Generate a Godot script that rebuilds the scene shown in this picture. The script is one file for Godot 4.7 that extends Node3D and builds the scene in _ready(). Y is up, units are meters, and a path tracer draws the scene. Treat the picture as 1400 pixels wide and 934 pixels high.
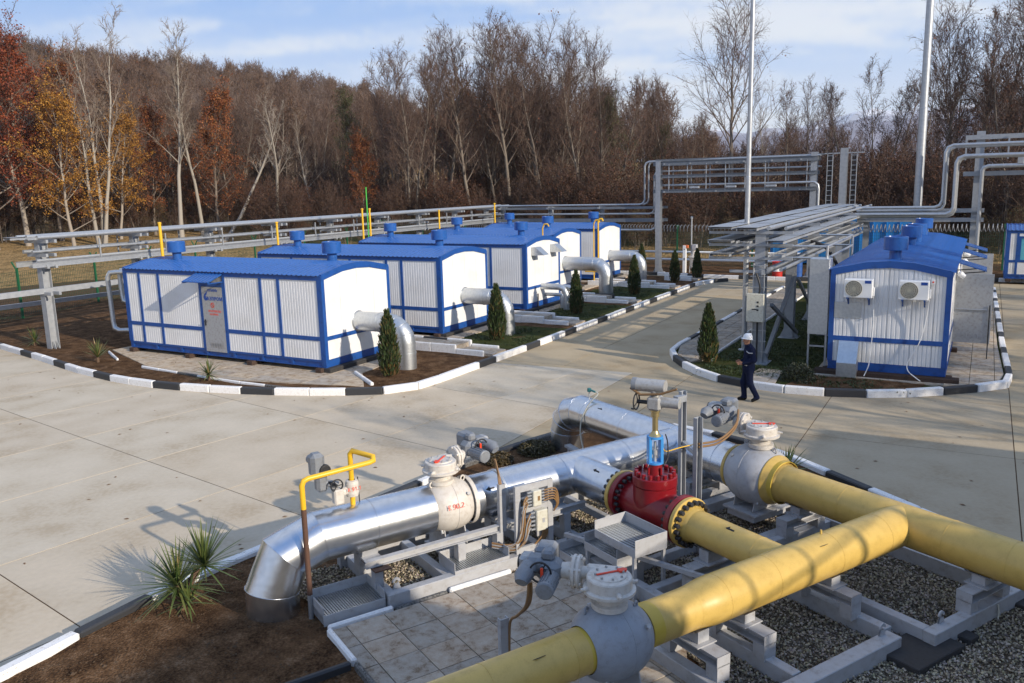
extends Node3D
# A gas pumping station in autumn: container modules, pipe racks and a piping skid in front of a wooded hill.

const TURN := 1.082104 # the piping skid is turned 62 degrees against the container rows
var taken := {}
var M := {}
var rng := RandomNumberGenerator.new()
var skid_basis := Basis(Vector3.UP, TURN)


class MB:
	var v := PackedVector3Array()
	var n := PackedVector3Array()
	var c := PackedColorArray()
	var t := PackedVector2Array()
	var col := Color(1, 1, 1)

	func tri(a: Vector3, b: Vector3, d: Vector3, na: Vector3, nb: Vector3, nd: Vector3) -> void:
		if (b - a).cross(d - a).dot(na + nb + nd) > 0.0:
			v.append(a); v.append(d); v.append(b)
			n.append(na); n.append(nd); n.append(nb)
		else:
			v.append(a); v.append(b); v.append(d)
			n.append(na); n.append(nb); n.append(nd)
		c.append(col); c.append(col); c.append(col)

	func flat(a: Vector3, b: Vector3, d: Vector3) -> void: # counter-clockwise from outside
		var k := (b - a).cross(d - a).normalized()
		tri(a, b, d, k, k, k)

	func quad(a: Vector3, b: Vector3, d: Vector3, e: Vector3) -> void:
		flat(a, b, d); flat(a, d, e)

	func box(at: Vector3, size: Vector3, b := Basis.IDENTITY) -> void:
		var h := size * 0.5
		var p := []
		for i in 8:
			p.append(at + b * Vector3(h.x if i & 1 else -h.x, h.y if i & 2 else -h.y, h.z if i & 4 else -h.z))
		quad(p[0], p[4], p[6], p[2]); quad(p[1], p[3], p[7], p[5])
		quad(p[0], p[1], p[5], p[4]); quad(p[2], p[6], p[7], p[3])
		quad(p[0], p[2], p[3], p[1]); quad(p[4], p[5], p[7], p[6])

	func bevel(at: Vector3, size: Vector3, k: float, b := Basis.IDENTITY) -> void: # box with chamfered edges
		var h := size * 0.5
		k = minf(k, minf(h.x, minf(h.y, h.z)) * 0.9)
		var f := func(sx: float, sy: float, sz: float, ax: int) -> Vector3:
			var q := Vector3(sx * (h.x - (0.0 if ax == 0 else k)), sy * (h.y - (0.0 if ax == 1 else k)), sz * (h.z - (0.0 if ax == 2 else k)))
			return at + b * q
		for s in [-1.0, 1.0]:
			var qx := [f.call(s, -1, -1, 0), f.call(s, 1, -1, 0), f.call(s, 1, 1, 0), f.call(s, -1, 1, 0)]
			var qy := [f.call(-1, s, -1, 1), f.call(-1, s, 1, 1), f.call(1, s, 1, 1), f.call(1, s, -1, 1)]
			var qz := [f.call(-1, -1, s, 2), f.call(1, -1, s, 2), f.call(1, 1, s, 2), f.call(-1, 1, s, 2)]
			for q in [qx, qy, qz]:
				if s > 0: quad(q[0], q[1], q[2], q[3])
				else: quad(q[3], q[2], q[1], q[0])
		var mid := at
		for s in [-1.0, 1.0]:
			for u in [-1.0, 1.0]:
				_out(mid, f.call(-1, s, u, 1), f.call(1, s, u, 1), f.call(1, s, u, 2), f.call(-1, s, u, 2))
				_out(mid, f.call(s, -1, u, 0), f.call(s, 1, u, 0), f.call(s, 1, u, 2), f.call(s, -1, u, 2))
				_out(mid, f.call(s, u, -1, 0), f.call(s, u, 1, 0), f.call(s, u, 1, 1), f.call(s, u, -1, 1))
				for w in [-1.0, 1.0]:
					var a0: Vector3 = f.call(s, u, w, 0)
					var a1: Vector3 = f.call(s, u, w, 1)
					var a2: Vector3 = f.call(s, u, w, 2)
					if (a1 - a0).cross(a2 - a0).dot(a0 - mid) > 0: flat(a0, a1, a2)
					else: flat(a0, a2, a1)

	func _out(mid: Vector3, a: Vector3, b: Vector3, d: Vector3, e: Vector3) -> void:
		if (b - a).cross(d - a).dot(a + d - mid * 2.0) > 0: quad(a, b, d, e)
		else: quad(e, d, b, a)

	func beam(a: Vector3, b: Vector3, w: float, h: float) -> void: # w across, h upright
		var bs := MB.along(a, b)
		box((a + b) * 0.5, Vector3(w, a.distance_to(b), h), bs)

	static func along(a: Vector3, b: Vector3) -> Basis: # y runs from a to b, z as upright as it can be
		var y := (b - a).normalized()
		var up := Vector3.UP if absf(y.y) < 0.95 else Vector3.RIGHT
		var x := y.cross(up).normalized()
		return Basis(x, y, x.cross(y))

	func ibeam(a: Vector3, b: Vector3, w: float, h: float, k := 0.016) -> void:
		var bs := MB.along(a, b)
		var l := a.distance_to(b)
		var m := (a + b) * 0.5
		box(m, Vector3(k, l, h - 2 * k), bs)
		box(m + bs.z * (h - k) * 0.5, Vector3(w, l, k), bs)
		box(m - bs.z * (h - k) * 0.5, Vector3(w, l, k), bs)

	func tube(pts: Array, r, sides := 12, caps := true) -> void:
		var rings := []
		var up := Vector3.UP
		var nrm := []
		for i in pts.size():
			var d0: Vector3 = (pts[i] - pts[i - 1]).normalized() if i > 0 else (pts[1] - pts[0]).normalized()
			var d1: Vector3 = (pts[i + 1] - pts[i]).normalized() if i < pts.size() - 1 else d0
			var d := (d0 + d1).normalized()
			if d == Vector3.ZERO: d = d0
			if i == 0:
				up = Vector3.UP if absf(d.y) < 0.9 else Vector3.RIGHT
			var x := d.cross(up).normalized()
			up = x.cross(d).normalized()
			var rr: float = r[i] if r is Array else r
			var ring := []
			var rn := []
			var bend := (d1 - d0)
			var stretch := 1.0 / maxf(0.5, d.dot(d0))
			var bn := bend.normalized() if bend.length() > 0.01 else Vector3.ZERO
			for k in sides:
				var a := TAU * k / sides
				var q := x * cos(a) + up * sin(a)
				var off := q
				if bn != Vector3.ZERO: off = q + bn * q.dot(bn) * (stretch - 1.0)
				ring.append(pts[i] + off * rr)
				rn.append(q)
			rings.append(ring); nrm.append(rn)
		for i in rings.size() - 1:
			for k in sides:
				var j := (k + 1) % sides
				tri(rings[i][k], rings[i][j], rings[i + 1][j], nrm[i][k], nrm[i][j], nrm[i + 1][j])
				tri(rings[i][k], rings[i + 1][j], rings[i + 1][k], nrm[i][k], nrm[i + 1][j], nrm[i + 1][k])
		if caps:
			var last := rings.size() - 1
			var k0: Vector3 = (pts[0] - pts[1]).normalized()
			var k1: Vector3 = (pts[last] - pts[last - 1]).normalized()
			for k in range(1, sides - 1):
				tri(rings[0][0], rings[0][k], rings[0][k + 1], k0, k0, k0)
				tri(rings[last][0], rings[last][k], rings[last][k + 1], k1, k1, k1)

	func lathe(prof: Array, xf: Transform3D, sides := 24) -> void: # prof: Vector2(radius, height) from bottom to top
		for i in prof.size() - 1:
			var a: Vector2 = prof[i]
			var b: Vector2 = prof[i + 1]
			var d := (b - a).normalized()
			for k in sides:
				var a0 := TAU * k / sides
				var a1 := TAU * (k + 1) / sides
				var e0 := Vector3(cos(a0), 0, sin(a0))
				var e1 := Vector3(cos(a1), 0, sin(a1))
				var n0 := (xf.basis * (e0 * d.y - Vector3(0, d.x, 0))).normalized()
				var n1 := (xf.basis * (e1 * d.y - Vector3(0, d.x, 0))).normalized()
				var p00 := xf * (e0 * a.x + Vector3(0, a.y, 0))
				var p01 := xf * (e1 * a.x + Vector3(0, a.y, 0))
				var p10 := xf * (e0 * b.x + Vector3(0, b.y, 0))
				var p11 := xf * (e1 * b.x + Vector3(0, b.y, 0))
				if a.x > 0.0: tri(p00, p01, p11, n0, n1, n1)
				if b.x > 0.0: tri(p00, p11, p10, n0, n1, n0)

	func smooth_lathe(prof: Array, xf: Transform3D, sides := 28) -> void:
		var ns := []
		for i in prof.size():
			var d: Vector2 = (prof[mini(i + 1, prof.size() - 1)] - prof[maxi(i - 1, 0)]).normalized()
			ns.append(Vector2(d.y, -d.x))
		for i in prof.size() - 1:
			for k in sides:
				var p := []
				var q := []
				for w in [[i, k], [i, k + 1], [i + 1, k + 1], [i + 1, k]]:
					var a: float = TAU * w[1] / sides
					var e := Vector3(cos(a), 0, sin(a))
					p.append(xf * (e * prof[w[0]].x + Vector3(0, prof[w[0]].y, 0)))
					q.append((xf.basis * (e * ns[w[0]].x + Vector3(0, ns[w[0]].y, 0))).normalized())
				tri(p[0], p[1], p[2], q[0], q[1], q[2]); tri(p[0], p[2], p[3], q[0], q[2], q[3])

	func prism(poly: PackedVector2Array, y0: float, y1: float) -> void: # poly in x, z
		if Geometry2D.is_polygon_clockwise(poly): poly.reverse()
		var ix := Geometry2D.triangulate_polygon(poly)
		for i in range(0, ix.size(), 3):
			var q := []
			for k in 3: q.append(Vector3(poly[ix[i + k]].x, y1, poly[ix[i + k]].y))
			tri(q[0], q[1], q[2], Vector3.UP, Vector3.UP, Vector3.UP)
			for k in 3: q[k].y = y0
			tri(q[0], q[1], q[2], Vector3.DOWN, Vector3.DOWN, Vector3.DOWN)
		var mid := Vector2.ZERO
		for p in poly: mid += p / poly.size()
		for i in poly.size():
			var a := poly[i]
			var b := poly[(i + 1) % poly.size()]
			var d := b - a
			var k := Vector3(d.y, 0, -d.x).normalized()
			var A := Vector3(a.x, y0, a.y); var B := Vector3(b.x, y0, b.y)
			var A1 := Vector3(a.x, y1, a.y); var B1 := Vector3(b.x, y1, b.y)
			tri(A, B, B1, k, k, k); tri(A, B1, A1, k, k, k)

	func extrude(poly: PackedVector2Array, depth: float, xf: Transform3D) -> void: # poly in x, y; depth along z both ways
		var f := MB.new()
		var flipped := PackedVector2Array()
		for p in poly: flipped.append(Vector2(p.x, p.y))
		f.prism(flipped, -depth * 0.5, depth * 0.5)
		var turn := xf * Transform3D(Basis(Vector3(1, 0, 0), Vector3(0, 0, 1), Vector3(0, 1, 0)), Vector3.ZERO)
		for i in range(0, f.v.size(), 3):
			tri(turn * f.v[i], turn * f.v[i + 1], turn * f.v[i + 2], (turn.basis * f.n[i]).normalized(), (turn.basis * f.n[i + 1]).normalized(), (turn.basis * f.n[i + 2]).normalized())

	func mesh() -> ArrayMesh:
		var a := []
		a.resize(Mesh.ARRAY_MAX)
		a[Mesh.ARRAY_VERTEX] = v
		a[Mesh.ARRAY_NORMAL] = n
		a[Mesh.ARRAY_COLOR] = c
		var m := ArrayMesh.new()
		m.add_surface_from_arrays(Mesh.PRIMITIVE_TRIANGLES, a)
		return m


func V(x: float, y: float, z: float) -> Vector3:
	return Vector3(x, y, z)


func numbered(called: String) -> String:
	taken[called] = taken.get(called, -1) + 1
	return called if taken[called] == 0 else "%s_%03d" % [called, taken[called]]


func thing(called: String, label: String, category: String, at := Vector3.ZERO, turn := 0.0, group := "") -> Node3D:
	var o := Node3D.new()
	o.name = numbered(called)
	add_child(o)
	o.position = at
	o.rotation.y = turn
	o.set_meta("label", label)
	o.set_meta("category", category)
	if group: o.set_meta("group", group)
	return o


func copy(src: Node3D, at: Vector3, turn := 0.0, label := "", group := "") -> Node3D:
	var o: Node3D = src.duplicate()
	o.name = numbered(str(src.name).rstrip("0123456789").trim_suffix("_"))
	add_child(o)
	o.position = at
	o.rotation.y = turn
	if label: o.set_meta("label", label)
	if group: o.set_meta("group", group)
	return o


func part(parent: Node3D, called: String, m: MB, mat: Material, label := "") -> MeshInstance3D:
	return piece(parent, called, m.mesh(), mat, Transform3D.IDENTITY, label)


func piece(parent: Node3D, called: String, m: Mesh, mat: Material, xf := Transform3D.IDENTITY, label := "") -> MeshInstance3D:
	var o := MeshInstance3D.new()
	o.mesh = m
	o.material_override = mat
	o.transform = xf
	o.name = called
	if label: o.set_meta("label", label)
	parent.add_child(o, true)
	return o


func solo(called: String, m: MB, mat: Material, label: String, category: String, group := "", at := Vector3.ZERO, turn := 0.0) -> MeshInstance3D:
	var o := piece(self, numbered(called), m.mesh(), mat, Transform3D(Basis(Vector3.UP, turn), at), label)
	o.set_meta("category", category)
	if group: o.set_meta("group", group)
	return o


func structure(called: String) -> Node3D:
	var o := Node3D.new()
	o.name = numbered(called)
	o.set_meta("kind", "structure")
	add_child(o)
	return o


func bar(parent: Node3D, called: String, a: Vector3, b: Vector3, w: float, h: float, mat: Material) -> void:
	var m := MB.new()
	m.beam(a, b, w, h)
	part(parent, called, m, mat)


func curve(p: Array, n := 5) -> Array: # a smooth line through the points
	var out := []
	for i in p.size() - 1:
		var a: Vector3 = p[maxi(i - 1, 0)]
		var b: Vector3 = p[i]
		var c: Vector3 = p[i + 1]
		var d: Vector3 = p[mini(i + 2, p.size() - 1)]
		for k in n: out.append(b.cubic_interpolate(c, a, d, float(k) / n))
	out.append(p[-1])
	return out


func rod(parent: Node3D, called: String, pts: Array, r: float, mat: Material, sides := 10) -> void:
	var m := MB.new()
	if called in ["cable", "hose", "earth_wire"]: pts = curve(pts)
	m.tube(pts, r, sides)
	part(parent, called, m, mat)


# ---------- materials ----------

func tex(size: int, layers: Array, ramp: Array) -> ImageTexture: # layers: [seed, frequency, octaves, weight, ridged]
	var imgs := []
	var total := 0.0
	for l in layers:
		var f := FastNoiseLite.new()
		f.seed = l[0]
		f.noise_type = FastNoiseLite.TYPE_CELLULAR if l.size() > 4 and l[4] == 2 else FastNoiseLite.TYPE_SIMPLEX_SMOOTH
		f.frequency = l[1] / size
		f.fractal_type = FastNoiseLite.FRACTAL_RIDGED if l.size() > 4 and l[4] == 1 else FastNoiseLite.FRACTAL_FBM
		f.fractal_octaves = l[2]
		imgs.append([f.get_seamless_image(size, size, false, false, 0.12, true).get_data(), l[3]])
		total += l[3]
	var lut := []
	var g := Gradient.new()
	var offs := PackedFloat32Array()
	var cols := PackedColorArray()
	for r in ramp:
		offs.append(r[0]); cols.append(r[1])
	g.offsets = offs
	g.colors = cols
	for i in 256:
		var q: Color = g.sample(i / 255.0).linear_to_srgb()
		lut.append([int(clampf(q.r, 0, 1) * 255), int(clampf(q.g, 0, 1) * 255), int(clampf(q.b, 0, 1) * 255)])
	var out := PackedByteArray()
	out.resize(size * size * 3)
	var d0: PackedByteArray = imgs[0][0]
	var d1: PackedByteArray = imgs[1 % imgs.size()][0]
	var d2: PackedByteArray = imgs[2 % imgs.size()][0]
	var w0: float = imgs[0][1] / total
	var w1: float = imgs[1][1] / total if imgs.size() > 1 else 0.0
	var w2: float = imgs[2][1] / total if imgs.size() > 2 else 0.0
	var j := 0
	for i in size * size:
		var q: Array = lut[int(d0[i] * w0 + d1[i] * w1 + d2[i] * w2)]
		out[j] = q[0]; out[j + 1] = q[1]; out[j + 2] = q[2]
		j += 3
	return ImageTexture.create_from_image(Image.create_from_data(size, size, false, Image.FORMAT_RGB8, out))


func bump(size: int, sd: int, freq: float, oct: int, strength: float) -> ImageTexture:
	var f := FastNoiseLite.new()
	f.seed = sd
	f.frequency = freq / size
	f.fractal_octaves = oct
	var im := f.get_seamless_image(size, size)
	im.convert(Image.FORMAT_RGBA8)
	im.bump_map_to_normal_map(strength)
	return ImageTexture.create_from_image(im)


func mat(c: Color, rough := 0.6, metal := 0.0, t: Texture2D = null, metres := 1.0, nrm: Texture2D = null, nscale := 0.5, world := true) -> StandardMaterial3D:
	var m := StandardMaterial3D.new()
	m.albedo_color = c.linear_to_srgb()
	m.roughness = rough
	m.metallic = metal
	if t:
		m.albedo_texture = t
	if nrm:
		m.normal_enabled = true
		m.normal_texture = nrm
		m.normal_scale = nscale
	if t or nrm:
		m.uv1_triplanar = true
		m.uv1_world_triplanar = world
		m.uv1_scale = Vector3.ONE / metres
	return m


func tinted(src: StandardMaterial3D, c: Color, off := Vector3.ZERO) -> StandardMaterial3D:
	var m: StandardMaterial3D = src.duplicate()
	m.albedo_color = c.linear_to_srgb()
	m.uv1_offset = off
	return m


func C3(r: float, g: float, b: float) -> Color:
	return Color(r, g, b)


func make_materials() -> void:
	var concrete := tex(1024, [[11, 7.0, 5, 1.0], [12, 90.0, 3, 0.5], [13, 2.5, 3, 0.7]], [[0.22, C3(0.74, 0.69, 0.62)], [0.42, C3(0.88, 0.86, 0.82)], [0.6, C3(0.94, 0.93, 0.905)], [0.8, C3(1, 0.985, 0.96)]])
	var cb := bump(512, 5, 60.0, 4, 2.0)
	for i in 5:
		var tone: Color = [C3(0.595, 0.52, 0.41), C3(0.575, 0.505, 0.405), C3(0.6, 0.515, 0.4), C3(0.57, 0.495, 0.39), C3(0.585, 0.52, 0.42)][i]
		var m := mat(tone, 0.88, 0.0, concrete, 11.0, cb, 0.07)
		m.uv1_offset = Vector3(i * 0.37, i * 0.21, i * 0.63)
		M["slab%d" % i] = m
		var rd: StandardMaterial3D = m.duplicate()
		rd.albedo_color = [C3(0.47, 0.385, 0.265), C3(0.45, 0.375, 0.27), C3(0.48, 0.39, 0.265), C3(0.44, 0.36, 0.25), C3(0.46, 0.385, 0.28)][i].linear_to_srgb()
		M["road%d" % i] = rd
	M.joint = mat(C3(0.15, 0.1, 0.06), 0.95, 0.0, tex(256, [[3, 60.0, 3, 1.0]], [[0.2, C3(0.4, 0.35, 0.3)], [0.8, C3(1, 1, 1)]]), 1.5)
	var tile := tex(512, [[21, 6.0, 4, 1.0], [22, 80.0, 3, 0.6], [23, 18.0, 4, 0.8]], [[0.25, C3(0.5, 0.4, 0.32)], [0.45, C3(0.85, 0.8, 0.75)], [0.75, C3(1, 1, 1)]])
	for i in 4:
		var tone: Color = [C3(0.46, 0.41, 0.345), C3(0.39, 0.355, 0.305), C3(0.43, 0.37, 0.3), C3(0.36, 0.335, 0.295)][i]
		M["tile%d" % i] = mat(tone, 0.85, 0.0, tile, 1.9, cb, 0.2)
		M["tile%d" % i].uv1_offset = Vector3(i * 0.31, i * 0.17, i * 0.57)
	for i in 3:
		M["pave%d" % i] = mat([C3(0.55, 0.47, 0.365), C3(0.51, 0.445, 0.36), C3(0.46, 0.42, 0.365)][i], 0.88, 0.0, tile, 2.3, cb, 0.2)
	var chip := tex(512, [[31, 30.0, 4, 1.0], [32, 7.0, 3, 0.6]], [[0.2, C3(0.55, 0.5, 0.44)], [0.33, C3(0.9, 0.88, 0.86)], [0.5, C3(1, 1, 1)]])
	M.kerb_white = mat(C3(0.8, 0.79, 0.77), 0.7, 0.0, chip, 1.1, cb, 0.2)
	M.kerb_black = mat(C3(0.03, 0.031, 0.034), 0.6, 0.0, tex(512, [[33, 26.0, 4, 1.0], [34, 6.0, 3, 0.8]], [[0.3, C3(1, 1, 1)], [0.62, C3(1.0, 1.0, 1.0)], [0.72, C3(1, 1, 1)]]), 1.2, cb, 0.2)
	M.kerb_worn = mat(C3(0.16, 0.155, 0.145), 0.8, 0.0, tex(512, [[35, 24.0, 4, 1.0]], [[0.35, C3(0.25, 0.24, 0.23)], [0.6, C3(1, 1, 1)]]), 0.9, cb, 0.3)
	M.soil = mat(C3(1, 1, 1), 0.97, 0.0, tex(1024, [[41, 9.0, 5, 1.0], [42, 110.0, 4, 1.0], [43, 35.0, 3, 0.6]], [[0.25, C3(0.03, 0.016, 0.009)], [0.48, C3(0.1, 0.056, 0.029)], [0.6, C3(0.145, 0.083, 0.044)], [0.75, C3(0.21, 0.135, 0.082)]]), 5.0, bump(1024, 44, 120.0, 4, 7.0), 0.7)
	M.turf = mat(C3(1, 1, 1), 0.97, 0.0, tex(1024, [[45, 8.0, 5, 1.0], [46, 130.0, 4, 1.1], [47, 30.0, 3, 0.6]], [[0.25, C3(0.022, 0.03, 0.01)], [0.45, C3(0.045, 0.058, 0.018)], [0.6, C3(0.068, 0.072, 0.026)], [0.75, C3(0.085, 0.058, 0.03)]]), 4.0, bump(512, 48, 70.0, 5, 8.0), 1.0)
	M.litter = mat(C3(1, 1, 1), 0.97, 0.0, tex(1024, [[51, 10.0, 5, 1.0], [52, 150.0, 4, 1.0], [53, 40.0, 3, 0.7]], [[0.25, C3(0.08, 0.06, 0.03)], [0.45, C3(0.30, 0.2, 0.09)], [0.6, C3(0.42, 0.28, 0.13)], [0.75, C3(0.34, 0.2, 0.08)]]), 17.0, bump(512, 54, 60.0, 5, 8.0), 1.0)
	M.gravel_bed = mat(C3(1, 1, 1), 0.95, 0.0, tex(512, [[55, 90.0, 3, 1.0], [56, 12.0, 3, 0.5]], [[0.3, C3(0.05, 0.038, 0.026)], [0.5, C3(0.14, 0.11, 0.08)], [0.7, C3(0.3, 0.25, 0.18)]]), 2.0, bump(512, 57, 90.0, 3, 10.0), 1.0)
	M.stone = mat(C3(1, 1, 1), 0.85)
	M.stone.vertex_color_use_as_albedo = true
	var smear := tex(512, [[61, 8.0, 4, 1.0], [62, 60.0, 3, 0.5]], [[0.25, C3(0.82, 0.83, 0.84)], [0.55, C3(0.94, 0.945, 0.95)], [0.75, C3(1, 1, 1)]])
	var dent := bump(512, 63, 6.0, 3, 5.0)
	M.jacket = mat(C3(0.7, 0.72, 0.75), 0.27, 0.97, smear, 1.3, dent, 0.12)
	M.jacket_dull = mat(C3(0.6, 0.62, 0.63), 0.42, 0.9, smear, 0.9, dent, 0.15)
	M.galv = mat(C3(0.5, 0.515, 0.53), 0.42, 0.7, smear, 1.7)
	M.rack = mat(C3(0.36, 0.375, 0.395), 0.5, 0.25, smear, 2.1)
	M.rack_dark = mat(C3(0.2, 0.215, 0.235), 0.5, 0.35, smear, 2.1)
	var grime := tex(512, [[64, 9.0, 5, 1.0], [65, 70.0, 3, 0.5]], [[0.2, C3(0.72, 0.66, 0.6)], [0.42, C3(0.94, 0.93, 0.92)], [0.7, C3(1, 1, 1)]])
	M.steel_grey = mat(C3(0.40, 0.405, 0.415), 0.48, 0.0, grime, 1.4)
	M.valve_grey = mat(C3(0.43, 0.435, 0.445), 0.5, 0.0, grime, 1.1, dent, 0.05)
	M.valve_blue = mat(C3(0.30, 0.32, 0.35), 0.5, 0.0, grime, 1.1, dent, 0.05)
	M.valve_cream = mat(C3(0.62, 0.58, 0.52), 0.5, 0.0, grime, 0.8, dent, 0.05)
	M.actuator = mat(C3(0.23, 0.245, 0.265), 0.42, 0.1, grime, 0.5)
	M.actuator_light = mat(C3(0.44, 0.44, 0.43), 0.4, 0.3, grime, 0.5)
	M.yellow = mat(C3(0.60, 0.405, 0.105), 0.36, 0.0, tex(512, [[66, 7.0, 4, 1.0], [67, 50.0, 3, 0.5]], [[0.2, C3(0.8, 0.78, 0.72)], [0.5, C3(0.96, 0.96, 0.95)], [0.75, C3(1, 1, 1)]]), 1.2)
	M.yellow_bright = mat(C3(0.78, 0.45, 0.02), 0.4)
	M.yellow_band = mat(C3(0.55, 0.38, 0.05), 0.38)
	M.rusty = mat(C3(0.11, 0.055, 0.035), 0.75, 0.0, grime, 0.3)
	M.red = mat(C3(0.21, 0.008, 0.013), 0.28, 0.0, grime, 0.9)
	M.red_bright = mat(C3(0.75, 0.06, 0.02), 0.4)
	M.drum_red = mat(C3(0.5, 0.03, 0.02), 0.4)
	M.drum_blue = mat(C3(0.03, 0.1, 0.33), 0.4)
	M.act_blue = mat(C3(0.05, 0.27, 0.62), 0.4)
	M.black = mat(C3(0.02, 0.02, 0.022), 0.5)
	M.rubber = mat(C3(0.035, 0.033, 0.032), 0.8, 0.0, grime, 0.6)
	M.timber = mat(C3(0.075, 0.052, 0.042), 0.85, 0.0, grime, 0.4)
	M.brass = mat(C3(0.5, 0.4, 0.2), 0.35, 0.8)
	M.cable_tan = mat(C3(0.24, 0.135, 0.055), 0.5)
	M.cable_grey = mat(C3(0.3, 0.3, 0.3), 0.5)
	M.blue = mat(C3(0.012, 0.075, 0.30), 0.38, 0.0, grime, 2.0)
	M.blue_roof = mat(C3(0.022, 0.105, 0.36), 0.26, 0.0, grime, 1.6)
	M.roof_dusty = mat(C3(0.2, 0.2, 0.21), 0.6, 0.0, grime, 1.6)
	M.panel = mat(C3(0.74, 0.74, 0.735), 0.45, 0.0, tex(512, [[68, 3.0, 4, 1.0], [69, 40.0, 3, 0.3]], [[0.2, C3(0.9, 0.89, 0.87)], [0.6, C3(1, 1, 1)]]), 4.0)
	M.sky_blue = mat(C3(0.02, 0.22, 0.55), 0.45)
	M.door_grey = mat(C3(0.36, 0.37, 0.38), 0.45, 0.0, grime, 1.0)
	M.white = mat(C3(0.8, 0.8, 0.79), 0.45)
	M.cream_box = mat(C3(0.6, 0.58, 0.48), 0.45, 0.0, grime, 0.7)
	M.ac_grille = mat(C3(0.12, 0.12, 0.115), 0.5)
	M.logo_blue = mat(C3(0.01, 0.06, 0.3), 0.5)
	M.fence_green = mat(C3(0.008, 0.1, 0.04), 0.5)
	M.mesh_green = mat(C3(0.012, 0.06, 0.03), 0.5)
	M.wire = mat(C3(0.25, 0.25, 0.25), 0.5, 0.4)
	M.glass = mat(C3(0.12, 0.42, 0.5), 0.06, 0.0)
	M.print_black = mat(C3(0.015, 0.015, 0.015), 0.6)
	for k in ["bark", "leaf", "skin"]:
		M[k] = mat(C3(1, 1, 1), 0.9)
		M[k].vertex_color_use_as_albedo = true
	M.leaf.roughness = 0.7
	M.leaf.backlight_enabled = true
	M.leaf.backlight = C3(0.25, 0.16, 0.06).linear_to_srgb()
	M.blade = M.leaf.duplicate()
	M.blade.roughness = 0.5
	M.blade.backlight = C3(0.05, 0.08, 0.02).linear_to_srgb()
	for k in M:
		if M[k].roughness >= 0.84: M[k].metallic_specular = 0.15
	M.mountain = mat(C3(1, 1, 1), 0.95)
	M.mountain.vertex_color_use_as_albedo = true


# ---------- sky, terrain, yard ----------

func make_sky() -> PanoramaSkyMaterial:
	var w := 1536
	var h := 768
	var big := FastNoiseLite.new()
	big.seed = 71; big.frequency = 0.55; big.fractal_octaves = 5; big.fractal_gain = 0.55
	big.domain_warp_enabled = true; big.domain_warp_amplitude = 0.8; big.domain_warp_frequency = 0.35
	var fine := FastNoiseLite.new()
	fine.seed = 78; fine.frequency = 1.6; fine.fractal_octaves = 5; fine.fractal_gain = 0.6
	fine.domain_warp_enabled = true; fine.domain_warp_amplitude = 0.5; fine.domain_warp_frequency = 0.9
	var out := PackedByteArray()
	out.resize(w * h * 3)
	for y in h:
		var el := PI * (0.5 - (y + 0.5) / h)
		var se := sin(el)
		var ce := cos(el)
		for x in w:
			var c: Color
			if el <= 0.0:
				c = C3(0.5, 0.5, 0.48)
			else:
				var az := TAU * ((x + 0.5) / w - 0.5)
				var dx := sin(az) * ce / (se + 0.22)
				var dz := -cos(az) * ce / (se + 0.22)
				# streaks lie across the line of sight, drawn out by the wind
				var u := dx * 0.91 - dz * 0.42
				var s := dx * 0.42 + dz * 0.91
				var f := 0.5 + 0.5 * big.get_noise_2d(u * 0.55, s * 1.7) + 0.44 * fine.get_noise_2d(u * 0.5, s * 2.1)
				var k := smoothstep(0.36, 0.86, f + 0.07)
				var t := pow(1.0 - se, 3.2)
				var blue := C3(0.16, 0.335, 0.72).lerp(C3(0.42, 0.61, 0.92), t)
				var cloud := C3(0.78, 0.80, 0.83).lerp(C3(0.82, 0.85, 0.88), t)
				c = blue.lerp(cloud, k * lerpf(0.72, 0.88, t))
				c = c.lerp(C3(0.83, 0.86, 0.885), smoothstep(0.24, 0.0, se) * 0.75)
			c = c.linear_to_srgb()
			var i := (y * w + x) * 3
			out[i] = int(c.r * 255); out[i + 1] = int(c.g * 255); out[i + 2] = int(c.b * 255)
	var m := PanoramaSkyMaterial.new()
	m.panorama = ImageTexture.create_from_image(Image.create_from_data(w, h, false, Image.FORMAT_RGB8, out))
	return m


func land(x: float, z: float) -> float:
	var r := sqrt(x * x + z * z)
	var y := -0.06 + 2.2 * smoothstep(60.0, 112.0, r)
	y += 37.0 * smoothstep(96.0, 320.0, r) * smoothstep(72.0, 290.0, -x) * (1.0 - 0.5 * smoothstep(340.0, 700.0, r))
	if r > 100.0:
		y += 2.0 * sin(x * 0.021 + 1.3) * cos(z * 0.017) * smoothstep(100.0, 200.0, r)
	return y


func make_terrain() -> void:
	var xs := []
	var zs := []
	for i in range(-45, 26): xs.append(i * 9.0)
	for i in range(-46, 12): zs.append(i * 9.0)
	for q in [520.0, 800.0, 1500.0, 4500.0]:
		xs.append(q); xs.push_front(-q)
		zs.append(q); zs.push_front(-q)
	var m := MB.new()
	var nr := func(x: float, z: float) -> Vector3:
		return Vector3(land(x - 1, z) - land(x + 1, z), 2.0, land(x, z - 1) - land(x, z + 1)).normalized()
	for i in xs.size() - 1:
		for j in zs.size() - 1:
			var p := []
			var k := []
			for q in [[i, j], [i + 1, j], [i + 1, j + 1], [i, j + 1]]:
				p.append(V(xs[q[0]], land(xs[q[0]], zs[q[1]]), zs[q[1]]))
				k.append(nr.call(xs[q[0]], zs[q[1]]))
			m.tri(p[0], p[1], p[2], k[0], k[1], k[2])
			m.tri(p[0], p[2], p[3], k[0], k[2], k[3])
	var o := part(self, "ground", m, M.litter)
	o.set_meta("kind", "structure")


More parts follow.
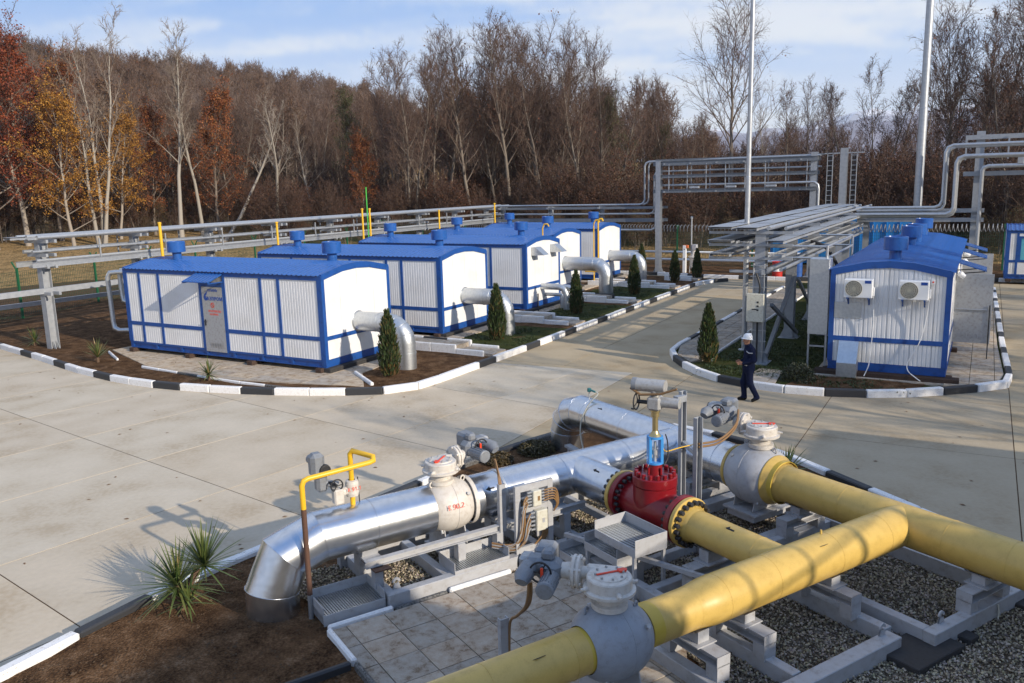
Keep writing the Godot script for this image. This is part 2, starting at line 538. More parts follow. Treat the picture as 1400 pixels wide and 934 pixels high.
func make_mountains() -> void:
	# a far ridge with snow on its upper slopes
	var f := FastNoiseLite.new()
	f.seed = 9; f.frequency = 0.0011; f.fractal_octaves = 5
	var crest := FastNoiseLite.new()
	crest.seed = 4; crest.frequency = 0.0009; crest.fractal_octaves = 5
	var m := MB.new()
	var hh := func(a: float, d: float) -> float: # a along the ridge, d across it
		var top := 225.0 + 55.0 * smoothstep(-900.0, 1100.0, a) + 100.0 * crest.get_noise_2d(a, 0.0)
		return maxf(top * (1.0 - pow(absf(d) / 1200.0, 1.3)) + 60.0 * f.get_noise_2d(a * 1.6, d * 1.6), -20.0)
	var base := V(-700, 0, -4100)
	var ax := V(0.97, 0, 0.24)
	var dx := V(-0.24, 0, 0.97)
	var na := 130
	var nd := 26
	for i in na:
		for j in nd:
			var p := []
			for q in [[i, j], [i + 1, j], [i + 1, j + 1], [i, j + 1]]:
				var a: float = -2600.0 + 5200.0 * q[0] / na
				var d: float = 1200.0 - 2400.0 * q[1] / nd
				p.append(base + ax * a + dx * d + Vector3.UP * hh.call(a, d))
			var hgt: float = (p[0].y + p[2].y) * 0.5
			var s: float = smoothstep(190.0, 270.0, hgt + 70.0 * f.get_noise_2d(p[0].x * 4.0, p[0].z * 4.0))
			m.col = C3(0.2, 0.185, 0.235).lerp(C3(0.75, 0.76, 0.8), s)
			var k: Vector3 = (p[2] - p[0]).cross(p[1] - p[3]).normalized()
			if k.y < 0: k = -k
			m.tri(p[0], p[1], p[2], k, k, k); m.tri(p[0], p[2], p[3], k, k, k)
	var o := part(self, "mountain", m, M.mountain)
	o.set_meta("kind", "structure")


func clip(poly: PackedVector2Array, zone: PackedVector2Array) -> Array:
	var out := []
	for q in Geometry2D.intersect_polygons(poly, zone):
		if q.size() >= 3 and not Geometry2D.is_polygon_clockwise(q): out.append(q)
	return out


func rect2(at: Vector2, s: Vector2, turn: float) -> PackedVector2Array:
	var p := PackedVector2Array()
	for q in [V(-1, 0, -1), V(1, 0, -1), V(1, 0, 1), V(-1, 0, 1)]:
		p.append(at + Vector2(q.x * s.x * 0.5, q.z * s.y * 0.5).rotated(turn))
	if Geometry2D.is_polygon_clockwise(p): p.reverse()
	return p


func make_yard() -> void:
	var base := MB.new()
	base.prism(PackedVector2Array([Vector2(-62, -53), Vector2(40, -53), Vector2(40, 14), Vector2(-62, 14)]), -0.3, -0.007)
	var yard := structure("concrete_yard")
	part(yard, "joint_bed", base, M.joint)
	var left := PackedVector2Array([Vector2(-62, 14), Vector2(-9.05, 14), Vector2(-9.05, -23.3), Vector2(-14.5, -22.9), Vector2(-15, -30), Vector2(-62, -30)])
	var right := PackedVector2Array([Vector2(-9.03, 14), Vector2(40, 14), Vector2(40, -53), Vector2(-62, -53), Vector2(-62, -30.02), Vector2(-15.02, -30.02), Vector2(-14.52, -22.92), Vector2(-9.03, -23.32)])
	rng.seed = 5
	for z in 2:
		var zone: PackedVector2Array = [left, right][z]
		var turn: float = [deg_to_rad(9.0), 0.0][z]
		var size: Vector2 = [Vector2(3.05, 4.2), Vector2(4.08, 4.45)][z]
		var o: Vector2 = [Vector2(-12.56, -10.7), Vector2(-3.24, -19.0)][z]
		var reach := Rect2(-32, -52, 44, 60)
		for i in range(-18, 14):
			for j in range(-16, 8):
				var at := o + Vector2((i + 0.5) * size.x, (j + 0.5) * size.y).rotated(turn)
				if not reach.has_point(at): continue
				for q in clip(rect2(at, size - Vector2(0.02, 0.02), turn), zone):
					var m := MB.new()
					m.prism(q, -0.05, 0.0)
					part(yard, "slab", m, M[["slab%d", "road%d"][z] % rng.randi_range(0, 4)])


func inside(p: Vector2, poly: PackedVector2Array) -> bool:
	return Geometry2D.is_point_in_polygon(p, poly)


var relief := FastNoiseLite.new()

func patch(called: String, poly: PackedVector2Array, cell: float, y0: float, rough: float, material: Material) -> MeshInstance3D:
	if Geometry2D.is_polygon_clockwise(poly): poly.reverse()
	var lo := poly[0]
	var hi := poly[0]
	for p in poly:
		lo = Vector2(minf(lo.x, p.x), minf(lo.y, p.y))
		hi = Vector2(maxf(hi.x, p.x), maxf(hi.y, p.y))
	relief.seed = 3; relief.frequency = 0.7; relief.fractal_octaves = 4
	var hh := func(p: Vector2) -> float:
		return y0 + rough * relief.get_noise_2d(p.x, p.y)
	var m := MB.new()
	for i in int(ceil((hi.x - lo.x) / cell)):
		for j in int(ceil((hi.y - lo.y) / cell)):
			var c := lo + Vector2(i, j) * cell
			for q in clip(PackedVector2Array([c, c + Vector2(cell, 0), c + Vector2(cell, cell), c + Vector2(0, cell)]), poly):
				var ix := Geometry2D.triangulate_polygon(q)
				for k in range(0, ix.size(), 3):
					var w := []
					var nn := []
					for e in 3:
						var p: Vector2 = q[ix[k + e]]
						w.append(V(p.x, hh.call(p), p.y))
						nn.append(Vector3(hh.call(p - Vector2(0.1, 0)) - hh.call(p + Vector2(0.1, 0)), 0.2, hh.call(p - Vector2(0, 0.1)) - hh.call(p + Vector2(0, 0.1))).normalized())
					m.tri(w[0], w[1], w[2], nn[0], nn[1], nn[2])
	var o := part(self, numbered(called), m, material)
	o.set_meta("kind", "structure")
	return o


var kerb_mesh := {}

func kerb_run(parent: Node3D, pts: Array, pattern: String, phase := 0, step := 1.04, top := 0.2, wide := 0.17, bottom := -0.12) -> void:
	# stones of equal length laid along a line of points; pattern letters: w white, b black, o worn
	var key := "%.2f %.2f" % [top, wide]
	if not kerb_mesh.has(key):
		var m := MB.new()
		m.bevel(V(0, (top + bottom) * 0.5, 0), V(1, top - bottom, wide), 0.022)
		kerb_mesh[key] = m.mesh()
	var lens := [0.0]
	for i in pts.size() - 1: lens.append(lens[-1] + pts[i].distance_to(pts[i + 1]))
	var at := func(s: float) -> Vector2:
		for i in pts.size() - 1:
			if s <= lens[i + 1] or i == pts.size() - 2:
				return pts[i].lerp(pts[i + 1], (s - lens[i]) / (lens[i + 1] - lens[i]))
		return pts[-1]
	var count: int = maxi(1, roundi(lens[-1] / step))
	for i in count:
		var a: Vector2 = at.call(lens[-1] * i / count)
		var b: Vector2 = at.call(lens[-1] * (i + 1) / count)
		var d := b - a
		var xf := Transform3D(Basis(Vector3.UP, -atan2(d.y, d.x)).scaled_local(V(d.length() - 0.012, 1, 1)), V((a.x + b.x) * 0.5, rng.randf_range(-0.006, 0.006), (a.y + b.y) * 0.5))
		xf.basis = xf.basis.rotated(Vector3.UP, rng.randf_range(-0.008, 0.008))
		var ch := pattern[(i + phase) % pattern.length()]
		piece(parent, "kerb_stone", kerb_mesh[key], M.kerb_white if ch == "w" else M.kerb_black if ch == "b" else M.kerb_worn, xf)


func tiles(parent: Node3D, poly: PackedVector2Array, size: Vector2, o: Vector2, turn: float, y: float, mats: Array, joint := 0.014) -> void:
	var lo := poly[0]
	var hi := poly[0]
	for p in poly:
		lo = Vector2(minf(lo.x, p.x), minf(lo.y, p.y))
		hi = Vector2(maxf(hi.x, p.x), maxf(hi.y, p.y))
	if Geometry2D.is_polygon_clockwise(poly): poly.reverse()
	var reach := int(maxf(hi.x - lo.x, hi.y - lo.y) * 1.5 / minf(size.x, size.y)) + 2
	for i in range(-reach, reach):
		for j in range(-reach, reach):
			var at := o + Vector2((i + 0.5) * size.x, (j + 0.5) * size.y).rotated(turn)
			if at.x < lo.x - 1 or at.x > hi.x + 1 or at.y < lo.y - 1 or at.y > hi.y + 1: continue
			for q in clip(rect2(at, size - Vector2(joint, joint), turn), poly):
				var m := MB.new()
				m.prism(q, y - 0.05, y + rng.randf_range(-0.004, 0.004))
				part(parent, "paving_slab", m, M[mats[rng.randi() % mats.size()]])


func P2(a: Array) -> PackedVector2Array:
	var p := PackedVector2Array()
	for i in range(0, a.size(), 2): p.append(Vector2(a[i], a[i + 1]))
	return p


func loc2(x: float, z: float) -> Vector2: # skid axes to world
	var p := skid_basis * V(x, 0, z)
	return Vector2(p.x, p.z)


func box_at(m: MB, x0: float, x1: float, y0: float, y1: float, z0: float, z1: float) -> void:
	m.box(V((x0 + x1) * 0.5, (y0 + y1) * 0.5, (z0 + z1) * 0.5), V(absf(x1 - x0), absf(y1 - y0), absf(z1 - z0)))


func make_islands() -> void:
	rng.seed = 8
	# left island: container row
	var line := [Vector2(-44, -20.2), Vector2(-36, -18.6), Vector2(-32.5, -17.75), Vector2(-28.5, -16.95), Vector2(-25.8, -16.3), Vector2(-23, -15.9), Vector2(-21, -15.92), Vector2(-18.9, -16.3), Vector2(-17, -16.85), Vector2(-15.5, -17.5), Vector2(-14.5, -18.1), Vector2(-13.95, -18.9), Vector2(-13.85, -20)]
	var k := structure("kerb")
	kerb_run(k, line, "wwb", 1)
	kerb_run(k, [Vector2(-13.85, -20), Vector2(-13.75, -25), Vector2(-13.72, -34), Vector2(-13.72, -44.5)], "bww", 1)
	kerb_run(k, [Vector2(-13.72, -44.5), Vector2(-13.5, -46), Vector2(-12.6, -47.2)], "wwb", 0)
	var poly := PackedVector2Array([Vector2(-44, -47.4)])
	for p in line: poly.append(p)
	for p in [Vector2(-13.75, -34), Vector2(-13.72, -44.5), Vector2(-13.0, -47.0), Vector2(-15, -47.9)]: poly.append(p)
	patch("planting_bed", poly, 0.8, 0.115, 0.05, M.soil)
	for q in [[-16.9, -13.85, -28.9, -24.9], [-17.6, -13.83, -35.6, -31.2], [-17.6, -13.83, -42.0, -37.8]]:
		patch("lawn", P2([q[0], q[3], q[1], q[3] + 0.4, q[1], q[2], q[0] - 0.5, q[2]]), 0.5, 0.135, 0.06, M.turf)
	# paving round the containers
	var pave := structure("pavement")
	tiles(pave, P2([-27.6, -18.9, -23.5, -17.35, -20.5, -17.05, -15.2, -18.1, -16.4, -19.5, -16.9, -23.0, -27.6, -22.9]), Vector2(0.98, 0.5), Vector2(-27, -19), 0.0, 0.14, ["pave0", "pave1", "pave2", "pave0"])
	for i in 4:
		var z: float = [-25.56, -32.08, -38.2, -43.97][i]
		var x: float = [-16.7, -16.65, -18.3, -18.4][i]
		tiles(pave, P2([x, z + 0.55, x, z - 4.0, x - 0.8, z - 4.0, x - 0.8, z - 0.1, -22, z + 0.05, -22, z + 0.55]), Vector2(0.98, 0.5), Vector2(x, z), 0.0, 0.165, ["pave2", "pave1"])
	# stepped paths between the containers, edged with white boards
	for i in 5:
		var z: float = [-23.75, -30.3, -36.75, -42.6, -46.4][i]
		var x0: float = [-19.5, -19.5, -19.5, -19.0, -15.9][i]
		var path := structure("stepped_path")
		tiles(path, P2([x0, z - 0.45, x0, z + 0.45, -15.5, z + 0.45, -15.5, z - 0.45]), Vector2(0.5, 0.45), Vector2(-15.5, z), 0.0, 0.36, ["tile0", "tile1", "pave2"])
		tiles(path, P2([-15.48, z - 0.45, -15.48, z + 0.45, -14.0, z + 0.45, -14.0, z - 0.45]), Vector2(0.5, 0.45), Vector2(-15.5, z), 0.0, 0.2, ["tile0", "tile1", "pave2"])
		var fill := MB.new()
		box_at(fill, x0, -15.5, -0.05, 0.33, z - 0.44, z + 0.44)
		box_at(fill, -15.5, -14.0, -0.05, 0.17, z - 0.44, z + 0.44)
		part(path, "step_block", fill, M.pave1)
		for s in [-1.0, 1.0]:
			kerb_run(path, [Vector2(x0, z + s * 0.5), Vector2(-15.4, z + s * 0.5)], "wwb" if s < 0 else "www", i, 1.0, 0.42, 0.09, 0.0)
			kerb_run(path, [Vector2(-15.4, z + s * 0.5), Vector2(-14.3, z + s * 0.5)], "w", 0, 1.1, 0.29, 0.09, 0.0)
	# white edging boards in front of the first container
	var edge := structure("edging")
	kerb_run(edge, [Vector2(-27.3, -18.55), Vector2(-25.7, -17.75)], "w", 0, 0.9, 0.2, 0.07, 0.0)
	kerb_run(edge, [Vector2(-23.9, -17.35), Vector2(-21.4, -17.12), Vector2(-19.2, -17.0), Vector2(-17.0, -17.05)], "wwow", 0, 1.0, 0.18, 0.07, 0.0)
	kerb_run(edge, [Vector2(-16.6, -19.4), Vector2(-15.1, -18.35)], "w", 0, 0.9, 0.21, 0.1, 0.0)

	# right island: control building, rack and lamp post
	var rim := [Vector2(-8.95, -44.5), Vector2(-8.95, -27.4), Vector2(-8.85, -26.4), Vector2(-8.4, -25.4), Vector2(-7.5, -24.1), Vector2(-6.3, -23.15), Vector2(-5.0, -22.68), Vector2(-3.9, -22.62), Vector2(-2.8, -22.85), Vector2(-1.9, -23.2), Vector2(-1.1, -23.7), Vector2(0.1, -24.75), Vector2(0.75, -25.5), Vector2(0.86, -26.4), Vector2(0.75, -31), Vector2(0.62, -41), Vector2(0.55, -46.9)]
	var k2 := structure("kerb")
	kerb_run(k2, rim.slice(0, 3), "bww", 1)
	kerb_run(k2, rim.slice(2, 13), "bwwbww", 5)
	kerb_run(k2, rim.slice(12, 17), "wbw", 0)
	var poly2 := PackedVector2Array()
	for p in rim: poly2.append(p)
	poly2.append(Vector2(-8.9, -46.9))
	patch("lawn", poly2, 0.7, 0.11, 0.04, M.turf)
	patch("planting_bed", P2([-4.6, -22.75, -2.8, -22.95, -1.3, -23.7, -1.1, -24.6, -4.0, -24.6]), 0.4, 0.128, 0.04, M.soil)
	var walk := structure("pavement")
	tiles(walk, P2([-8.83, -44, -8.83, -27.2, -8.5, -25.9, -7.75, -24.85, -7.35, -25.5, -7.45, -26.5, -7.45, -44]), Vector2(0.5, 0.5), Vector2(-8.83, -27), 0.0, 0.15, ["tile0", "tile1", "tile3"])
	kerb_run(walk, [Vector2(-7.2, -25.35), Vector2(-7.38, -26.5), Vector2(-7.38, -44)], "w", 0, 1.0, 0.19, 0.07, 0.0)
	tiles(walk, P2([-5.65, -22.85, -4.75, -22.72, -4.9, -24.7, -5.6, -24.7]), Vector2(0.6, 0.6), Vector2(-5.6, -22.8), 0.0, 0.15, ["pave1", "pave2"])
	tiles(walk, P2([-0.72, -24.4, 0.02, -24.85, 0.62, -25.6, 0.72, -26.5, 0.6, -31, 0.5, -46, -0.72, -46]), Vector2(0.6, 0.6), Vector2(-0.7, -25), 0.0, 0.16, ["pave0", "pave1", "pave2"])
	var pad := MB.new()
	box_at(pad, -4.05, -0.73, 0.0, 0.15, -38.9, -24.55)
	part(walk, "foundation", pad, M.pave2)

	# far edge of the road
	var k3 := structure("kerb")
	kerb_run(k3, [Vector2(-30, -49.6), Vector2(-17.5, -49.2), Vector2(-14.5, -48.6), Vector2(-8.6, -48.5), Vector2(-4, -50.5), Vector2(0.3, -51.2), Vector2(6, -50.8)], "wwb", 0)
	patch("verge", P2([-34, -49.7, -17.5, -49.25, -14.5, -48.65, -8.6, -48.55, -4, -50.55, 0.3, -51.25, 8, -50.8, 40, -52, 40, -60, -44, -60]), 1.5, 0.1, 0.06, M.soil)

	# island of the piping skid
	var rim3 := [Vector2(-9.75, 2), Vector2(-9.8, -4.7), Vector2(-9.85, -6.8), Vector2(-9.75, -8.0), Vector2(-9.6, -9.0), Vector2(-8.95, -13.4), Vector2(-8.6, -14.9), Vector2(-8.2, -16.1), Vector2(-7.3, -17.3), Vector2(-6.0, -17.9), Vector2(-4.4, -17.6), Vector2(-3.0, -16.7), Vector2(-2.0, -15.9), Vector2(0.1, -14.25), Vector2(5.0, -10.2)]
	var k4 := structure("kerb")
	kerb_run(k4, [Vector2(-9.75, 2), Vector2(-9.84, -5.78)], "w", 0)
	kerb_run(k4, [Vector2(-9.84, -5.78), Vector2(-9.85, -6.88)], "b", 0)
	kerb_run(k4, [Vector2(-9.85, -6.88), Vector2(-9.75, -8.0), Vector2(-9.6, -9.0), Vector2(-8.95, -13.4)], "wwwwb", 0)
	kerb_run(k4, rim3.slice(5, 10), "obo", 0, 1.04)
	kerb_run(k4, rim3.slice(9, 15), "wwb", 1, 1.04)
	var poly3 := PackedVector2Array()
	for p in rim3: poly3.append(p)
	poly3.append(Vector2(5.5, 2))
	patch("planting_bed", poly3, 0.45, 0.1, 0.06, M.soil)
	var gr := PackedVector2Array([loc2(3.3, -10.45), loc2(3.0, -11.4), loc2(10.6, -11.4), loc2(11.4, -9.5), loc2(11.6, -2.0), loc2(5.6, -2.0), loc2(5.6, -5.6), loc2(6.55, -6.4), loc2(6.55, -9.65), loc2(3.3, -9.75)])
	patch("gravel_bed", gr, 0.4, 0.125, 0.03, M.gravel_bed)
	make_gravel(gr)
	var pv := structure("pavement")
	var area := PackedVector2Array([loc2(3.2, -9.58), loc2(6.9, -9.58), loc2(6.9, -7.0), loc2(5.55, -5.5), loc2(5.55, -2.5), loc2(3.2, -2.5)])
	tiles(pv, area, Vector2(0.53, 0.53), loc2(3.42, -9.58), -TURN, 0.16, ["tile0", "tile1", "tile2", "tile3"], 0.012)
	kerb_run(pv, [loc2(3.2, -9.64), loc2(4.12, -9.64)], "w", 0, 0.95, 0.2, 0.07, 0.05)
	kerb_run(pv, [loc2(4.14, -9.64), loc2(4.95, -9.64)], "o", 0, 0.95, 0.17, 0.07, 0.05)
	kerb_run(pv, [loc2(4.97, -9.64), loc2(6.0, -9.64)], "w", 0, 1.0, 0.2, 0.07, 0.05)
	kerb_run(pv, [loc2(3.2, -9.6), loc2(3.2, -8.72)], "w", 0, 0.9, 0.2, 0.07, 0.05)
	kerb_run(pv, [loc2(3.2, -8.7), loc2(3.2, -4)], "ow", 0, 0.9, 0.18, 0.07, 0.05)
	kerb_run(pv, [loc2(0.2, -8.72), loc2(3.15, -8.72)], "wbb", 2, 1.0, 0.19, 0.08, 0.05)


func make_gravel(poly: PackedVector2Array) -> void:
	# loose stones too small to pick apart
	var m := MB.new()
	var q := []
	rng.seed = 77
	var ico := [V(0, 1, 0), V(0.9, 0.2, 0.1), V(0.1, 0.15, 0.95), V(-0.85, 0.25, 0.2), V(-0.1, 0.1, -0.9), V(0, -0.8, 0)]
	for f in [[0, 1, 2], [0, 2, 3], [0, 3, 4], [0, 4, 1], [5, 2, 1], [5, 3, 2], [5, 4, 3], [5, 1, 4]]:
		var a: Vector3 = ico[f[0]]; var b: Vector3 = ico[f[1]]; var d: Vector3 = ico[f[2]]
		var k := (b - a).cross(d - a).normalized()
		if k.dot(a + b + d) < 0: k = -k
		m.tri(a, b, d, k, k, k)
	var lo := poly[0]
	var hi := poly[0]
	for p in poly:
		lo = Vector2(minf(lo.x, p.x), minf(lo.y, p.y))
		hi = Vector2(maxf(hi.x, p.x), maxf(hi.y, p.y))
	while q.size() < 60000:
		var p := Vector2(rng.randf_range(lo.x, hi.x), rng.randf_range(lo.y, hi.y))
		if inside(p, poly): q.append(p)
	var mm := MultiMesh.new()
	mm.transform_format = MultiMesh.TRANSFORM_3D
	mm.use_colors = true
	mm.mesh = m.mesh()
	mm.instance_count = q.size()
	for i in q.size():
		var s := rng.randf_range(0.011, 0.027)
		var b := Basis(V(rng.randf_range(-1, 1), rng.randf_range(-1, 1), rng.randf_range(-1, 1)).normalized(), rng.randf() * TAU).scaled_local(V(s, s * rng.randf_range(0.55, 0.8), s * rng.randf_range(0.7, 1.3)))
		mm.set_instance_transform(i, Transform3D(b, V(q[i].x, 0.128 + 0.03 * relief.get_noise_2d(q[i].x, q[i].y) + s * 0.3 + rng.randf() * 0.012, q[i].y)))
		var g := rng.randf_range(0.1, 0.52)
		mm.set_instance_color(i, C3(g, g * rng.randf_range(0.8, 0.9), g * rng.randf_range(0.52, 0.74)))
	var o := MultiMeshInstance3D.new()
	o.multimesh = mm
	o.material_override = M.stone
	o.name = "gravel"
	o.set_meta("kind", "stuff")
	o.set_meta("label", "grey and tan gravel spread under the pipe skid")
	o.set_meta("category", "gravel")
	add_child(o)


# ---------- container modules ----------

const ARCH := [Vector2(0, 0), Vector2(0.3, 0.2), Vector2(0.5, 0.24), Vector2(0.7, 0.2), Vector2(1, 0)]
var panel_cache := {}

func arch_y(t: float) -> float:
	for i in ARCH.size() - 1:
		if t <= ARCH[i + 1].x: return lerpf(ARCH[i].y, ARCH[i + 1].y, (t - ARCH[i].x) / (ARCH[i + 1].x - ARCH[i].x))
	return 0.0


func ribbed(w: float, h: float, deep := 0.007) -> ArrayMesh: # upright ribs, in x and y, facing +z
	var key := "%.2f %.2f %.3f" % [w, h, deep]
	if panel_cache.has(key): return panel_cache[key]
	var m := MB.new()
	var count := maxi(2, roundi(w / 0.11))
	var p := w / count
	for i in count:
		var x := i * p
		var xs := [x, x + p * 0.62, x + p * 0.72, x + p * 0.9, x + p]
		var zs := [0.0, 0.0, -deep, -deep, 0.0]
		for k in 4:
			m.quad(V(xs[k], 0, zs[k]), V(xs[k + 1], 0, zs[k + 1]), V(xs[k + 1], h, zs[k + 1]), V(xs[k], h, zs[k]))
	m.quad(V(w, 0, -0.03), V(0, 0, -0.03), V(0, h, -0.03), V(w, h, -0.03))
	panel_cache[key] = m.mesh()
	return panel_cache[key]


func container(called: String, label: String, at: Vector3, turn: float, L: float, W: float, bars: Array, opt := {}) -> Node3D:
	# the long axis runs along x from -L to 0; front at z = 0, end wall at x = 0
	var o := thing(called, label, "container", at, turn, opt.get("group", ""))
	var y0 := 0.28
	var y1 := 0.52
	var yt: float = opt.get("top", 3.12)
	var core := MB.new()
	box_at(core, -L + 0.05, -0.05, y1, yt, -W + 0.05, -0.05)
	part(o, "inner_wall", core, M.panel)
	# base frame
	var b := MB.new()
	for s in [0.0, 1.0]:
		var z: float = -0.04 if s == 0.0 else -W + 0.04
		box_at(b, -L, 0, y0 + 0.17, y1, z - 0.05, z + 0.05)
		box_at(b, -L, 0, y0, y0 + 0.03, z - 0.05, z + 0.05)
		box_at(b, -L + 0.02, -0.02, y0 + 0.03, y0 + 0.17, z - 0.012, z + 0.012)
		for i in 8:
			var x := -L + 0.12 + (L - 0.24) * i / 7.0
			box_at(b, x - 0.05, x + 0.05, y0 + 0.03, y0 + 0.17, z - 0.045, z + 0.045)
	for x in [-0.04, -L + 0.04]:
		box_at(b, x - 0.042, x + 0.042, y0 + 0.002, y1 - 0.002, -W + 0.002, -0.002)
	part(o, "base_frame", b, M.blue)
	# posts and rails on the two long sides
	for s in [0, 1]:
		var z: float = 0.0 if s == 0 else -W
		var edges: Array = bars if s == 0 else [-L + 0.09, -L * 0.66, -L * 0.33, -0.09]
		for i in edges.size():
			var wide := 0.17 if i == 0 or i == edges.size() - 1 else 0.11
			var m := MB.new()
			m.box(V(edges[i], (y1 + yt) * 0.5, z + (0.0 if s == 0 else 0.0)), V(wide, yt - y1, 0.05))
			part(o, "post", m, M.blue)
		for i in edges.size() - 1:
			var a: float = edges[i] + (0.085 if i == 0 else 0.055)
			var e: float = edges[i + 1] - (0.085 if i == edges.size() - 2 else 0.055)
			if s == 0 and opt.get("door", -1) == i: continue
			var m := MB.new()
			m.box(V((a + e) * 0.5, 1.185, z), V(e - a, 0.13, 0.044))
			part(o, "rail", m, M.blue)
			var xf := Transform3D(Basis.IDENTITY, V(a, y1, 0.004)) if s == 0 else Transform3D(Basis(Vector3.UP, PI), V(e, y1, -W - 0.004))
			piece(o, "wall_panel", ribbed(e - a, 1.12 - y1), M.panel, xf)
			xf.origin.y = 1.25
			piece(o, "wall_panel", ribbed(e - a, yt - 0.13 - 1.25), M.panel, xf)
		var head := MB.new()
		box_at(head, -L, 0, yt - 0.13, yt + 0.02, z - 0.03, z + 0.03)
		part(o, "eave_beam", head, M.blue)
	# end walls
	for s in [0, 1]:
		var x: float = 0.0 if s == 0 else -L
		var q: Array = opt.get("panels", [0.0, 0.25, 0.5, 0.75, 1.0])
		for i in q.size() - 1:
			var z0: float = -W * q[i] + (-0.08 if i == 0 else -0.004)
			var z1: float = -W * q[i + 1] + (0.08 if i == q.size() - 2 else 0.004)
			if opt.get("ribbed_end", false) and s == 0:
				var hmin: float = maxf(arch_y(q[i]), arch_y(q[i + 1])) - 0.04
				var xf := Transform3D(Basis(Vector3.UP, PI * 0.5), V(x + 0.004, 1.25, z0))
				piece(o, "end_panel", ribbed(z0 - z1, yt - 1.25 + hmin - 0.06, 0.014), M.panel, xf)
				xf.origin.y = y1
				piece(o, "end_panel", ribbed(z0 - z1, 1.12 - y1, 0.014), M.panel, xf)
				continue
			for r in 2:
				var m := MB.new()
				var poly := PackedVector2Array()
				if r == 0: poly = P2([z0, y1, z1, y1, z1, 1.13, z0, 1.13])
				else: poly = P2([z0, 1.24, z1, 1.24, z1, yt + arch_y(q[i + 1]) - 0.06, (z0 + z1) * 0.5, yt + arch_y((q[i] + q[i + 1]) * 0.5) - 0.06, z0, yt + arch_y(q[i]) - 0.06])
				m.extrude(poly, 0.05, Transform3D(Basis(V(0, 0, 1), V(0, 1, 0), V(-1, 0, 0)), V(x - 0.02 if s == 0 else x + 0.02, 0, 0)))
				part(o, "end_panel", m, M.panel)
		var rail := MB.new()
		box_at(rail, x - 0.02, x + 0.02, 1.12, 1.25, -W + 0.05, -0.05)
		part(o, "rail", rail, M.blue)
		for z in [-0.045, -W + 0.045]:
			var m := MB.new()
			m.box(V(x, (y1 + yt) * 0.5, z), V(0.052, yt - y1, 0.138))
			part(o, "post", m, M.blue)
		var trim := MB.new()
		for i in ARCH.size() - 1:
			var a: Vector2 = ARCH[i]
			var e: Vector2 = ARCH[i + 1]
			var poly := P2([-W * a.x, yt + a.y - 0.13, -W * e.x, yt + e.y - 0.13, -W * e.x, yt + e.y + 0.06, -W * a.x, yt + a.y + 0.06])
			trim.extrude(poly, 0.07, Transform3D(Basis(V(0, 0, 1), V(0, 1, 0), V(-1, 0, 0)), V(x, 0, 0)))
		part(o, "gable_trim", trim, M.blue)
	# roof of ribbed sheet over the arch
	var roof := MB.new()
	var n := roundi(L / 0.2)
	var p := (L - 0.1) / n
	for i in n:
		var x := -L + 0.05 + i * p
		var xs := [x, x + p * 0.55, x + p * 0.68, x + p * 0.87, x + p]
		var hs := [0.0, 0.0, 0.022, 0.022, 0.0]
		for k in 4:
			for j in ARCH.size() - 1:
				var a: Vector2 = ARCH[j]
				var e: Vector2 = ARCH[j + 1]
				var za: float = -W * a.x + (0.09 if j == 0 else 0.0)
				var ze: float = -W * e.x - (0.09 if j == ARCH.size() - 2 else 0.0)
				var ya: float = yt + a.y + 0.045 - (0.03 if j == 0 else 0.0)
				var ye: float = yt + e.y + 0.045 - (0.03 if j == ARCH.size() - 2 else 0.0)
				roof.quad(V(xs[k], ya + hs[k], za), V(xs[k + 1], ya + hs[k + 1], za), V(xs[k + 1], ye + hs[k + 1], ze), V(xs[k], ye + hs[k], ze))
	part(o, "roof_sheet", roof, M.blue_roof)
	for v in opt.get("vents", []):
		var m := MB.new()
		var yb: float = yt + arch_y(clampf(-v.y / W, 0, 1))
		m.lathe([Vector2(0.16, yb - 0.05), Vector2(0.16, yb + 0.30), Vector2(0.2, yb + 0.30), Vector2(0.31, yb + 0.31), Vector2(0.315, yb + 0.33), Vector2(0.315, yb + 0.68), Vector2(0.29, yb + 0.69), Vector2(0.28, yb + 0.66), Vector2(0.0, yb + 0.64)], Transform3D(Basis.IDENTITY, V(v.x, 0, v.y)), 24)
		part(o, "roof_vent", m, M.blue_roof)
	for i in 4:
		var m := MB.new()
		var x := -L + 0.2 + (L - 0.4) * i / 3.0
		m.bevel(V(x, 0.205, -W * 0.5), V(0.26, 0.15, W + 0.34), 0.02)
		part(o, "sleeper", m, M.timber)
	if opt.get("end_sill", true):
		var m := MB.new()
		m.bevel(V(0.05, 0.2, -W * 0.5), V(0.3, 0.155, W + 0.1), 0.02)
		part(o, "sleeper", m, M.rubber)
	return o


func text(parent: Node3D, words: String, height: float, at: Transform3D, material: Material, called := "lettering", bold := false) -> void:
	var t := TextMesh.new()
	t.text = words
	var f := SystemFont.new()
	f.font_names = PackedStringArray(["Droid Sans"])
	if bold: f.font_weight = 700
	t.font = f
	t.font_size = 64
	t.pixel_size = height / 64.0 * 1.35
	t.depth = 0.004
	t.curve_step = 2.0
	piece(parent, called, t, material, at)


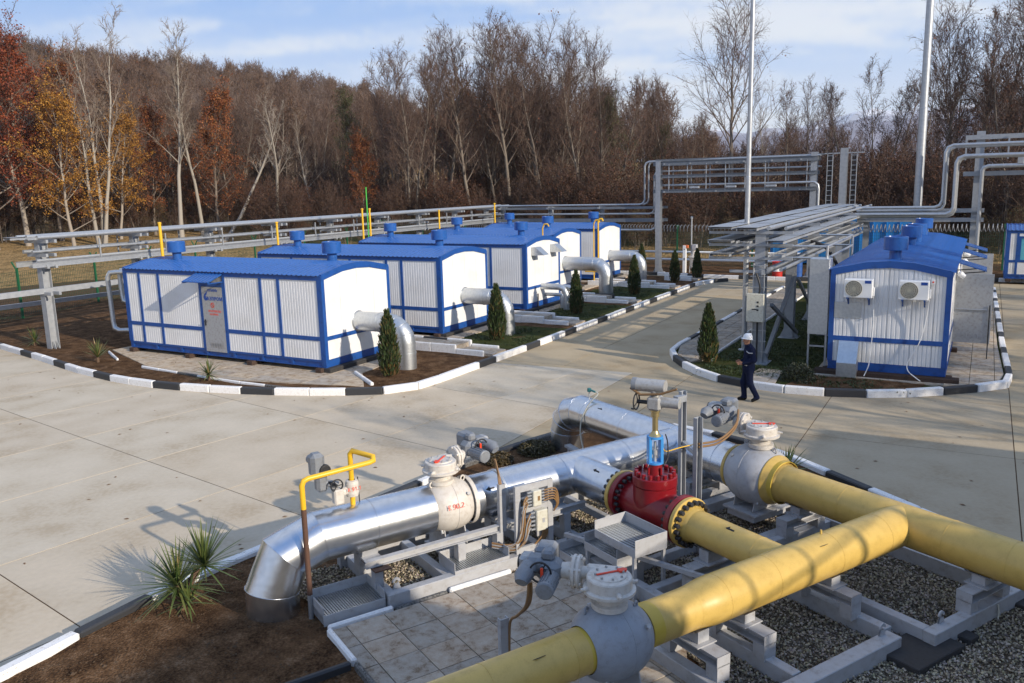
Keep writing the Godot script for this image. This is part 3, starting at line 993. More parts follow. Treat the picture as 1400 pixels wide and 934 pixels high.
func duct(label: String, at: Vector3, r: float, out: float, y: float) -> void:
	# galvanised duct out of an end wall, bent down into the ground
	var o := thing("exhaust_duct", label, "duct", at, 0.0, "bent ducts at the container ends")
	var m := MB.new()
	var X := Transform3D(Basis(V(0, 0, 1), V(1, 0, 0), V(0, 1, 0)), V(0, y, 0))
	m.lathe([Vector2(r + 0.03, -0.03), Vector2(r + 0.03, 0.02), Vector2(r, 0.025), Vector2(r, out * 0.48), Vector2(r + 0.012, out * 0.48), Vector2(r + 0.012, out * 0.5), Vector2(r, out * 0.5), Vector2(r, out - 0.62)], X, 32)
	part(o, "horizontal_section", m, M.jacket_dull)
	var R := 0.62
	var c := V(out - R, y - R, 0)
	for i in 4:
		var a0 := PI * 0.5 - PI * 0.5 * i / 4.0
		var a1 := PI * 0.5 - PI * 0.5 * (i + 1) / 4.0
		var e := MB.new()
		e.tube([c + V(cos(a0), sin(a0), 0) * R, c + V(cos(a1), sin(a1), 0) * R], r - i * 0.0015, 32, false)
		# lobster-back segment: ends cut on the slant
		var s := MB.new()
		for k in 32:
			var q := []
			var nn := []
			for w in [[a0, k], [a0, k + 1], [a1, k + 1], [a1, k]]:
				var f: float = TAU * w[1] / 32.0
				var rad := V(cos(w[0]), sin(w[0]), 0)
				q.append(c + rad * R + (rad * cos(f) + V(0, 0, 1) * sin(f)) * (r + 0.001 * i))
				nn.append((rad * cos(f) + V(0, 0, 1) * sin(f)))
			s.tri(q[0], q[1], q[2], nn[0], nn[1], nn[2]); s.tri(q[0], q[2], q[3], nn[0], nn[2], nn[3])
		var ring := []
		for k in 33:
			var f := TAU * k / 32.0
			var rad := V(cos(a0), sin(a0), 0)
			ring.append(c + rad * R + (rad * cos(f) + V(0, 0, 1) * sin(f)) * r)
		s.tube(ring, 0.012, 5, false)
		part(o, "elbow_segment", s, M.jacket_dull)
	var d := MB.new()
	d.lathe([Vector2(r + 0.004, 0.02), Vector2(r + 0.004, y - R - 0.3), Vector2(r + 0.014, y - R - 0.3), Vector2(r + 0.014, y - R - 0.28), Vector2(r, y - R - 0.28), Vector2(r, y - R + 0.01)], Transform3D(Basis.IDENTITY, V(out, 0, 0)), 32)
	part(o, "vertical_section", d, M.jacket_dull)


func make_containers() -> void:
	var W := 3.31
	var g := "white and blue container modules in a row along the road"
	var at1 := V(-17.47, 0, -19.09)
	var c1 := container("equipment_container", "nearest white and blue container module with grey door under an awning", at1, 0.0, 9.28, W, [-9.195, -8.46, -7.44, -5.36, -4.22, -2.56, -1.78, -0.085], {"door": 3, "vents": [Vector2(-7.85, -1.2), Vector2(-1.35, -2.1)], "group": g})
	# door with print on it
	var d := MB.new()
	d.bevel(V(-4.79, 1.53, 0.0), V(1.0, 2.2, 0.06), 0.008)
	var dm := part(c1, "door", d, M.door_grey, "grey sheet steel door with blue and red lettering")
	var fr := MB.new()
	box_at(fr, -5.3, -4.27, 2.64, 2.78, -0.028, 0.034)
	box_at(fr, -5.305, -5.29, 0.42, 2.64, -0.02, 0.033); box_at(fr, -4.29, -4.27, 0.42, 2.64, -0.02, 0.033)
	part(c1, "door_frame", fr, M.blue)
	var up := MB.new()
	box_at(up, -5.3, -4.27, 2.78, 3.0, -0.02, 0.01)
	part(c1, "transom", up, M.door_grey)
	var h := MB.new()
	h.box(V(-5.2, 1.42, 0.04), V(0.05, 0.2, 0.02))
	h.tube([V(-5.2, 1.45, 0.04), V(-5.2, 1.45, 0.09), V(-5.07, 1.45, 0.09)], 0.012, 6)
	part(dm, "handle", h, M.black)
	for i in 5:
		var l := MB.new()
		l.quad(V(-5.02 + i * 0.12, 0.56, 0.032), V(-4.95 + i * 0.12, 0.56, 0.032), V(-4.95 + i * 0.12, 0.74, 0.05), V(-5.02 + i * 0.12, 0.74, 0.05))
		part(dm, "louvre", l, M.galv)
	var T := func(x: float, y: float) -> Transform3D: return Transform3D(Basis.IDENTITY, V(x, y, 0.033))
	text(dm, "ГАЗПРОМ", 0.13, T.call(-4.72, 2.24), M.logo_blue, "lettering", true)
	text(dm, "КУБАНЬ", 0.09, T.call(-4.75, 2.52), M.logo_blue, "lettering", true)
	var fl := MB.new() # the flame over the first letter
	fl.extrude(P2([-5.16, 2.2, -5.1, 2.16, -5.0, 2.2, -5.02, 2.28, -5.08, 2.26, -5.1, 2.32, -5.04, 2.38, -5.0, 2.5, -5.07, 2.44, -5.15, 2.38, -5.19, 2.28]), 0.006, Transform3D(Basis.IDENTITY, V(0, 0, 0.033)))
	part(dm, "flame_logo", fl, M.logo_blue)
	var ring := MB.new()
	for i in 20:
		var a := TAU * i / 20.0
		var e := TAU * (i + 1) / 20.0
		ring.quad(V(-4.8 + cos(a) * 0.065, 2.02 + sin(a) * 0.065, 0.034), V(-4.8 + cos(a) * 0.09, 2.02 + sin(a) * 0.09, 0.034), V(-4.8 + cos(e) * 0.09, 2.02 + sin(e) * 0.09, 0.034), V(-4.8 + cos(e) * 0.065, 2.02 + sin(e) * 0.065, 0.034))
	ring.quad(V(-4.86, 2.06, 0.034), V(-4.84, 2.08, 0.034), V(-4.74, 1.98, 0.034), V(-4.76, 1.96, 0.034))
	part(dm, "prohibition_sign", ring, M.red_bright)
	text(dm, "ОГНЕОПАСНО", 0.07, T.call(-4.72, 1.82), M.red_bright)
	text(dm, "НЕ КУРИТЬ", 0.06, T.call(-4.76, 1.71), M.red_bright)
	# awning
	var aw := MB.new()
	aw.extrude(P2([0.0, 3.06, 0.62, 2.84, 0.62, 2.865, 0.0, 3.085]), 1.24, Transform3D(Basis(V(0, 0, 1), V(0, 1, 0), V(1, 0, 0)), V(-4.83, 0, 0.03)))
	for i in 8:
		aw.beam(V(-5.4 + i * 0.163, 3.093, 0.03), V(-5.4 + i * 0.163, 2.872, 0.645), 0.05, 0.018)
	var awn := part(c1, "awning", aw, M.blue_roof)
	for x in [-5.43, -4.23]:
		var st := MB.new()
		st.beam(V(x, 2.82, 0.02), V(x, 2.82, 0.64), 0.03, 0.03)
		st.beam(V(x, 2.82, 0.02), V(x, 3.06, 0.02), 0.03, 0.03)
		part(awn, "bracket", st, M.blue)

	var b4 := [-9.195, -7.4, -5.4, -4.3, -2.5, -1.78, -0.085]
	container("equipment_container", "second white and blue container from the front, three panel joints beside a duct", V(-17.5, 0, -25.56), 0.0, 9.28, W, b4, {"vents": [Vector2(-8.05, -1.1), Vector2(-1.5, -2.2)], "group": g})
	var c3 := container("equipment_container", "third white and blue container with two hooded air outlets on its end wall", V(-17.43, 0, -32.08), 0.0, 9.28, W, b4, {"vents": [Vector2(-8.1, -1.0), Vector2(-1.35, -2.1)], "group": g})
	for z in [-0.75, -2.6]:
		var m := MB.new()
		m.extrude(P2([0, 2.62, 0.14, 2.62, 0.62, 2.64, 0.2, 2.98, 0, 2.98]), 0.5, Transform3D(Basis.IDENTITY, V(0.02, 0, z)))
		part(c3, "air_hood", m, M.jacket_dull)
	container("equipment_container", "fourth white and blue container set back from the road behind a wide duct", V(-19.1, 0, -38.1), 0.0, 7.65, W, [-7.565, -5.4, -3.6, -1.78, -0.085], {"vents": [Vector2(-6.5, -1.1), Vector2(-1.35, -2.1)], "group": g})
	container("equipment_container", "farthest white and blue container of the row beside the overhead gantry", V(-19.17, 0, -43.97), 0.0, 7.58, W, [-7.495, -5.4, -3.6, -1.78, -0.085], {"vents": [Vector2(-6.4, -1.1), Vector2(-1.3, -2.3)], "group": g})

	duct("silver bent duct on the end wall of the nearest container", V(-17.46, 0, -20.72), 0.31, 1.85, 1.52)
	duct("silver bent duct on the second container behind a small cypress", V(-17.49, 0, -27.15), 0.31, 1.85, 1.52)
	duct("silver bent duct on the fourth container, wide and close to a yellow pipe", V(-19.08, 0, -39.45), 0.36, 2.3, 1.6)
	duct("silver bent duct on the farthest container of the row", V(-19.15, 0, -45.65), 0.31, 1.95, 1.48)
	# slim bypass pipes on the third container
	var bp := thing("bypass_pipe", "slim silver pipes bent down from the third container end wall", "pipe", V(-17.43, 0, -33.4))
	for i in 2:
		rod(bp, "pipe", [V(-0.05, 1.15, -0.1 - i * 0.05), V(0.9 + i * 0.45, 1.15, -0.1 - i * 0.05), V(1.15 + i * 0.45, 1.06, -0.1 - i * 0.05), V(1.25 + i * 0.45, 0.85, -0.1 - i * 0.05), V(1.25 + i * 0.45, 0.05, -0.1 - i * 0.05)], 0.14 - i * 0.03, M.jacket_dull, 16)
	rod(bp, "pipe", [V(-0.05, 0.75, -0.45), V(0.8, 0.75, -0.45), V(0.86, 0.68, -0.45), V(0.86, 0.05, -0.45)], 0.08, M.jacket_dull, 12)
	rod(bp, "vent_stub", [V(0.35, 0.1, 0.9), V(0.35, 0.95, 0.9)], 0.03, M.black, 8)
	# small hooked yellow pipes between the containers
	for a in [[-18.75, -42.4, 3.5, 0.75, "paired hooked yellow gas pipe standing beside the fourth container's end"], [-19.3, -37.35, 3.55, 0.0, "hooked yellow gas pipe rising above the fourth container's roof edge"]]:
		var yp := thing("gas_pipe", a[4], "pipe", V(a[0], 0, a[1]))
		rod(yp, "riser", [V(0, 0.1, 0), V(0, a[2], 0), V(0.1, a[2] + 0.2, 0), V(0.28, a[2] + 0.2, 0), V(0.36, a[2] + 0.08, 0)], 0.035, M.yellow_bright, 8)
		if a[3] > 0:
			rod(yp, "riser", [V(0.35, 0.9, 0.2), V(0.35, a[2] + 0.1, 0.2), V(0.43, a[2] + 0.28, 0.2), V(0.58, a[2] + 0.28, 0.2), V(0.64, a[2] + 0.16, 0.2)], 0.045, M.yellow_bright, 8)
			rod(yp, "branch", [V(-0.45, 0.9, 0.2), V(0.35, 0.9, 0.2)], 0.035, M.yellow_bright, 8)


func make_control_building() -> void:
	var W := 3.015
	var o := container("control_building", "white and blue control building with two air conditioners on its end", V(-3.7, 0, -24.93), -PI * 0.5, 13.2, W, [-13.115, -9, -6, -3, -0.085], {"vents": [Vector2(-0.75, -1.55), Vector2(-6.2, -1.55), Vector2(-7.7, -1.62), Vector2(-11.6, -1.6)], "ribbed_end": true, "panels": [0.0, 0.12, 0.3, 0.5, 0.7, 0.88, 1.0], "top": 3.1, "end_sill": false})
	o.set_meta("category", "building")
	var sill := MB.new()
	sill.bevel(V(0.06, 0.2, -W * 0.5), V(0.34, 0.15, W + 0.7), 0.02)
	part(o, "sleeper", sill, M.timber)
	var patchp := MB.new() # bare zinc sheet over an opening
	patchp.box(V(0.016, 2.0, -0.46), V(0.02, 0.45, 0.72))
	part(o, "cover_plate", patchp, M.jacket_dull)
	var hood := MB.new()
	hood.extrude(P2([0.0, 1.12, 0.06, 1.12, 0.42, 0.55, 0.42, 0.15, 0.0, 0.15]), 0.52, Transform3D(Basis.IDENTITY, V(0.02, 0, -0.55)))
	part(o, "air_hood", hood, M.jacket_dull)
	var sen := MB.new()
	sen.bevel(V(0.03, 2.86, -2.58), V(0.05, 0.13, 0.1), 0.008)
	var sn := part(o, "alarm_box", sen, M.white)
	var le := MB.new()
	le.lathe([Vector2(0.025, 0), Vector2(0.02, 0.02), Vector2(0, 0.025)], Transform3D(Basis(V(0, 1, 0), V(1, 0, 0), V(0, 0, -1)), V(0.056, 2.86, -2.58)), 10)
	part(sn, "lens", le, M.red_bright)
	# awnings over the doors on the far long side
	for x in [-4.2, -8.6, -11.6]:
		var aw := MB.new()
		aw.extrude(P2([0.0, 3.05, 0.78, 2.8, 0.78, 2.83, 0.0, 3.08]), 1.25, Transform3D(Basis(V(0, 0, -1), V(0, 1, 0), V(1, 0, 0)), V(x, 0, -W - 0.03)))
		var a := part(o, "awning", aw, M.blue_roof)
		for s in [-0.55, 0.55]:
			var br := MB.new()
			br.beam(V(x + s, 2.72, -W - 0.02), V(x + s, 2.8, -W - 0.76), 0.03, 0.03)
			part(a, "bracket", br, M.black)
		var lamp := MB.new()
		lamp.lathe([Vector2(0.0, -0.12), Vector2(0.07, -0.1), Vector2(0.09, 0.05), Vector2(0.05, 0.1), Vector2(0, 0.11)], Transform3D(Basis(Vector3.RIGHT, 0.9), V(x + 0.85, 2.72, -W - 0.16)), 12)
		part(o, "door_lamp", lamp, M.white)
	# open grey doors
	for x in [-3.62, -11.0]:
		var dd := MB.new()
		dd.bevel(V(x, 1.68, -W - 0.52), V(0.05, 2.1, 1.0), 0.008)
		var dp := part(o, "open_door", dd, M.door_grey)
		var bolt := MB.new()
		bolt.tube([V(x + 0.06, 1.66, -W - 0.08), V(x + 0.06, 1.66, -W - 0.9)], 0.018, 6)
		part(dp, "push_bar", bolt, M.galv)
		var leg := MB.new()
		leg.tube([V(x + 0.05, 1.8, -W - 0.96), V(x + 0.05, 0.17, -W - 0.98)], 0.016, 6)
		part(dp, "door_stay", leg, M.black)
		var lv := MB.new()
		for i in 7: lv.box(V(x + 0.03, 0.86, -W - 0.2 - i * 0.1), V(0.012, 0.14, 0.03))
		part(dp, "louvre", lv, M.steel_grey)
	# air conditioners with their hoses are things of their own
	for i in 2:
		var wx: float = [-2.95, -1.56][i]
		var ac := thing("air_conditioner", ["left outdoor air conditioner unit on the control building's end wall", "right outdoor air conditioner unit on the control building's end wall"][i], "air conditioner", V(wx, 2.36, -24.9), 0.0, "air conditioners on the control building")
		var m := MB.new()
		m.bevel(V(0, 0.29, 0.19), V(0.74, 0.52, 0.26), 0.02)
		part(ac, "case", m, M.white)
		var gr := MB.new()
		gr.lathe([Vector2(0.22, 0.0), Vector2(0.22, 0.008), Vector2(0, 0.008)], Transform3D(Basis(V(1, 0, 0), V(0, 0, 1), V(0, -1, 0)), V(-0.11, 0.29, 0.318)), 24)
		part(ac, "fan_opening", gr, M.ac_grille)
		var wires := MB.new()
		for k in 5: wires.lathe([Vector2(0.045 + k * 0.042, 0.0), Vector2(0.052 + k * 0.042, 0.012), Vector2(0.059 + k * 0.042, 0.0)], Transform3D(Basis(V(1, 0, 0), V(0, 0, 1), V(0, -1, 0)), V(-0.11, 0.29, 0.327)), 24)
		for k in 8: wires.box(V(-0.11, 0.29, 0.335), V(0.44, 0.008, 0.006), Basis(Vector3.BACK, PI * k / 8.0))
		part(ac, "fan_guard", wires, M.cream_box)
		var lab := MB.new()
		lab.box(V(0.25, 0.48, 0.321), V(0.16, 0.08, 0.004))
		part(ac, "label_plate", lab, M.logo_blue)
		var vb := MB.new()
		vb.bevel(V(0.39, 0.2, 0.17), V(0.05, 0.24, 0.14), 0.01)
		part(ac, "valve_cover", vb, M.white)
		for x in [-0.27, 0.27]:
			var br := MB.new()
			br.box(V(x, 0.02, 0.17), V(0.035, 0.03, 0.36))
			br.box(V(x, -0.08, 0.02), V(0.035, 0.22, 0.02))
			br.beam(V(x, -0.15, 0.02), V(x, 0.0, 0.24), 0.03, 0.02)
			part(ac, "bracket", br, M.blue)
		var hs := MB.new()
		if i == 0: hs.tube(curve([V(0.39, 0.14, 0.2), V(0.41, -0.6, 0.1), V(0.39, -1.3, 0.08), V(0.36, -1.85, 0.12), V(0.26, -2.17, 0.25)]), 0.014, 6)
		else: hs.tube(curve([V(0.39, 0.14, 0.2), V(0.33, -0.5, 0.1), V(0.22, -1.1, 0.08), V(0.05, -1.5, 0.09), V(-0.06, -1.75, 0.12), V(-0.02, -1.95, 0.18), V(0.18, -2.1, 0.26), V(0.3, -2.17, 0.32)]), 0.014, 6)
		part(ac, "drain_hose", hs, M.white)
	# zinc duct standing at the left side
	var du := thing("wall_duct", "tall zinc duct box standing beside the control building's left corner", "duct", V(-4.07, 0, -25.4))
	var m := MB.new()
	m.bevel(V(0, 2.3, 0), V(0.55, 2.2, 0.5), 0.01)
	part(du, "duct_box", m, M.jacket_dull)
	for x in [-0.24, 0.24]:
		bar(du, "leg", V(x, 0.1, 0.2), V(x, 1.2, 0.2), 0.05, 0.05, M.galv)
	bar(du, "brace", V(-0.24, 0.85, 0.2), V(0.24, 0.85, 0.2), 0.05, 0.04, M.galv)
	# kiosk at the right edge
	var k := container("control_kiosk", "small white and blue kiosk with a window at the far right edge", V(5.4, 0, -50.2), 0.0, 4.4, 3.0, [-4.315, -3.9, -2.5, -0.085], {"vents": [], "top": 2.75, "door": 1})
	k.set_meta("category", "kiosk")
	var wp := MB.new()
	wp.box(V(-3.2, 0.82, -0.01), V(1.3, 0.6, 0.04)); wp.box(V(-3.2, 2.55, -0.01), V(1.3, 0.2, 0.04))
	part(k, "wall_panel", wp, M.panel)
	var wf := MB.new()
	for q in [[-3.2, 1.2, 1.3, 0.12], [-3.2, 2.42, 1.3, 0.1]]: wf.box(V(q[0], q[1], 0.0), V(q[2], q[3], 0.05))
	for x in [-3.8, -2.6]: wf.box(V(x, 1.8, 0.0), V(0.12, 1.2, 0.052))
	var wm := part(k, "window", wf, M.blue)
	var wi := MB.new()
	wi.box(V(-3.2, 1.8, 0.004), V(0.07, 1.12, 0.03))
	part(wm, "mullion", wi, M.white)
	for x in [-3.49, -2.91]:
		var pn := MB.new()
		pn.box(V(x, 1.8, -0.01), V(0.5, 1.12, 0.01))
		part(wm, "pane", pn, M.glass)
	var ant := MB.new()
	ant.tube([V(-2.2, 2.9, -1.2), V(-2.2, 3.6, -1.2)], 0.03, 8)
	ant.bevel(V(-2.2, 3.65, -1.2), V(0.5, 0.2, 0.3), 0.02)
	part(k, "roof_unit", ant, M.galv)


# ---------- racks, gantry, fence, poles ----------

func column(parent: Node3D, at: Vector3, h: float, w := 0.3, mat_: Material = null, turn := 0.0) -> void:
	var m := MB.new()
	var b := Basis(Vector3.UP, turn)
	var k := 0.02
	for s in [-1, 1]: m.box(at + V(0, h * 0.5, 0) + b * V(0, 0, s * (w * 0.5 - k * 0.5)), V(w * 0.85, h, k), b)
	m.box(at + V(0, h * 0.5, 0), V(k, h, w - 2 * k), b)
	part(parent, "column", m, mat_ if mat_ else M.rack)
	var f := MB.new()
	f.box(at + V(0, 0.02, 0), V(w + 0.3, 0.04, w + 0.3), b)
	for s in [-1, 1]:
		f.extrude(P2([0, 0.04, 0.16, 0.04, 0, 0.4]), 0.02, Transform3D(b, at + b * V(w * 0.42, 0, s * w * 0.2)))
		f.extrude(P2([0, 0.04, -0.16, 0.04, 0, 0.4]), 0.02, Transform3D(b, at + b * V(-w * 0.42, 0, s * w * 0.2)))
	part(parent, "base_plate", f, M.rack)


func ladder_tray(parent: Node3D, a: Vector3, b: Vector3, w: float, step: float, material: Material, covered := false) -> void:
	var m := MB.new()
	var bs := MB.along(a, b)
	var l := a.distance_to(b)
	for s in [-1, 1]: m.beam(a + bs.x * s * w * 0.5, b + bs.x * s * w * 0.5, 0.016, 0.07)
	for i in int(l / step): m.box(a + bs.y * (i + 0.5) * step, V(w - 0.02, 0.035, 0.025), bs)
	part(parent, "cable_ladder", m, material)
	if covered:
		var n := int(l / 2.4)
		for i in n:
			var c := MB.new()
			var y0 := l * i / n
			var y1 := l * (i + 1) / n
			c.box(a + bs.y * (y0 + y1) * 0.5 + bs.z * (0.065 + 0.012 * (i % 2)), V(w + 0.06, y1 - y0 + 0.03, 0.006), bs)
			part(parent, "tray_cover", c, material)


func make_left_rack() -> void:
	var o := thing("pipe_rack", "long grey steel pipe rack running behind the container row", "pipe rack", V(-30.2, 0, 0))
	var zs := [-18.3, -22.2, -26.0, -30.0, -34.0, -38.0, -42.0, -46.0, -50.0]
	for i in zs.size():
		var y := 0.02
		column(o, V(0, y, zs[i]), 4.1 - y, 0.34 if i == 0 else 0.28)
		for h in ([2.2, 3.2, 3.62, 4.12] if i == 0 else [3.2, 3.62, 4.12]):
			for s in [-0.16, 0.16]:
				var m := MB.new()
				m.box(V(0, h, zs[i] + s), V(1.35 if h > 4 else 1.15, 0.12, 0.09))
				part(o, "cross_arm", m, M.rack)
	var z0 := -17.3
	var z1 := -52.0
	for x in [-0.5, 0.5]:
		var b1 := MB.new()
		b1.ibeam(V(x, 3.3, z0 - 0.3), V(x, 3.3, z1 + 1), 0.1, 0.2, 0.012)
		part(o, "stringer", b1, M.galv)
	bar(o, "stringer", V(0.1, 2.3, -10), V(0.1, 2.3, -24.5), 0.14, 0.2, M.rack)
	bar(o, "stringer", V(-1.6, 1.72, -10), V(-1.6, 1.62, -30), 0.14, 0.16, M.rack)
	for z in [-10.2, -25.0]: bar(o, "stub_post", V(-1.6, 0, z), V(-1.6, 1.64, z), 0.1, 0.1, M.rack)
	ladder_tray(o, V(-0.36, 4.24, z0), V(-0.36, 4.24, z1), 0.4, 0.42, M.galv, true)
	ladder_tray(o, V(0.34, 4.24, z0 - 0.2), V(0.34, 4.24, z1), 0.5, 0.42, M.galv, false)
	for q in [[-0.62, 4.3, 0.055], [0.0, 4.3, 0.07], [0.64, 4.28, 0.08], [-0.3, 3.76, 0.07], [0.25, 3.76, 0.055], [0.45, 3.45, 0.05]]:
		rod(o, "pipe", [V(q[0], q[1], z0 - 0.5), V(q[0], q[1], z1)], q[2], M.galv if q[1] > 3.6 else M.rack, 10)
	for i in 22: # hangers between the two levels
		var z := -18.8 - i * 1.5
		bar(o, "hanger", V(0.52 if i % 2 else -0.5, 3.4, z), V(0.52 if i % 2 else -0.5, 4.1, z), 0.045, 0.045, M.rack)
	# turn towards the road
	var o2 := thing("pipe_rack", "short cross rack between the long rack and the overhead gantry", "pipe rack", V(0, 0, -50.6))
	for x in [-29.2, -25.5, -21.8]:
		column(o2, V(x, 0.02, 0), 4.2, 0.28, null, PI * 0.5)
		for h in [3.2, 4.12]:
			var m := MB.new()
			m.box(V(x, h, 0), V(0.14, 0.12, 1.1))
			part(o2, "cross_arm", m, M.rack)
	for z in [-0.45, 0.45]:
		bar(o2, "stringer", V(-31, 3.32, z), V(-17.5, 3.32, z), 0.1, 0.2, M.rack_dark)
		bar(o2, "stringer", V(-31, 4.1, z), V(-17.5, 4.1, z), 0.1, 0.14, M.rack_dark)
	# pipes that climb on to the gantry
	for q in [[0.3, 4.3, -18.75, 6.92, 0.06], [0.0, 4.3, -18.6, 6.92, 0.05], [0.35, 3.72, -18.1, 6.3, 0.055], [-0.2, 3.72, -18.0, 6.3, 0.05], [0.5, 2.72, -17.95, 5.45, 0.07]]:
		var x: float = q[2]
		rod(o2, "pipe", [V(-30.2, q[1], q[0]), V(x - 0.3, q[1], q[0]), V(x - 0.09, q[1] + 0.09, q[0]), V(x, q[1] + 0.3, q[0]), V(x, q[3] - 0.3, q[0]), V(x + 0.09, q[3] - 0.09, q[0]), V(x + 0.3, q[3], q[0]), V(-8.3 if q[3] > 6 else -8.75, q[3], q[0] + 0.3)], q[4], M.galv, 10)


func make_gantry() -> void:
	var o := thing("overhead_gantry", "grey steel pipe gantry bridging the far end of the road", "gantry", V(0, 0, -50.3))
	column(o, V(-17.65, 0.1, 0.5), 6.8, 0.36)
	column(o, V(-8.6, 0.1, 0.3), 7.0, 0.4)
	column(o, V(-7.05, 0.1, 0.3), 7.15, 0.42)
	for z in [-0.25, 0.55]:
		for h in [6.75, 5.98, 5.1]:
			var m := MB.new()
			m.ibeam(V(-18.0, h, z), V(-8.4, h, z), 0.12, 0.26 if h > 6.5 else 0.2, 0.014)
			part(o, "girder", m, M.rack_dark)
		for i in 8:
			var x := -17.0 + i * 1.15
			bar(o, "hanger", V(x, 5.1, z), V(x, 6.7, z), 0.05, 0.05, M.rack)
	for i in 6:
		var x := -17.3 + i * 1.6
		bar(o, "cross_member", V(x, 6.72, -0.3), V(x, 6.72, 0.6), 0.1, 0.08, M.rack)
		bar(o, "cross_member", V(x, 5.06, -0.3), V(x, 5.06, 0.6), 0.1, 0.08, M.rack)
	for x in [-15.4, -13.2, -10.9]:
		var m := MB.new()
		m.bevel(V(x, 5.3, 0.55), V(0.6, 0.12, 0.16), 0.01)
		part(o, "pipe_saddle", m, M.galv)
	ladder_tray(o, V(-18, 6.98, -0.1), V(-8.2, 6.98, -0.1), 0.5, 0.4, M.rack_dark)
	# upright cable ladders beside the last two columns
	for x in [-7.75, -6.5]:
		var m := MB.new()
		for s in [-0.14, 0.14]: m.box(V(x + s, 5.5, 0.5), V(0.03, 3.0, 0.1))
		for i in 11: m.box(V(x, 4.15 + i * 0.27, 0.5), V(0.28, 0.035, 0.04))
		part(o, "cable_ladder", m, M.rack)
		var c := MB.new()
		for k in 4: c.tube([V(x - 0.09 + k * 0.05, 4.0, 0.46), V(x - 0.09 + k * 0.05, 6.9, 0.46)], 0.02, 5)
		part(o, "cable_bundle", c, M.black)
		bar(o, "outrigger", V(x - 0.3, 6.98, 0.5), V(x + 0.5, 6.98, 0.5), 0.1, 0.06, M.rack)
	rod(o, "pipe", [V(-9.4, 5.45, 0.8), V(-8.5, 5.45, 0.8), V(-8.3, 5.3, 0.8), V(-8.25, 5.05, 0.8), V(-8.25, 3.4, 0.8)], 0.07, M.galv, 10)


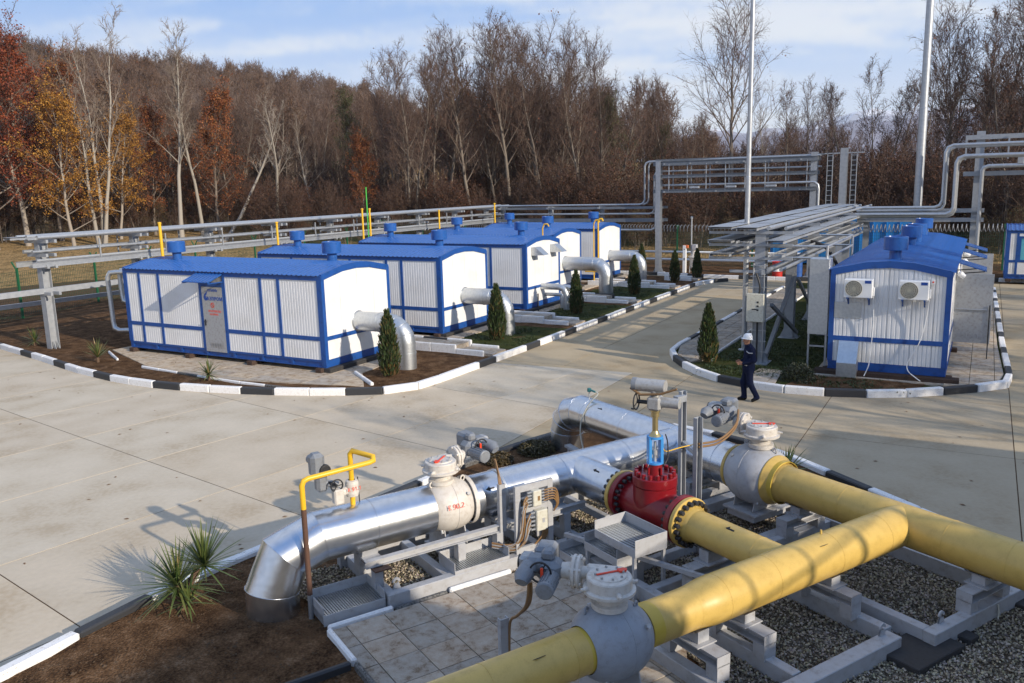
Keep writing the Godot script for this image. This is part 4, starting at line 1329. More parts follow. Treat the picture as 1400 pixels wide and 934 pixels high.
func make_right_rack() -> void:
	var o := thing("pipe_rack", "grey steel pipe rack with covered cable trays beside the control building", "pipe rack", V(0, 0, 0))
	var zs := [-25.7, -30.3, -34.6, -39.0, -43.4]
	for i in zs.size():
		column(o, V(-5.85, 0.1, zs[i]), 4.1, 0.36)
		for h in [2.95, 3.35, 3.75, 4.12]:
			var m := MB.new()
			m.box(V(-6.15, h, zs[i] + 0.2), V(2.5 if h > 3.2 else 1.2, 0.08, 0.06))
			part(o, "cross_arm", m, M.rack)
	for q in [[-7.0, 4.24, 0.7, true], [-6.2, 4.22, 0.6, true], [-7.0, 3.84, 0.7, true], [-6.3, 3.84, 0.4, false], [-7.0, 3.44, 0.6, true], [-5.35, 3.84, 0.45, true], [-5.35, 3.44, 0.4, false]]:
		ladder_tray(o, V(q[0], q[1], -25.2), V(q[0], q[1], -47), q[2], 0.5, M.rack, q[3])
	var c := MB.new()
	for k in 5: c.tube([V(-6.6 + k * 0.06, 3.9, -25.6), V(-6.5 + k * 0.06, 3.87, -30), V(-6.6 + k * 0.06, 3.9, -36)], 0.025, 5)
	part(o, "cable_bundle", c, M.black)
	for q in [[-5.6, 4.25, 0.06], [-5.1, 4.25, 0.05], [-5.55, 3.03, 0.07], [-5.2, 3.03, 0.06]]:
		rod(o, "pipe", [V(q[0], q[1], -25.4), V(q[0], q[1], -46)], q[2], M.galv, 10)
	bar(o, "stringer", V(-5.72, 2.94, -25.4), V(-5.72, 2.94, -44), 0.1, 0.16, M.galv)
	bar(o, "brace", V(-5.68, 0.3, -25.95), V(-5.68, 2.4, -30.1), 0.12, 0.14, M.galv)
	bar(o, "brace", V(-5.55, 1.9, -25.9), V(-5.55, 0.35, -30.1), 0.1, 0.1, M.rack_dark)
	bar(o, "brace", V(-5.68, 0.3, -34.4), V(-5.68, 2.2, -30.6), 0.1, 0.1, M.rack)
	# conduit ladder up the first column
	var m := MB.new()
	for s in [-0.16, 0.16]: m.tube([V(-5.85 + s, 0.3, -25.46), V(-5.85 + s, 3.2, -25.46)], 0.022, 6)
	for i in 9: m.box(V(-5.85, 0.5 + i * 0.33, -25.46), V(0.5, 0.025, 0.03))
	part(o, "conduit", m, M.galv)
	rod(o, "cable", [V(-5.92, 2.9, -25.42), V(-5.8, 2.5, -25.4), V(-5.85, 1.9, -25.42), V(-5.85, 0.2, -25.42)], 0.03, M.black, 6)
	var bx := thing("junction_box", "cream steel switch box on the pipe rack's first column behind the worker", "box", V(-5.9, 1.45, -25.38))
	var b := MB.new()
	b.bevel(V(0, 0.42, 0), V(0.52, 0.86, 0.24), 0.015)
	part(bx, "cabinet", b, M.cream_box)
	var d := MB.new()
	for i in 3: d.box(V(0.08, 0.6 - i * 0.12, 0.124), V(0.06, 0.05, 0.01))
	d.box(V(-0.02, 0.38, 0.124), V(0.14, 0.03, 0.01))
	part(bx, "marking", d, M.print_black)
	# tube frame carrying pipes from the rack to the control building
	var fr := thing("tube_frame", "thin grey tube frame between the rack and the control building roof", "frame", V(0, 0, 0))
	for z in [-25.6, -30.8]:
		rod(fr, "rail", [V(-5.5, 3.72, z), V(-3.95, 3.72, z)], 0.035, M.galv, 8)
		rod(fr, "rail", [V(-5.5, 3.38, z), V(-3.95, 3.38, z)], 0.035, M.galv, 8)
		rod(fr, "post", [V(-3.95, 2.9, z), V(-3.95, 3.74, z)], 0.04, M.galv, 8)
	rod(fr, "rail", [V(-3.95, 3.72, -25.6), V(-3.95, 3.72, -30.8)], 0.035, M.galv, 8)
	rod(fr, "rail", [V(-3.95, 3.38, -25.6), V(-3.95, 3.38, -30.8)], 0.035, M.galv, 8)
	rod(fr, "cable", [V(-5.3, 3.5, -30.7), V(-4.8, 3.3, -30.7), V(-4.4, 2.6, -30.9), V(-4.3, 2.0, -31.0)], 0.06, M.black, 8)
	# expansion loop over the control building
	var lp := thing("pipe_loop", "grey pipes rising in a loop above the control building", "pipe", V(0, 0, -42))
	for q in [[-4.9, 4.25, -1.75, 6.93, 0.0, 0.07], [-4.9, 4.1, -1.66, 6.85, -0.25, 0.06], [-4.9, 3.95, -1.3, 6.45, 0.1, 0.085], [-4.9, 3.85, -1.24, 6.4, -0.2, 0.07]]:
		var x: float = q[2]
		rod(lp, "pipe", [V(q[0] - 0.4, q[1], q[4]), V(x - 0.3, q[1], q[4]), V(x - 0.09, q[1] + 0.09, q[4]), V(x, q[1] + 0.3, q[4]), V(x, q[3] - 0.3, q[4]), V(x + 0.09, q[3] - 0.09, q[4]), V(x + 0.3, q[3], q[4]), V(9, q[3], q[4])], q[5], M.galv, 10)
	var fs := thing("loop_support", "grey steel support frame with cross arms holding the pipe loop", "frame", V(-0.45, 0, -44))
	column(fs, V(0, 0.1, 0), 7.45, 0.4)
	for q in [[-0.6, 7.28, 9.0], [-0.6, 5.68, 9.0]]:
		bar(fs, "cross_arm", V(q[0], q[1], 0.28), V(q[2], q[1], 0.28), 0.12, 0.2, M.rack)
	for y in [4.04, 3.62]: bar(fs, "cross_arm", V(-5.0, y, 0.28), V(0.35, y, 0.28), 0.12, 0.18, M.rack)
	column(fs, V(5.2, 0.1, 0), 7.45, 0.4)
	column(fs, V(-4.6, 0.1, 0), 4.1, 0.3)
	for x in [-0.55, 1.1]: bar(fs, "hanger", V(x, 6.3, 0.4), V(x, 7.3, 0.4), 0.07, 0.07, M.rack)
	rod(fs, "pipe", [V(0.15, 0.1, 0.5), V(0.15, 5.8, 0.5), V(0.22, 5.95, 0.5), V(0.4, 6.0, 0.5), V(9, 6.0, 0.5)], 0.09, M.galv, 10)
	var sd := MB.new()
	sd.bevel(V(1.6, 6.25, 0.5), V(0.24, 0.36, 0.16), 0.01)
	part(fs, "pipe_saddle", sd, M.galv)


func lamp_pole(label: String, at: Vector3, r: float, h: float) -> void:
	var o := thing("lamp_pole", label, "pole", at)
	var m := MB.new()
	var k := h / 3.0
	m.lathe([Vector2(r, 0), Vector2(r, k), Vector2(r * 0.9, k + 0.02), Vector2(r * 0.85, 2 * k), Vector2(r * 0.76, 2 * k + 0.02), Vector2(r * 0.7, h), Vector2(0, h)], Transform3D.IDENTITY, 20)
	part(o, "mast", m, M.galv)
	var f := MB.new()
	f.lathe([Vector2(r * 2.2, 0.02), Vector2(r * 2.2, 0.05), Vector2(r, 0.05)], Transform3D.IDENTITY, 20)
	part(o, "base_flange", f, M.galv)
	for s in [-1, 1]:
		var l := MB.new()
		l.bevel(V(s * 0.5, h + 0.05, 0), V(0.5, 0.14, 0.35), 0.03)
		part(o, "floodlight", l, M.actuator)
	bar(o, "lamp_arm", V(-0.6, h - 0.05, 0), V(0.6, h - 0.05, 0), 0.06, 0.06, M.galv)


func make_poles() -> void:
	lamp_pole("slim galvanised lamp mast at the rack corner behind the worker", V(-6.72, 0.1, -27.4), 0.085, 17.0)
	lamp_pole("thick galvanised lightning mast rising behind the control building", V(-2.92, 0.1, -44.9), 0.19, 26.0)
	var i := 0
	for q in [[-22.24, 4.55, "yellow vent pole above the nearest container's left roof vent"], [-28.57, 4.25, "yellow vent pole between the first and second container roofs"], [-34.75, 4.64, "yellow vent pole left of the slim green mast"], [-35.36, 4.62, "yellow vent pole right of the slim green mast"], [-41.87, 4.3, "yellow vent pole behind the third container's roof"], [-48.44, 4.5, "yellow vent pole behind the farthest container's roof"]]:
		var o := thing("vent_pole", q[2], "pole", V(-28.6, 0.0, q[0]), 0.0, "yellow vent poles behind the containers")
		rod(o, "pipe", [V(0, 0.05, 0), V(0, q[1], 0)], 0.06 if i == 0 else 0.05, M.yellow_bright, 10)
		var c := MB.new()
		c.lathe([Vector2(0.05, q[1] - 0.02), Vector2(0.075, q[1]), Vector2(0.075, q[1] + 0.05), Vector2(0, q[1] + 0.07)], Transform3D.IDENTITY, 10)
		part(o, "cap", c, M.yellow_bright)
		i += 1
	var g := thing("green_mast", "slim bright green mast between two yellow vent poles", "pole", V(-29.5, 0.0, -36.27))
	rod(g, "mast", [V(0, 0, 0), V(0, 5.8, 0)], 0.035, mat(C3(0.05, 0.4, 0.05), 0.5), 8)
	rod(g, "base_tube", [V(0, 0, 0), V(0, 1.5, 0)], 0.06, M.fence_green, 8)
	# bent pipes left of the first container
	var lo := thing("bent_pipe", "galvanised bent pipes leaving the nearest container's left end", "pipe", V(-26.75, 0, -20.6))
	rod(lo, "pipe", [V(0.0, 2.9, 0.3), V(-1.3, 2.9, 0.9), V(-1.5, 2.88, 1.0), V(-1.6, 2.7, 1.05), V(-1.55, 1.0, 1.05), V(-1.5, 0.8, 1.05), V(-1.3, 0.72, 1.0), V(0.0, 0.72, 0.3)], 0.085, M.jacket_dull, 12)
	rod(lo, "pipe", [V(0.0, 2.95, -0.1), V(-1.2, 2.95, 0.5), V(-1.38, 2.93, 0.6), V(-1.45, 2.75, 0.65), V(-1.42, 2.0, 0.65), V(-1.38, 1.8, 0.65), V(-1.2, 1.72, 0.55), V(0.0, 1.72, -0.05)], 0.085, M.jacket_dull, 12)
	rod(lo, "support", [V(-0.35, 0.05, 0.5), V(-0.35, 0.7, 0.5)], 0.06, M.galv, 8)
	rod(lo, "support", [V(-0.4, 1.1, 0.1), V(-0.4, 1.7, 0.1)], 0.06, M.galv, 8)


func make_fence() -> void:
	var posts := MB.new()
	posts.beam(V(0, -0.1, 0), V(0, 2.35, 0), 0.09, 0.09)
	posts.beam(V(0, 2.33, 0), V(0.22, 2.72, 0), 0.05, 0.05)
	posts.beam(V(0, 2.33, 0), V(-0.22, 2.72, 0), 0.05, 0.05)
	var post := posts.mesh()
	var pm := MB.new() # wire panel of unit length
	for i in 42:
		var x := (i + 0.5) / 42.0
		pm.box(V(x, 1.17, 0), V(0.0022, 2.24, 0.007))
	for i in 13: pm.box(V(0.5, 0.08 + i * 0.182, 0.004), V(1.0, 0.009, 0.007))
	var panel := pm.mesh()
	var rz := MB.new()
	var pts := []
	for i in 161:
		var a := TAU * i / 8.0
		pts.append(V(i / 160.0, 2.52 + sin(a) * 0.23, cos(a) * 0.2))
	rz.tube(pts, 0.006, 3, false)
	var razor := rz.mesh()
	var runs := [
		["green wire fence with forked posts along the brown field at left", [Vector2(-36.2, -14.5), Vector2(-39.1, -22.4), Vector2(-41.0, -27.6), Vector2(-43.2, -36), Vector2(-45.5, -58)], false],
		["green wire fence with razor wire coils in front of the wood", [Vector2(-45.5, -58), Vector2(-18, -54.5), Vector2(-8, -54.5), Vector2(10, -57.5)], true]]
	for r in runs:
		var o := thing("wire_fence", r[0], "fence")
		var line: Array = r[1]
		for s in line.size() - 1:
			var a: Vector2 = line[s]
			var b: Vector2 = line[s + 1]
			var n := maxi(1, roundi(a.distance_to(b) / (4.9 if r[2] else 5.4)))
			for i in n:
				var p := a.lerp(b, float(i) / n)
				var q := a.lerp(b, float(i + 1) / n)
				var d := q - p
				var bs := Basis(Vector3.UP, -atan2(d.y, d.x))
				var y := maxf(0.06, land(p.x, p.y))
				piece(o, "post", post, M.fence_green, Transform3D(bs.rotated(Vector3.UP, PI * 0.5), V(p.x, y, p.y)))
				piece(o, "wire_panel", panel, M.mesh_green, Transform3D(bs.scaled_local(V(d.length(), 1, 1)), V(p.x, y, p.y)))
				if r[2]: piece(o, "razor_wire", razor, M.wire, Transform3D(bs.scaled_local(V(d.length(), 1, 1)), V(p.x, y, p.y)))
	# low guard pipe in front of the far fence with a red hand wheel valve
	var gp := thing("guard_pipe", "low white pipe on short posts in front of the far fence", "pipe", V(0, 0, -52.4))
	rod(gp, "pipe", [V(-26, 1.18, 0), V(-9.6, 1.18, 0)], 0.07, M.white, 8)
	rod(gp, "pipe", [V(-26, 0.66, -0.3), V(-9.6, 0.66, -0.3)], 0.08, M.white, 8)
	for x in [-22.0, -17.4, -12.9, -11.1]: rod(gp, "post", [V(x, 0.05, -0.1), V(x, 0.62, -0.1)], 0.08, M.white, 8)
	var hv := thing("hand_valve", "grey valve with a red hand wheel on the low guard pipe", "valve", V(-12.0, 0.74, -52.7))
	var m := MB.new()
	m.lathe([Vector2(0.14, -0.25), Vector2(0.14, -0.15), Vector2(0.07, -0.1), Vector2(0.12, 0.05), Vector2(0.05, 0.2), Vector2(0.04, 0.42)], Transform3D.IDENTITY, 12)
	part(hv, "body", m, M.valve_grey)
	var wh := MB.new()
	var ring := []
	for k in 17: ring.append(V(cos(TAU * k / 16.0) * 0.24, 0.42, sin(TAU * k / 16.0) * 0.24))
	wh.tube(ring, 0.02, 5, false)
	wh.beam(V(-0.24, 0.42, 0), V(0.24, 0.42, 0), 0.03, 0.02)
	part(hv, "hand_wheel", wh, M.red_bright)


func make_far_things() -> void:
	# white marker cabinet with an orange top and a filter vessel
	var o := thing("marker_post", "white marker post with an orange top between two cypresses", "post", V(-16.05, 0.1, -50.05))
	var m := MB.new()
	m.bevel(V(0, 0.85, 0), V(0.2, 1.7, 0.16), 0.01)
	part(o, "panel", m, M.white)
	var t := MB.new()
	t.bevel(V(0.08, 1.62, 0), V(0.3, 0.18, 0.15), 0.01)
	part(o, "cap", t, mat(C3(0.7, 0.16, 0.04), 0.5))
	var mk := MB.new()
	mk.box(V(0, 0.85, 0.082), V(0.07, 0.14, 0.006)); mk.box(V(0, 1.45, 0.082), V(0.05, 0.07, 0.006))
	part(o, "marking", mk, M.print_black)
	var v := thing("filter_vessel", "pale grey filter vessel with a tall thin vent pipe", "vessel", V(-15.6, 0.1, -50.5))
	var f := MB.new()
	f.lathe([Vector2(0.24, 0.25), Vector2(0.26, 0.3), Vector2(0.26, 0.9), Vector2(0.36, 0.92), Vector2(0.36, 1.0), Vector2(0.22, 1.02), Vector2(0.14, 1.2), Vector2(0.14, 1.35), Vector2(0, 1.36)], Transform3D.IDENTITY, 16)
	part(v, "body", f, M.valve_cream)
	for q in [V(-0.2, 0, 0.2), V(0.2, 0, 0.2), V(0, 0, -0.25)]: rod(v, "leg", [q, q + V(0, 0.4, 0)], 0.03, M.valve_grey, 6)
	rod(v, "vent_pipe", [V(-0.2, 0.9, -0.1), V(-0.2, 3.3, -0.1)], 0.045, M.galv, 8)
	var cap := MB.new()
	cap.lathe([Vector2(0.045, 3.28), Vector2(0.09, 3.3), Vector2(0.09, 3.4), Vector2(0, 3.44)], Transform3D(Basis.IDENTITY, V(-0.2, 0, -0.1)), 10)
	part(v, "vent_cap", cap, M.galv)
	var r := MB.new()
	r.bevel(V(0.05, 1.55, 0), V(0.3, 0.34, 0.3), 0.03)
	part(v, "indicator_head", r, M.valve_grey)
	# drums
	for i in 2:
		var d := thing("steel_drum", ["red steel drum with a white band at the far road edge", "blue steel drum at the far road edge"][i], "drum", V([-10.3, -9.3][i], 0.1, [-49.3, -49.9][i]))
		var b := MB.new()
		var p := [Vector2(0, 0), Vector2(0.29, 0.0), Vector2(0.3, 0.02), Vector2(0.29, 0.04), Vector2(0.29, 0.28), Vector2(0.305, 0.3), Vector2(0.29, 0.32), Vector2(0.29, 0.58), Vector2(0.305, 0.6), Vector2(0.29, 0.62), Vector2(0.29, 0.86), Vector2(0.3, 0.88), Vector2(0.29, 0.9), Vector2(0.27, 0.88), Vector2(0, 0.88)]
		b.lathe(p, Transform3D.IDENTITY, 20)
		part(d, "barrel", b, [M.drum_red, M.drum_blue][i])
		if i == 0:
			var w := MB.new()
			w.lathe([Vector2(0.292, 0.34), Vector2(0.294, 0.34), Vector2(0.294, 0.56), Vector2(0.292, 0.56)], Transform3D.IDENTITY, 20)
			part(d, "band", w, M.white)
	# bright blue container behind the rack
	var c := thing("storage_container", "bright blue storage container behind the covered cable trays", "container", V(-8.2, 0.05, -57.0))
	var bx := MB.new()
	box_at(bx, -4.2, 4.6, 0.15, 2.9, -2.4, 0)
	part(c, "body", bx, M.sky_blue)
	for i in 12: bar(c, "rib", V(-4.0 + i * 0.76, 0.2, 0.02), V(-4.0 + i * 0.76, 2.85, 0.02), 0.12, 0.05, M.sky_blue)
	var rf := MB.new()
	box_at(rf, -4.25, 4.65, 2.9, 3.0, -2.45, 0.05)
	part(c, "roof", rf, M.sky_blue)
	var dr := MB.new()
	box_at(dr, -1.4, -0.4, 0.25, 2.2, 0.03, 0.07)
	part(c, "door", dr, M.sky_blue)
	for q in [[-1.3, -5.0, "grey pump housing under the tube frame beside the duct"], [-1.05, -6.6, "second grey pump housing farther along the control building"]]:
		var b := thing("pump_housing", q[2], "cabinet", V(-3.35 + q[0], 0.1, -26.2 + q[1]))
		var k := MB.new()
		k.bevel(V(0, 1.1, 0), V(0.7, 2.1, 0.8), 0.02)
		part(b, "case", k, M.steel_grey)
		var lid := MB.new()
		lid.bevel(V(0, 2.2, 0), V(0.8, 0.08, 0.9), 0.01)
		part(b, "lid", lid, M.white)


# ---------- piping skid (all numbers in the skid's own axes: x along the headers, z across) ----------

func sk(called: String, label: String, category: String, group := "") -> Node3D:
	return thing(called, label, category, Vector3.ZERO, TURN, group)


func rebase(o: Node3D, base: Vector3) -> void: # move the node to the thing's base without moving its parts
	for c in o.get_children(): c.position -= base
	o.position = skid_basis * base


func mitred(parent: Node3D, called: String, pts: Array, r: float, material: Material, seams := true, sides := 40) -> void:
	for i in pts.size() - 1:
		var a: Vector3 = pts[i]
		var b: Vector3 = pts[i + 1]
		var d := (b - a).normalized()
		var na: Vector3 = d if i == 0 else (d + (a - pts[i - 1]).normalized()).normalized()
		var nb: Vector3 = d if i == pts.size() - 2 else (d + (pts[i + 2] - b).normalized()).normalized()
		var x := d.cross(Vector3.UP if absf(d.y) < 0.9 else Vector3.RIGHT).normalized()
		var y := x.cross(d)
		var m := MB.new()
		var ring := []
		for k in sides + 1:
			var f := TAU * k / sides
			var q := (x * cos(f) + y * sin(f))
			ring.append([a + q * r - d * (q * r).dot(na) / d.dot(na), b + q * r - d * (q * r).dot(nb) / d.dot(nb), q])
		for k in sides:
			var s: Array = ring[k]
			var t: Array = ring[k + 1]
			m.tri(s[0], t[0], t[1], s[2], t[2], t[2]); m.tri(s[0], t[1], s[1], s[2], t[2], s[2])
		if i > 0 and seams:
			var bead := []
			for k in sides + 1: bead.append(ring[k][0] + ring[k][2] * 0.002)
			m.tube(bead, 0.0045, 5, false)
		part(parent, called, m, material)


func axis_x(at: Vector3) -> Transform3D: # lathe axis along +x
	return Transform3D(Basis(V(0, 0, 1), V(1, 0, 0), V(0, 1, 0)), at)


func axis_z(at: Vector3) -> Transform3D: # lathe axis along +z
	return Transform3D(Basis(V(1, 0, 0), V(0, 0, 1), V(0, -1, 0)), at)


func cuff(parent: Node3D, xf: Transform3D, r: float, l: float, material: Material, called := "band") -> void:
	var m := MB.new()
	m.lathe([Vector2(r - 0.012, 0), Vector2(r, 0.004), Vector2(r, l - 0.004), Vector2(r - 0.012, l)], xf, 40)
	part(parent, called, m, material)


func arrow(parent: Node3D, at: Transform3D) -> void: # flow arrow lying on top of a pipe, along +x
	var m := MB.new()
	m.extrude(P2([-0.07, -0.012, 0.01, -0.012, 0.01, -0.035, 0.075, 0.0, 0.01, 0.035, 0.01, 0.012, -0.07, 0.012]), 0.004, at)
	part(parent, "flow_arrow", m, M.print_black)


func bolt_ring(parent: Node3D, called: String, xf: Transform3D, r: float, count: int, size: float, l0: float, l1: float, material: Material) -> void:
	var b := MB.new()
	b.lathe([Vector2(0, l0), Vector2(size * 0.8, l0), Vector2(size, l0 + 0.008), Vector2(size, l1 - 0.008), Vector2(size * 0.8, l1), Vector2(0, l1)], Transform3D.IDENTITY, 8)
	var mesh := b.mesh()
	for i in count:
		var a := TAU * (i + 0.5) / count
		piece(parent, called, mesh, material, xf * Transform3D(Basis.IDENTITY, V(cos(a) * r, 0, sin(a) * r)))


func operator_unit(o: Node3D, top: Vector3, y0: float, turn: float, s: float, body: Material, act_y := 0.0, flip := 1.0) -> void:
	# worm gear box on a valve stem with an electric actuator on its shaft; the shaft runs along +x of the turned frame
	var F := Transform3D(Basis(Vector3.UP, turn).scaled(Vector3.ONE * s), top)
	var U := func(m: MB) -> MB:
		var r := MB.new()
		for i in m.v.size():
			r.v.append(F * m.v[i])
			r.n.append((F.basis * m.n[i]).normalized())
			r.c.append(m.c[i])
		return r
	var neck := MB.new()
	neck.lathe([Vector2(0.17, (y0 - top.y) / s), Vector2(0.17, -0.26), Vector2(0.2, -0.25), Vector2(0.2, -0.19), Vector2(0.15, -0.18), Vector2(0.15, -0.06)], Transform3D.IDENTITY, 24)
	part(o, "stem_housing", U.call(neck), body)
	var g := MB.new()
	g.lathe([Vector2(0.15, -0.08), Vector2(0.27, -0.075), Vector2(0.29, -0.06), Vector2(0.29, -0.03), Vector2(0.25, -0.02), Vector2(0.25, 0.09), Vector2(0.24, 0.105), Vector2(0.19, 0.11), Vector2(0.185, 0.125), Vector2(0, 0.13)], Transform3D.IDENTITY, 32)
	g.bevel(V(0.08, 0.03, -0.2 * flip), V(0.44, 0.15, 0.15), 0.03)
	var gb := part(o, "gear_box", U.call(g), body)
	for i in 8:
		var a := TAU * (i + 0.5) / 8
		var bm := MB.new()
		bm.lathe([Vector2(0.014, 0), Vector2(0.014, 0.022), Vector2(0, 0.024)], Transform3D(Basis.IDENTITY, V(cos(a) * 0.155, 0.127, sin(a) * 0.155)), 6)
		part(gb, "bolt", U.call(bm), M.actuator_light)
	for i in 4:
		var a := TAU * (i + 0.35) / 4
		var bm := MB.new()
		bm.lathe([Vector2(0.0, 0.2), Vector2(0.03, 0.21), Vector2(0.03, 0.285), Vector2(0.018, 0.3), Vector2(0.018, 0.33), Vector2(0, 0.335)], Transform3D(Basis(Vector3.UP, a) * Basis(V(0, 0, 1), V(1, 0, 0), V(0, 1, 0)), V(0, -0.01, 0)), 8)
		part(gb, "stop_screw", U.call(bm), body)
	var ptr := MB.new()
	ptr.box(V(0.02, 0.138, 0), V(0.26, 0.012, 0.022), Basis(Vector3.UP, 0.6))
	ptr.extrude(P2([-0.05, -0.035, 0.03, -0.035, 0.055, 0, 0.03, 0.035, -0.05, 0.035]), 0.02, Transform3D(Basis(Vector3.UP, 0.6 + PI) * Basis(V(1, 0, 0), V(0, 0, -1), V(0, 1, 0)), V(-0.13, 0.142, 0.09)))
	part(gb, "pointer", U.call(ptr), M.red_bright)
	# shaft and round flange
	var z := -0.17 * flip
	var sh := MB.new()
	var X := axis_x(V(0, 0.03, z))
	sh.lathe([Vector2(0.07, 0.2), Vector2(0.07, 0.34), Vector2(0.17, 0.34), Vector2(0.19, 0.35), Vector2(0.19, 0.375), Vector2(0.17, 0.38), Vector2(0.17, 0.395), Vector2(0.19, 0.4), Vector2(0.19, 0.425), Vector2(0.175, 0.44), Vector2(0.1, 0.45), Vector2(0.09, 0.56), Vector2(0, 0.57)], X, 28)
	var fl := part(o, "flange", U.call(sh), body)
	for i in 6:
		var bm := MB.new()
		var a := TAU * i / 6
		bm.lathe([Vector2(0, 0.32), Vector2(0.022, 0.325), Vector2(0.022, 0.455), Vector2(0, 0.46)], axis_x(V(0, 0.03 + cos(a) * 0.165, z + sin(a) * 0.165)), 6)
		part(fl, "bolt", U.call(bm), body)
	# actuator: body, ribbed motor, rounded nose, terminal box
	var k := act_y + 0.03
	var ac := MB.new()
	ac.bevel(V(0.7, k, z), V(0.3, 0.24, 0.26), 0.06)
	ac.bevel(V(0.86, k + 0.04, z), V(0.24, 0.22, 0.24), 0.05)
	ac.tube([V(0.92, k + 0.03, z), V(0.94, k + 0.02, z + flip * 0.3), V(0.945, k - 0.02, z + flip * 0.36)], [0.105, 0.1, 0.07], 20)
	var am := part(o, "actuator_housing", U.call(ac), M.actuator)
	var mo := MB.new()
	var mz := Basis(V(1, 0, 0), V(0, 0, flip), V(0, -flip, 0))
	mo.lathe([Vector2(0, 0.1), Vector2(0.085, 0.1), Vector2(0.09, 0.12), Vector2(0.09, 0.42), Vector2(0.1, 0.425), Vector2(0.1, 0.46), Vector2(0.085, 0.47), Vector2(0, 0.475)], Transform3D(mz, V(0.66, k - 0.04, z)), 24)
	for i in 16:
		var a := TAU * i / 16
		mo.box(V(0.66 + cos(a) * 0.094, k - 0.04 + sin(a) * 0.094, z + flip * 0.28), V(0.016, 0.01, 0.26), Basis(Vector3.BACK, a))
	part(am, "motor", U.call(mo), M.actuator)
	var tb := MB.new()
	tb.bevel(V(0.8, k + 0.06, z - flip * 0.26), V(0.24, 0.24, 0.28), 0.04)
	part(am, "terminal_box", U.call(tb), M.actuator)
	var tc := MB.new()
	tc.bevel(V(0.98, k + 0.03, z - flip * 0.05), V(0.16, 0.2, 0.2), 0.03)
	part(am, "terminal_cover", U.call(tc), M.actuator_light)
	var tl := MB.new()
	tl.bevel(V(0.72, k + 0.17, z - flip * 0.02), V(0.14, 0.12, 0.16), 0.03)
	part(am, "control_unit", U.call(tl), M.actuator)
	var dp := MB.new()
	dp.lathe([Vector2(0, 0.07), Vector2(0.075, 0.07), Vector2(0.085, 0.095), Vector2(0.06, 0.098), Vector2(0.06, 0.09), Vector2(0, 0.09)], axis_x(V(0.98, k + 0.03, z - flip * 0.05)), 16)
	part(am, "display_window", U.call(dp), M.black)
	var hw := MB.new()
	var ring := []
	for i in 25: ring.append(V(0.76 + cos(TAU * i / 24.0) * 0.12, k + 0.05 + sin(TAU * i / 24.0) * 0.12, z + flip * 0.22))
	hw.tube(ring, 0.012, 6, false)
	for i in 3:
		var a := TAU * i / 3
		hw.tube([V(0.76, k + 0.05, z + flip * 0.2), V(0.76 + cos(a) * 0.12, k + 0.05 + sin(a) * 0.12, z + flip * 0.22)], 0.009, 5)
	hw.tube([V(0.76, k + 0.05, z), V(0.76, k + 0.05, z + flip * 0.21)], 0.03, 8)
	part(am, "hand_wheel", U.call(hw), M.black)
	var hl := MB.new()
	hl.box(V(0.74, k + 0.06, z + flip * 0.23), V(0.03, 0.1, 0.02))
	part(am, "release_lever", U.call(hl), M.red_bright)


func lifting_eye(parent: Node3D, at: Vector3, turn: float, material: Material) -> void:
	var m := MB.new()
	var ring := []
	for i in 13: ring.append(at + Basis(Vector3.UP, turn) * V(cos(TAU * i / 12.0) * 0.04, 0.05 + sin(TAU * i / 12.0) * 0.04, 0))
	m.tube(ring, 0.013, 6, false)
	m.tube([at - V(0, 0.05, 0), at + V(0, 0.015, 0)], 0.016, 6)
	part(parent, "lifting_eye", m, material)


func lug(parent: Node3D, at: Vector3, turn := 0.0) -> void: # plate with a hole for a hook
	var m := MB.new()
	var F := Transform3D(Basis(Vector3.UP, turn), at)
	var n := 12
	for i in n:
		var a := PI * i / n
		var b := PI * (i + 1) / n
		for s in [1.0, -1.0]:
			var p := [V(cos(a) * 0.025, 0.1 + sin(a) * 0.025 * s, 0), V(cos(b) * 0.025, 0.1 + sin(b) * 0.025 * s, 0)]
			var q := [V(cos(a) * 0.06, 0.1 + (sin(a) * 0.06 if s > 0 else -0.1), 0), V(cos(b) * 0.06, 0.1 + (sin(b) * 0.06 if s > 0 else -0.1), 0)]
			for e in [-0.01, 0.01]:
				var w := V(0, 0, e)
				var k := F.basis * V(0, 0, signf(e))
				m.tri(F * (p[0] + w), F * (q[0] + w), F * (q[1] + w), k, k, k)
				m.tri(F * (p[0] + w), F * (q[1] + w), F * (p[1] + w), k, k, k)
			if s > 0:
				var k2 := F.basis * V(cos((a + b) * 0.5), sin((a + b) * 0.5), 0)
				m.tri(F * (q[0] + V(0, 0, -0.01)), F * (q[1] + V(0, 0, -0.01)), F * (q[1] + V(0, 0, 0.01)), k2, k2, k2)
				m.tri(F * (q[0] + V(0, 0, -0.01)), F * (q[1] + V(0, 0, 0.01)), F * (q[0] + V(0, 0, 0.01)), k2, k2, k2)
	part(parent, "lifting_lug", m, M.steel_grey)


